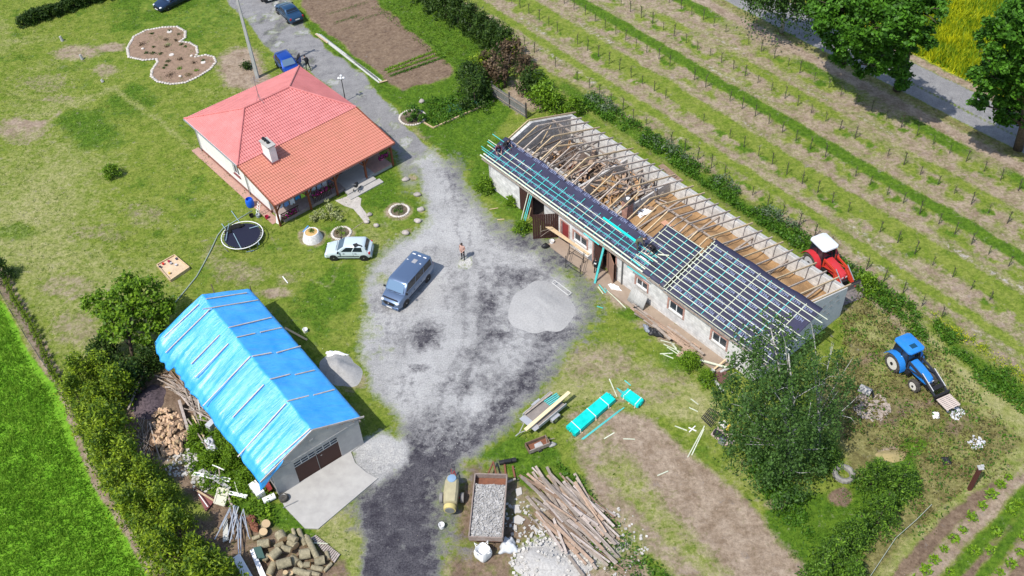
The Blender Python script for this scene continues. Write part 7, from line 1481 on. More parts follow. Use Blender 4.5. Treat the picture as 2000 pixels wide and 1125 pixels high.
# --- big tipping trailer with rubble
TRW=M('worn_trailer_board',(.31,.265,.24),.8,col2=(.19,.13,.105),vs=3,vm=.9,detail=7)
q=[G(917,1052,1.0),G(981,1056,1.0),G(991,932,1.0),G(928,930,1.0)]; d=(q[3]-q[0]+q[2]-q[1])/2; L_=d.length; wd=((q[1]-q[0]).length+(q[2]-q[3]).length)/2; c=sum(q,Vector())/4; t=T('tipping_trailer','rusty tipping trailer loaded with grey rubble','trailer',(c.x,c.y,0),math.atan2(d.y,d.x)); hl_,hw_=L_/2,wd/2
mb=MB(); mb.box((0,0,.82),(L_,wd,.08)); P('floor',mb,RUST,t)
for dx_,dy_,sx_,sy_ in ((0,hw_,L_,.07),(0,-hw_,L_,.07),(hl_,0,.07,wd),(-hl_,0,.07,wd)): mb=MB(); mb.box((dx_,dy_,1.10),(sx_,sy_,.42)); P('side_board',mb,TRW,t)
mb=MB(); mb.box((0,0,.62),(L_*.9,wd*.5,.22)); mb.tube([(hl_,.4,.6),(hl_+1.5,0,.5)],.06,6); mb.tube([(hl_,-.4,.6),(hl_+1.5,0,.5)],.06,6); P('chassis',mb,RUST,t)
for x_ in (-.6,-1.5):
    for s_ in (1,-1): mb=MB(); mb.lathe((x_,s_*hw_*.8,.4),[(.22,-.12),(.38,-.12),(.4,0),(.38,.12),(.22,.12)],18,axis='Y'); P('wheel',mb,TYRE,t,smooth=1)
mb=MB(); rg=random.Random(5)
for k in range(1300): x_=rg.uniform(-hl_+.1,hl_*.68); y_=rg.uniform(-hw_+.1,hw_-.1); s_=rg.uniform(.03,.17); mb.box((x_,y_,1.12+rg.uniform(0,.12)),(s_,s_*rg.uniform(.2,.6),.03),rg.uniform(0,3),tilt=Matrix.Rotation(rg.uniform(-.5,.5),3,'X'))
o=S('rubble_load',MB().add([tuple(mw(t)@Vector(v)) for v in mb.v],mb.f),M('grey_rubble',(.46,.45,.435),.95,col2=(.31,.30,.29),vs=4),'grey rubble heaped in the tipping trailer','rubble',kind='stuff')
mb=MB(); mb.grid(lambda u,v:mw(t)@Vector((-hl_+.05+(L_-.1)*u*.86,-hw_+.05+(wd-.1)*v,1.14+.04*math.sin(u*23)*math.sin(v*11))),30,14); S('rubble_dust',mb,M('grey_rubble_fine',(.38,.375,.36),.95,col2=(.20,.195,.19),vs=7,bump=1.,bs=16),'fine grey debris under the rubble in the trailer','debris',smooth=2,kind='stuff')
# big bag
c=G(944,1086); t=T('big_bag','open white big bag standing behind the tipping trailer','bag',c); mb=MB(); secs=[]
for z,r_ in ((0,.42),(.2,.5),(.55,.5),(.8,.44),(.86,.42),(.8,.38),(.45,.36)): secs.append([Vector((math.cos(a)*r_*(1+.12*math.cos(4*a)),math.sin(a)*r_*(1+.12*math.cos(4*a)),z+.03*math.sin(3*a))) for a in np.linspace(0,2*math.pi,20,False)])
loft(mb,secs,20); P('sack',mb,WHP,t,smooth=1); mb=MB()
for k in range(4): a=R(45+90*k); mb.tube([(math.cos(a)*.45,math.sin(a)*.45,.82),(math.cos(a+.15)*.6,math.sin(a+.15)*.6,1.0),(math.cos(a+.3)*.45,math.sin(a+.3)*.45,.82)],.03,5)
P('lifting_loop',mb,WHP,t)
mb=MB(); mb.tube([G(975,904,.2),G(1008,898,.2)],.16,10); mb.box(G(991,901,.38),(.5,.2,.12),.1); S('black_bumper',mb,BLK,'black moulded plastic bumper lying above the tipping trailer','bumper',smooth=1)
for i,(p,l) in enumerate([([(1003,988),(1013,987),(1016,1003),(1004,1002)],'upper pale concrete slab piece right of the trailer'),([(1002,1012),(1012,1007),(1026,1016),(1014,1025),(1002,1022)],'large pale slab piece right of the trailer'),([(1002,1028),(1009,1027),(1010,1036),(1001,1035)],'small pale slab piece right of the trailer'),([(1006,957),(1018,953),(1020,966),(1010,971)],'tan stone piece near the plank pile top')]): q=quad(p); mb=MB(); mb.prism([(v.x,v.y) for v in q],.02,.1); S('slab_piece',mb,M('pale_slab',(.44,.42,.39),.9),l,'slab','broken slabs beside the trailer')
for i,(a,c,l) in enumerate([((985,905),(988,930),'rusty bar left of the upright one above the trailer'),((1001,910),(1006,935),'rusty angle bar above the trailer corner'),((983,945),(1007,935),'pale pole lying over the trailer edge')]): board('rusty_bar',a,c,.12,.08,RUST if i<2 else OLDT,l,'bar',za=.1 if i<2 else .5)
# --- plank pile: individually laid planks
rg=random.Random(8); pm_=[OLDT,OLDT,OLDB,M('peach_old_timber',(.43,.30,.22),.85,col2=(.27,.20,.145),vs=5,rnd=.15),M('silver_timber',(.47,.41,.37),.85,col2=(.32,.27,.24),vs=5,rnd=.15),M('silver_timber',(.42,.385,.35))]
for k in range(92):
    f=k/91; cx_=1062+rg.uniform(0,1)*105; cy_=955+rg.uniform(0,1)*105+(cx_-1100)*.35; ln=rg.uniform(2.3,4.6); an=math.radians(-52+rg.gauss(0,8)); c=G(cx_,cy_,.08+.55*f*rg.uniform(.5,1)); d=Vector((math.cos(an),math.sin(an),rg.gauss(0,.03)))*ln/2
    mb=MB(); mb.beam(c-d,c+d,rg.choice((.1,.12,.16,.2)),rg.choice((.035,.05,.09)),up=(rg.gauss(0,.2),rg.gauss(0,.2),1)); S('old_plank',mb,rg.choice(pm_),'old weathered plank in the big loose pile at the bottom','plank','planks of the big pile beside the tipping trailer')
for i,(a,c,l) in enumerate([((1052,922),(1100,1010),'long plank whose tip marks the top left of the big pile'),((1068,912),(1112,1000),'long plank with its tip sticking out at the top of the big pile'),((1108,944),(1200,1050),'long plank along the upper right side of the big pile'),((1130,1030),(1205,1100),'long plank at the lower right side of the big pile'),((1110,1085),(1140,1125),'plank reaching the bottom edge from the big pile')]): board('old_plank',a,c,.18,.06,OLDT,l,'plank',za=.35,zc=.3)
# --- planks and debris along the barn front
rg=random.Random(9)
for k in range(44):
    f=rg.random(); cx_=1255+f*95; cy_=612+f*66+rg.uniform(-8,10); ln=rg.uniform(1.2,3.2); d=-BF.Y*math.cos(rg.gauss(0,.18)); d=Matrix.Rotation(rg.gauss(0,.14),3,'Z')@d*ln/2; c=G(cx_,cy_,.08+rg.random()*.4)
    mb=MB(); mb.beam(c-d,c+d,rg.choice((.1,.14,.2)),.05); S('barn_plank',mb,rg.choice((pm_[3],OLDB,pm_[3],OLDT)),'reddish old plank in the stack along the barn wall','plank','planks stacked along the barn front')
for i,(a,c,l) in enumerate([((1290,664),(1318,672),'pale lath scrap pointing at the pallets'),((1296,672),(1334,690),'long pale lath scrap below the plank stack'),((1310,668),(1330,695),'crossed pale lath scrap'),((1322,681),(1313,671),'short pale lath crossing the others'),((1289,691),(1314,690),'level pale lath on the grass below the stack'),((1295,692),(1315,700),'slanting pale lath on the grass below the stack'),((1303,678),(1328,694),'thin pale lath beside the pallets')]): board('lath_scrap',a,c,.07,.04,PALE,l,'lath')
for i,(x,y,l) in enumerate([(1350,680,'upper reddish pallet standing beside the barn planks'),(1340,692,'lower pallet leaning beside the barn planks')]):
    mb=MB(); c=G(x,y,.3)
    for k in range(6): mb.beam(c+BF.X*(-.5+.2*k)-BF.Y*.4,c+BF.X*(-.5+.2*k)+BF.Y*.4,.12,.03)
    for k in range(3): mb.beam(c-BF.X*.55+BF.Y*(-.38+.38*k)-Vector((0,0,.06)),c+BF.X*.55+BF.Y*(-.38+.38*k)-Vector((0,0,.06)),.09,.07)
    S('pallet',mb,pm_[3],l,'pallet','pallets beside the barn')
# corrugated sheets leaning at the wall
for i in range(4):
    a=G(1224+i*6,588+i*4.5,0); mb=MB(); up_=BF.X*.55+Vector((0,0,1.25)); 
    def cs_(u,v,a=a,up_=up_,i=i): return a+(-BF.Y)*(u*.62)+up_*v+BF.X*(.02*math.sin(u*24))*1.+Vector((0,0,.012*math.sin(u*24)))
    mb.grid(cs_,26,2); o=S('corrugated_sheet',mb,M('asbestos_sheet',(.40,.395,.37),.9,col2=(.30,.295,.28),vs=3,rnd=.1),['leftmost','second from left','third from left','rightmost'][i]+' grey corrugated sheet leaning below the barn window','sheet','corrugated sheets leaning on the barn',smooth=2); m_=o.modifiers.new('t','SOLIDIFY'); m_.thickness=.015
# grey box gutters / frames at the barn corner
for i,(a,c,w_,z1,l) in enumerate([((1372,745),(1394,722),.28,.4,'thick grey box profile at the barn corner'),((1386,728),(1418,702),.12,.6,'thin pale bar leaning at the barn corner'),((1404,728),(1436,712),.18,.5,'white bar under the birch at the barn corner'),((1345,697),(1420,718),.14,.5,'long pale beam propped along the nettles'),((1395,742),(1412,765),.2,.2,'short grey bar below the box profile'),((1400,735),(1384,752),.14,.2,'dark framed bar crossing the box profile')]): board('grey_profile',a,c,w_,w_*.6,[SHEETG,TIM,SHEETG,PALE,SHEETG,STEEL][i],l,'beam','beams at the barn corner',za=.15,zc=z1)
mb=MB(); mb.slab(quad([(1392,735),(1410,722),(1430,735),(1412,752)],.15),(0,0,1),.08); S('wood_sheet',mb,M('dark_brown_panel',(.12,.06,.05),.8),'dark brown panel lying under the grey profiles','panel')
# trestle scaffold with two thick planks, white board
for i,(a,c,l) in enumerate([((1066,437),(1138,489),'upper long thick plank resting on the trestle scaffold'),((1067,442),(1150,497),'lower long thick plank resting on the trestle scaffold')]): board('thick_plank',a,c,.22,.06,TIM,l,'plank',za=1.25,zc=1.0)
mb=MB(); mb.slab(quad([(1125,472),(1156,495),(1148,503),(1118,480)],.9),(0,0,1),.05); S('white_board',mb,M('cream_board',(.6,.57,.52),.7),'cream board lying on the trestle scaffold','board')
t=T('trestle_scaffold','black tubular trestle scaffold standing before the barn windows','scaffold',G(1128,530))
for (x,y) in ((1105,523),(1133,541),(1112,498),(1140,515)): mb=MB(); mb.tube([G(x,y),G(x,y)+Vector((0,0,1.3))],.03,6); P('leg',mb,BLK,t,world=True)
for (a,c) in (((1105,523),(1112,498)),((1133,541),(1140,515)),((1105,523),(1133,541)),((1112,498),(1140,515))):
    mb=MB(); 
    for z in (.45,.85): mb.tube([G(*a)+Vector((0,0,z)),G(*c)+Vector((0,0,z))],.02,5)
    P('brace',mb,BLK,t,world=True)
mb=MB(); mb.tube([G(1056,440,1.5),G(1056,462,.6),G(1080,445,1.4),G(1056,452,1.1)],.02,5); S('wire_rack',mb,OLDT,'thin wire frame hanging before the open gate leaf','frame')
# leaning laths and tools at the barn
for i,(a,za_,c,zc_,m_,l) in enumerate([((1014,446),0,(1033,372),3.1,PALE,'pale lath leaning on the eave beside the brown gate'),((1018,449),0,(1038,373),3.1,TEAL,'first teal lath leaning on the eave beside the brown gate'),((1021,450),0,(1041,374),3.1,TEAL,'second teal lath leaning on the eave beside the brown gate'),((1032,427),0,(1038,403),1.2,TIM,'short brown board leaning inside the gate leaf'),((1162,553),0,(1181,477),3.15,TEAL,'thick teal bundle of laths leaning on the eave by the door')]): board('leaning_lath',a,c,.06 if i!=4 else .16,.05 if i!=4 else .12,m_,l,'lath','laths leaning on the barn',za=za_,zc=zc_)
for i,(a,c,m_,l) in enumerate([((1170,556),(1183,572),TEAL,'teal lath offcut nearest the doorway'),((1174,553),(1186,569),TEAL,'second teal lath offcut near the doorway'),((1168,560),(1178,574),PALE,'pale offcut beside the teal offcuts'),((1183,565),(1206,586),PALE,'thin pale lath below the long white bag'),((1206,586),(1222,602),PALE,'thick pale lath end on the grass below the bag'),((1166,598),(1178,602),TEAL,'tiny teal strip on the grass'),((956,409),(973,406),TIM,'short board on the grass at the lane edge'),((971,429),(985,428),TIM,'short board lower down at the lane edge'),((1190,740),(1205,775),PALE,'pale lath on the grass left of the small teal bundle'),((1220,743),(1232,753),TEAL,'short teal lath above the small teal bundle'),((1180,857),(1200,845),PALE,'short pale lath on the bare ground'),((1217,857),(1240,858),PALE,'level pale lath on the bare ground'),((1346,796),(1363,804),PALE,'pale lath left of the black rack'),((1284,929),(1305,920),PALE,'pale lath on the brown plot'),((1318,832),(1342,841),PALE,'pale lath beside the long laths under the rack'),((1136,858),(1212,800),TEAL,'long grey green lath right of the big teal bundle'),((1139,858),(1219,796),TEAL,'second long grey green lath right of the big teal bundle'),((1349,779),(1364,790),PALE,'thin forked lath on the grass'),((1345,835),(1360,842),WHP,'white offcut near the rack'),((1346,844),(1358,832),WHP,'second white offcut crossing near the rack'),((552,540),(562,553),WHP,'white strip on the bare patch of lawn'),((1351,889),(1375,838),PALE,'upper long lath sticking out under the black rack'),((1343,893),(1376,832),PALE,'lower long lath sticking out under the black rack')]): board('loose_lath',a,c,.07,.04,m_,l,'lath','loose laths and offcuts on the ground')
# teal bundles
def bundle(label,p,hh,straps,rows=2,nl_=16):
    q=quad(p); c=sum(q,Vector())/4; t=T('lath_bundle',label,'lath bundle',c,0,'bundles of teal laths'); a0,a1,b1,b0=q  # a0->a1 is the length, a0->b0 the width
    wv=(b0-a0); n_=nl_; rg=random.Random(len(label)); mb=MB(); 
    for z in range(rows):
        for k in range(n_): f=(k+.5)/n_; u_=(a1-a0).normalized()*rg.uniform(-.06,.06); A_=a0+wv*f+u_+Vector((0,0,.1+hh*(z+.5)/rows)); B_=a1+(b1-a1)*f+u_+Vector((0,0,.1+hh*(z+.5)/rows)); mb.beam(A_,B_,wv.length/n_*.9,hh/rows*.88)
    P('laths',mb,M('bundle_teal',(.01,.62,.54),.5,col2=(.0,.50,.45),vs=2.5),t,world=True,kind='stuff')
    for f in straps:
        mb=MB(); A_=a0.lerp(a1,f); B_=b0.lerp(b1,f); o_=(B_-A_).normalized()*.02; z1=.1+hh+.01
        mb.beam(A_-o_+Vector((0,0,z1)),B_+o_+Vector((0,0,z1)),.04,.012); mb.beam(A_-o_+Vector((0,0,.08)),A_-o_+Vector((0,0,z1)),.012,.04); mb.beam(B_+o_+Vector((0,0,.08)),B_+o_+Vector((0,0,z1)),.012,.04); P('strap',mb,WHP,t,world=True)
    for f in (.15,.5,.85): mb=MB(); mb.beam(a0.lerp(a1,f)-wv*.12+Vector((0,0,.05)),b0.lerp(b1,f)+wv*.12+Vector((0,0,.05)),.1,.09); P('bearer',mb,TIM,t,world=True)
bundle('long strapped bundle of bright teal laths lying on the grass',[(1106.5,839),(1185,773),(1201.7,787),(1123.7,855.5)],.36,(.12,.5,.82),3,14)
bundle('short bundle of teal laths with white straps on the grass',[(1213,777),(1245,800),(1256.5,786.5),(1226,765)],.3,(.15,.85),3,10)
for i,(a,c,l) in enumerate([((1205,758),(1226,772),'upper teal lath sticking out above the small bundle'),((1207,761),(1222,775),'lower teal lath sticking out above the small bundle')]): board('teal_lath',a,c,.06,.05,TEAL,l,'lath',za=.4)
# --- flat trailer with boards
q=[G(1049.5,838,.55),G(1103.5,793,.55),G(1076.5,769,.55),G(1025,809.5,.55)]; d=q[1]-q[0]; c=sum(q,Vector())/4; wd=(q[3]-q[0]).length; L_=d.length; t=T('flatbed_trailer','small grey car trailer carrying a long fresh board and teal laths','trailer',(c.x,c.y,0),math.atan2(d.y,d.x),'small trailers'); hl_,hw_=L_/2,wd/2
mb=MB(); mb.box((0,0,.53),(L_,wd,.05)); P('floor',mb,M('worn_ply',(.27,.235,.21),.85,col2=(.17,.15,.14),vs=2,vm=.8),t)
for s_ in (1,-1): mb=MB(); mb.box((.0,s_*hw_,.66),(L_,.05,.26)); P('side_board',mb,SHEETG,t)
mb=MB(); mb.box((-hl_-.1,0,.55),(.5,wd*1.0,.06)); P('front_panel',mb,M('pale_alu',(.55,.55,.56),.4,.5),t)
for s_ in (1,-1):
    mb=MB(); mb.box((.1,s_*(hw_+.16),.56),(.75,.24,.05)); mb.box((.45,s_*(hw_+.16),.44),(.05,.24,.22)); mb.box((-.25,s_*(hw_+.16),.44),(.05,.24,.22)); P('mudguard',mb,M('pale_alu',(.55,.55,.56),.4,.5),t)
    wh=bpy.data.objects.new('wheel',None); COL.objects.link(wh); wh.parent=t; wh.location=(.1,s_*(hw_+.16),.28)
    mb=MB(); mb.lathe((0,0,0),[(.17,-.08),(.26,-.08),(.28,0),(.26,.08),(.17,.08)],18,axis='Y'); P('tyre',mb,TYRE,wh,smooth=1); mb=MB(); mb.lathe((0,0,0),[(.17,-.084),(.17,.084)],16,axis='Y'); P('rim',mb,RIM,wh)
mb=MB(); mb.tube([(-hl_-.3,.35,.45),(-hl_-1.1,0,.4)],.03,6); mb.tube([(-hl_-.3,-.35,.45),(-hl_-1.1,0,.4)],.03,6); mb.tube([(-hl_-1.1,0,.4),(-hl_-1.45,0,.4)],.04,6); P('drawbar',mb,SHEETG,t)
board('long_board',(1026,840),(1112,766),.26,.09,M('fresh_spruce_board',(.68,.56,.34),.7),'long fresh board laid over the small trailer','board',za=.75,zc=.95)
for i in range(5): board('teal_lath',(1063+i*3,784+i*2.4),(1088+i*2.2,768+i*3),.08,.05,TEAL,'teal lath lying in the small grey trailer','lath','teal laths in the small trailer',za=.62)
board('old_plank',(1024,808),(1078,766),.22,.05,OLDT,'grey plank along the far side of the small trailer','plank',za=.7)
# --- rusty box cart
q=[G(1033,889,.05),G(1073,873,.05),G(1066,858,.05),G(1028,873,.05)]; c=sum(q,Vector())/4; d=q[1]-q[0]; t=T('box_cart','small rusty open box cart on the grass','cart',(c.x,c.y,0),math.atan2(d.y,d.x),'small trailers'); L_=d.length; wd=(q[3]-q[0]).length; hl_,hw_=L_/2,wd/2
mb=MB(); mb.box((0,0,.2),(L_,wd,.04)); P('floor',mb,RUST,t)
for dx_,dy_,sx_,sy_ in ((0,hw_,L_,.05),(0,-hw_,L_,.05),(hl_,0,.05,wd),(-hl_,0,.05,wd)): mb=MB(); mb.box((dx_,dy_,.36),(sx_,sy_,.34)); P('side_board',mb,OLDB if dy_>=0 else OLDT,t)
for s_ in (1,-1): mb=MB(); mb.lathe((0,s_*(hw_+.06),.14),[(.14,-.04),(.14,.04)],14,axis='Y'); P('wheel',mb,TYRE,t)
mb=MB(); mb.tube([(hl_,.1,.3),(hl_+.5,0,.3)],.03,6); mb.tube([(hl_-.2,-hw_,.5),(hl_,hw_,.55)],.025,6); P('handle',mb,OLDT,t)
mb=MB(); mb.slab([tuple(mw(t)@Vector(p)) for p in ((-.3,-.3,.3),(.35,-.3,.25),(.3,.15,.3),(-.2,.1,.32))],(0,0,1),.05); S('grey_slab',mb,SHEETG,'grey slab lying inside the rusty box cart','slab')
mb=MB(); mb.blob(G(1078,868,.12),(.25,.2,.14),9,6,.3); S('stone_lump',mb,CONC,'pale lump of mortar at the end of the box cart','lump',smooth=2)
# --- black rack, demolished motor heap with yellow beam
q=quad([(1370,816),(1386,797),(1405,808),(1388,834)],.25); mb=MB()
for k in range(8): f=k/7; mb.tube([q[0].lerp(q[3],f),q[1].lerp(q[2],f)],.025,5)
for f in (0,.25,.5,.75,1): mb.tube([q[0].lerp(q[1],f),q[3].lerp(q[2],f)],.03,5)
S('black_rack',mb,BLK,'black metal grid rack lying on long laths','rack')
t=T('scrap_machine','dismantled machine with black motor boxes and pale base','machine',G(1412,852)); 
mb=MB(); mb.prism([(p.x,p.y) for p in quad([(1388,850),(1400,835),(1432,858),(1436,866),(1418,872)])],.0,.14); P('base',mb,M('pale_pink_plate',(.42,.33,.30),.8),t,world=True)
for x,y,m_ in ((1400,846,BLK),(1412,855,BLK),(1410,862,STEEL)): mb=MB(); mb.box(G(x,y,.3),(.42,.34,.32),-.7); P('motor_box',mb,m_,t,world=True)
mb=MB(); mb.beam(G(1418,842,.6),G(1428,830,.75),.24,.2); mb.beam(G(1428,832,.75),G(1452,842,.8),.2,.18); S('yellow_beam',mb,M('yellow_paint',(.55,.40,.05),.5),'angled yellow metal beam beside the dismantled machine','beam')
for i,(a,c,l) in enumerate([((1405,825),(1418,842),'left white board stacked by the yellow beam'),((1409,823),(1422,839),'middle white board stacked by the yellow beam'),((1413,822),(1425,836),'right white board stacked by the yellow beam')]): board('white_plank',a,c,.14,.04,M('cream_board',(.6,.57,.52),.7),l,'plank','white boards by the yellow beam',za=.35)
# --- firewood: split pieces in heaps
rg=random.Random(17); CUT=M('cut_wood_face',(.52,.38,.22),.8,rnd=.15); SPL=M('split_firewood',(.54,.38,.25),.85,col2=(.34,.22,.14),vs=5,rnd=.25); BK2=M('log_bark',(.33,.29,.19),.9,col2=(.19,.17,.11),vs=6,bump=.6,rnd=.15)
cpoly=[(300,808),(325,792),(352,812),(366,838),(364,870),(350,888),(322,890),(304,872),(296,840)]; kk=0
while kk<150:
    x=rg.uniform(294,368); y=rg.uniform(792,892)
    if sdf(cpoly,np.array([x]),np.array([y]))[0]<0: continue
    dd=math.hypot((x-330)/38,(y-842)/50); c=G(x,y,.12+.65*max(0,1-dd*dd)*rg.uniform(.75,1)); an=rg.uniform(0,6.28); l_=rg.uniform(.2,.36); r_=rg.uniform(.09,.15); d=Vector((math.cos(an),math.sin(an),rg.uniform(-.5,.8)))*l_/2
    mb=MB(); n_=rg.choice((4,5,6)); mb.tube([c-d,c+d],r_,n_); o=S('firewood_log',mb,[SPL,CUT],'split firewood piece in the heap between hedge and garage','firewood','firewood heap beside the garage')
    pl=o.data.polygons; pl[len(pl)-1].material_index=1; pl[len(pl)-2].material_index=1; kk+=1
mb=MB(); c=G(331,846); mb.blob((c.x,c.y,0),(1.35,1.7,.55),14,8,.1,flat=0); S('bark_debris',mb,M('bark_debris',(.16,.10,.065),.95,col2=(.09,.055,.035),vs=6,bump=.8),'bark debris under the split firewood','bark',smooth=2,kind='stuff')
# branch and pole pile
rg=random.Random(19)
for k in range(74):
    f=rg.random(); x=338+f*72+rg.uniform(-8,8); y=738+f*82+rg.uniform(-14,14); ln=rg.uniform(1.3,3.2); an=math.radians(-40+rg.gauss(0,16)); c=G(x,y,.1+.45*rg.random()); d=Vector((math.cos(an),math.sin(an),rg.gauss(0,.06)))*ln/2; q_=c+Vector((rg.gauss(0,.06),rg.gauss(0,.06),.05)); r_=rg.uniform(.025,.06)
    mb=MB(); mb.tube([c-d,q_,c+d],[r_,r_*.9,r_*.5],6); S('cut_branch',mb,rg.choice((OLDT,OLDB,OLDT,pm_[4])),'thin cut branch in the tangled stack beside the tarpaulin','branch','cut branches stacked beside the garage')
for k in range(34):
    x=268+rg.uniform(0,40); y=830+rg.uniform(0,70); c=G(x,y,.1+.3*rg.random()); an=rg.uniform(-1.9,-.6); d=Vector((math.cos(an),math.sin(an),rg.gauss(0,.1)))*rg.uniform(.5,1.1); r_=rg.uniform(.015,.035); mb=MB(); mb.tube([c-d,c+d],[r_,r_*.5],5); S('dry_twig',mb,OLDT,'dry twig in the shaded brush heap beside the hedge','twig','dry twigs beside the hedge')
for i,(a,c,w_,m_,l) in enumerate([((338,705),(402,862),.12,OLDT,'longest pole lying from the tarpaulin hem to the white sheet'),((350,782),(368,842),.2,M('silver_timber',(.42,.385,.35),.85),'thick pale beam beside the firewood heap'),((344,786),(360,838),.14,OLDB,'dark beam left of the thick pale beam'),((386,773),(392,822),.08,M('pale_grey_profile',(.48,.48,.44),.6),'pale grey tube standing out in the branch stack'),((366,818),(420,896),.09,OLDT,'thin pole crossing the elder shrubs'),((376,812),(400,858),.08,TIM,'yellowish lath beside the elder shrub'),((250,800),(282,723),.12,OLDT,'pale beam leaning over the ash heap'),((292,826),(312,896),.07,OLDT,'bent thin pole below the ash heap')]): board('long_pole',a,c,w_,w_*.7,m_,l,'pole','poles behind the garage',za=.6,zc=.3)
mb=MB(); q=[G(237,765,.5),G(247,758,.5),G(255,772,.5),G(243,779,.5)]
for a_,c_5 in zip(q,q[1:]+q[:1]): mb.tube([a_,c_5],.025,5); mb.tube([a_,(a_.x,a_.y,0)],.025,5)
mb.tube([q[0],q[0]+Vector((0,0,.5)),q[1]+Vector((0,0,.5)),q[1]],.025,5); S('chair_frame',mb,STEEL,'rusted chair frame in the shade left of the ash heap','chair frame')
mb=MB(); mb.box(G(413,832,.35),(.45,.6,.7),-.6); S('grey_cabinet',mb,M('grey_enamel',(.45,.47,.5),.5),'grey metal cabinet standing in the elder shrubs','cabinet'); mb=MB(); mb.box(G(427,826,.2),(.3,.3,.4),.2); S('white_canister',mb,WHP,'white canister beside the grey cabinet','canister')
# --- scrap between garage corner and hedge
for i,(a,c,w_,m_,l) in enumerate([((378,925),(449,938),.28,WHP,'wide white painted board on the scrap heap'),((393,917),(449,955),.26,SHEETG,'grey board crossing the white board'),((446,962),(482,970),.26,WHP,'white boxed profile pointing at the garage'),((443,965),(453,987),.14,OLDT,'short dark plank under the white profile'),((383,957),(418,978),.12,TIM,'orange brown batten on the fallen panel'),((388,965),(406,990),.05,WHP,'thin white batten on the brown panel'),((427,912),(430,935),.08,OLDT,'upright dark lath in the weeds'),((415,908),(438,918),.07,WHP,'short pale batten above the boards'),((458,941),(465,965),.05,PALE,'thin pale lath beside the white profile')]): board('scrap_board',a,c,w_,.05,m_,l,'board','boards of the scrap heap',za=.25+.03*i)
mb=MB(); mb.slab(quad([(380,952),(422,975),(402,1000)],.12),(0,0,1),.05); S('brown_sheet',mb,M('red_brown_panel',(.20,.075,.07),.75),'triangular red brown panel lying by the hedge','panel')
q=quad([(426,953),(446,956),(438,988),(418,982)],.35); mb=MB()
for a_,c_5 in zip(q,q[1:]+q[:1]): mb.beam(a_,c_5,.1,.08)
mb.slab([v-Vector((0,0,.02)) for v in q],(0,0,1),.02); S('cream_window_frame',mb,M('cream_enamel',(.58,.56,.44),.6),'cream coloured window frame lying on the scrap','frame')
rg=random.Random(23); SILP=M('silver_profile',(.50,.52,.54),.35,.6,rnd=.2)
for i in range(16):
    x0=rg.uniform(448,476); y0=rg.uniform(985,1010); an=rg.uniform(-.6,.5); ln=rg.uniform(45,75); board('metal_profile',(x0,y0),(x0+math.sin(an)*ln*.8,y0+math.cos(an)*ln),.06,.04,SILP,'thin silver metal profile in the tangled heap','metal profile','silver metal profiles in a tangled heap',za=rg.uniform(.15,.6),zc=rg.uniform(.1,.5))
for p,m_,z,hh,l in [([(456,1095),(470,1085),(496,1130),(480,1140)],WHP,.1,.3,'long white panel on the bottom edge of the scrap'),([(490,1080),(497,1076),(522,1130),(512,1135)],WHP,.2,.3,'narrow white panel beside the green cabinet'),([(497,1076),(512,1073),(520,1095),(505,1098)],M('dark_green_sheet',(.05,.10,.085),.5),.1,.4,'dark green cabinet between white panels and logs'),([(424,1096),(452,1092),(456,1125),(430,1122)],M('blue_grey_sheet',(.28,.33,.40),.5),.05,.3,'blue grey sheet on the bottom edge by the hedge'),([(395,1090),(404,1088),(407,1100),(398,1102)],M('blue_grey_sheet',(.28,.33,.40),.5),.05,.5,'small blue grey stool by the hedge'),([(436,1022),(445,1012),(447,1055),(436,1060)],M('pale_grey_profile',(.48,.48,.44),.6),.1,.1,'pale grey flat sheet left of the profiles'),([(424,1092),(452,1090),(453,1098),(426,1100)],WHP,.45,.1,'white shelf on top of the blue grey sheet')]:
    q=quad(p,z); mb=MB(); mb.prism([(v.x,v.y) for v in q],z,z+hh); S('scrap_sheet',mb,m_,l,'panel','panels of the scrap heap')
mb=MB(); 
for k in range(5): mb.blob(G(490+k*2,1012+k*5,.2),(.25,.2,.2),7,5,.5,seed=k)
S('rusty_scrap',mb,RUST,'rusty brown scrap metal beside the silver profiles','scrap')
# cut logs
LG=[(519,1024,.30,.30,90,1),(514,1040,.28,.34,80,1),(515,1062,.30,.75,8,0),(549,1048,.34,.6,-60,1),(572,1062,.3,.6,-40,1),(572,1052,.25,.6,-30,0),(537,1082,.3,.75,50,1),(595,1082,.34,.7,10,2),(624,1095,.3,.65,12,2),(610,1070,.2,1.8,-62,0),(590,1050,.16,1.4,-65,0),(575,1044,.13,.9,-70,0),(555,1100,.32,.9,15,0),(530,1112,.24,.9,75,0),(575,1095,.28,.6,-40,0),(600,1103,.2,.4,0,1),(557,1120,.16,.4,90,1),(568,1121,.16,.4,90,1),(590,1118,.22,1.2,-20,0),(612,1120,.15,.9,-20,1),(640,1085,.14,.6,-70,1),(560,1072,.2,.7,-20,0),(620,1110,.18,.8,-15,0),(585,1100,.18,.9,-50,0),(545,1065,.18,.6,30,0),(603,1056,.12,1.0,-60,0),(520,1090,.18,.5,60,0),(640,1108,.12,.7,50,0),(500,1050,.14,.5,20,1)]
for i,(x,y,r_,l_,an,st_) in enumerate(LG):
    r_*=.95; l_*=.95
    c=G(x,y,r_+.02+(.3 if i in(5,6,9,12,16,21) else 0)); a=R(an); d=Vector((math.cos(a),math.sin(a),.0))*l_/2
    if st_==1 and an in(90,80): d=Vector((.05,-.03,l_/2))
    if st_==2: d=Vector((-math.cos(a),-math.sin(a)*1,.12))*l_/2
    mb=MB(); mb.tube([c-d,c,c+d],[r_,r_*1.03,r_*.96],14); o=S('sawn_log',mb,[BK2,CUT],'thick sawn log with pale cut face in the heap below the garage','log','sawn logs below the garage',smooth=1)
    pl=o.data.polygons; pl[len(pl)-1].material_index=1; pl[len(pl)-2].material_index=1
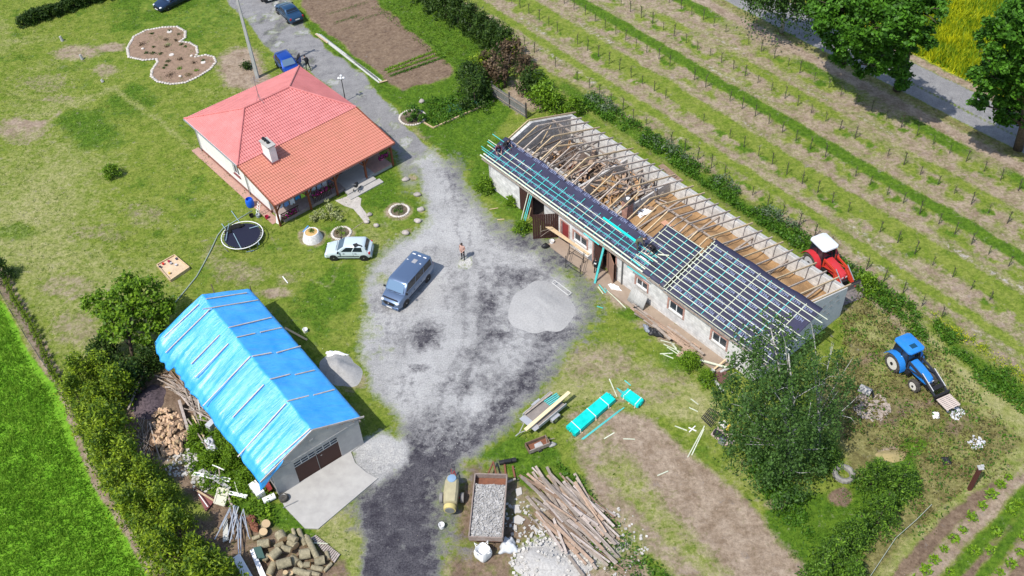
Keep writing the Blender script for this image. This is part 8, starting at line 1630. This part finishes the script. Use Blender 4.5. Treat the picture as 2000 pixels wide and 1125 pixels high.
q=quad([(608,1052),(618,1046),(663,1082),(652,1098)],.1); mb=MB()
for k in range(16): f=k/15; a_=q[0].lerp(q[3],f); c_5=q[1].lerp(q[2],f); mb.beam(a_,c_5,.1,.07)
S('slatted_rack',mb,M('silver_timber',(.42,.385,.35),.85),'pale slatted panel lying right of the sawn logs','panel')
board('lath_scrap',(607,1060),(640,1062),.06,.04,PALE,'thin lath lying over the slatted panel','lath',za=.2)
# --- debris inside the barn
rg=random.Random(29)
def inb(x,y,z): return BF(x,y,z)
for k in range(190):
    y_=rg.uniform(39.8,52.6); x_=rg.uniform(40.6,48.4); z_=rg.uniform(.6,2.5) if y_<47 else rg.uniform(.3,1.3); ln=rg.uniform(1.,3.0); an=rg.choice((BF.rz,BF.rz+1.57,BF.rz+.8))+rg.gauss(0,.3); d=Vector((math.cos(an),math.sin(an),rg.gauss(0,.25)))*ln/2; c=inb(x_,y_,z_)
    mb=MB(); mb.beam(c-d,c+d,rg.choice((.08,.12,.2,.34)),.05); S('debris_plank',mb,rg.choice((OLDB,OLDT,pm_[3],pm_[3],pm_[4],M('orange_brown_debris',(.38,.22,.11),.9,rnd=.2))),'broken plank lying in the roofless part of the barn','plank','broken planks inside the barn')
for i,(x_,y_,r_,z_,m_,l) in enumerate([(44.8,43.0,1.9,2.1,SAW,'brown straw heap beside the barn chimney'),(46.8,41.9,1.3,1.9,SAW,'brown straw heap at the back wall beside the chimney'),(43.2,44.9,1.4,1.3,M('pale_debris',(.42,.37,.32),.9,col2=(.25,.21,.17),vs=4,bump=.8),'pale debris heap in the middle of the barn'),(44.9,47.6,1.4,.9,M('black_debris',(.035,.03,.028),.9,col2=(.09,.08,.07),vs=4),'black debris heap in the dark bay'),(46.4,45.6,1.6,1.8,SAW,'brown heap at the back wall of the dark bay'),(45.9,49.4,.9,1.1,M('oxide_debris',(.20,.07,.05),.8),'reddish debris heap at the far bay')]):
    c=inb(x_,y_,0); mb=MB(); mb.blob((c.x,c.y,0),(r_,r_*.9,z_),16,9,.25,seed=i,flat=0); S('debris_heap',mb,m_,l,'debris heap',smooth=2)
for i,(p,z_,m_,l) in enumerate([([(1226,402),(1248,404),(1258,418),(1232,416)],2.2,WHP,'white crumpled foam sheets in the barn, upper part'),([(1234,416),(1262,406),(1276,412),(1250,426)],2.25,WHP,'white foam sheets in the barn, right part'),([(1222,418),(1240,424),(1250,440),(1230,430)],2.0,WHP,'white foam sheets in the barn near the membrane')]):
    q=[G(x,y,z_) for x,y in p]
    mb=MB(); mb.grid(lambda u,v,q=q,i=i:q[0]*(1-u)*(1-v)+q[1]*u*(1-v)+q[2]*u*v+q[3]*(1-u)*v+Vector((0,0,.12*math.sin(u*12+i)*math.sin(v*10))),10,10); o=S('foam_sheet',mb,m_,l,'foam sheet',smooth=1); m2=o.modifiers.new('t','SOLIDIFY'); m2.thickness=.03
for i,(a,c,z_,l) in enumerate([((1187,392),(1232,432),1.9,'wide grey board sloping inside the barn left of the foam'),((1205,385),(1222,425),2.0,'grey board beside the barn chimney'),((1290,322),(1330,355),2.6,'dark board lying along the rear barn wall'),((1335,365),(1385,398),2.55,'grey brown board on the sawdust by the rear wall')]): board('wide_board',a,c,.55,.04,[SHEETG,SHEETG,OLDB,M('grey_brown_board',(.20,.17,.15),.8)][i],l,'board','wide boards inside the barn',za=z_)
mb=MB(); mb.slab([G(1290,435,2.6),G(1322,462,2.6),G(1330,458,2.6),G(1300,430,2.6)],(0,0,1),.04); S('salmon_sheet',mb,M('salmon_panel',(.50,.27,.17),.7),'salmon coloured panel lying on the sawdust near the membrane edge','panel')
# worker tools and offcuts on the roof
for i,(a,c,m_,l) in enumerate([((1250,500),(1272,515),WHP,'white batten offcut beside the camouflage worker'),((1258,494),(1284,512),PALE,'pale offcut lying beside the roof workers'),((1262,508),(1280,520),BLK,'black tool strip on the membrane'),((1285,497),(1307,499),PALE,'short pale lath at the upper membrane edge'),((1225,520),(1262,545),TEAL,'loose teal lath near the eave'),((1232,505),(1250,520),TEAL,'loose teal lath on the membrane near the step'),((1140,455),(1170,478),TEAL,'loose teal lath lying on the middle of the membrane')]):
    a_=PL(*a,b(bxe,30,bze)+sl_*.2,sl_); c_5=PL(*c,b(bxe,30,bze)+sl_*.2,sl_); mb=MB(); mb.beam(a_,c_5,.09,.04,up=sl_); S('roof_offcut',mb,m_,l,'lath','offcuts on the barn roof')
a_=PL(1178,425,b(bxe,30,bze)+sl_*.2,sl_); c_5=PL(1245,473,b(bxe,30,bze)+sl_*.2,sl_); mb=MB(); mb.beam(a_,c_5,.16,.06,up=sl_); S('teal_lath_stack',mb,M('bundle_teal',(.0,.48,.44),.55),'stack of bright teal laths lying lengthwise on the barn membrane','lath stack')
# downstairs drainpipe strips between flower rings
mb=MB(); mb.tube([G(716,430,.03),G(700,440,.03),G(690,447,.03)],.03,5); S('lawn_edging',mb,M('worn_brown_concrete2',(.33,.27,.2),.9),'thin edging line between the two ringed flower beds','edging')
# bed sprouts & small pebbles on the yard
rg=random.Random(31); mb=MB()
for k in range(700):
    x=rg.uniform(720,1120); y=rg.uniform(350,900)
    if sdf(yard,np.array([x]),np.array([y]))[0]<4: continue
    p=G(x,y,.02); s_=rg.uniform(.02,.05); mb.blob(p,(s_,s_*.8,s_*.5),5,3,.2,seed=k)
S('yard_pebbles',mb,M('pebble_grey',(.34,.335,.32),.9),'loose pebbles scattered over the gravel yard','pebbles',kind='stuff')
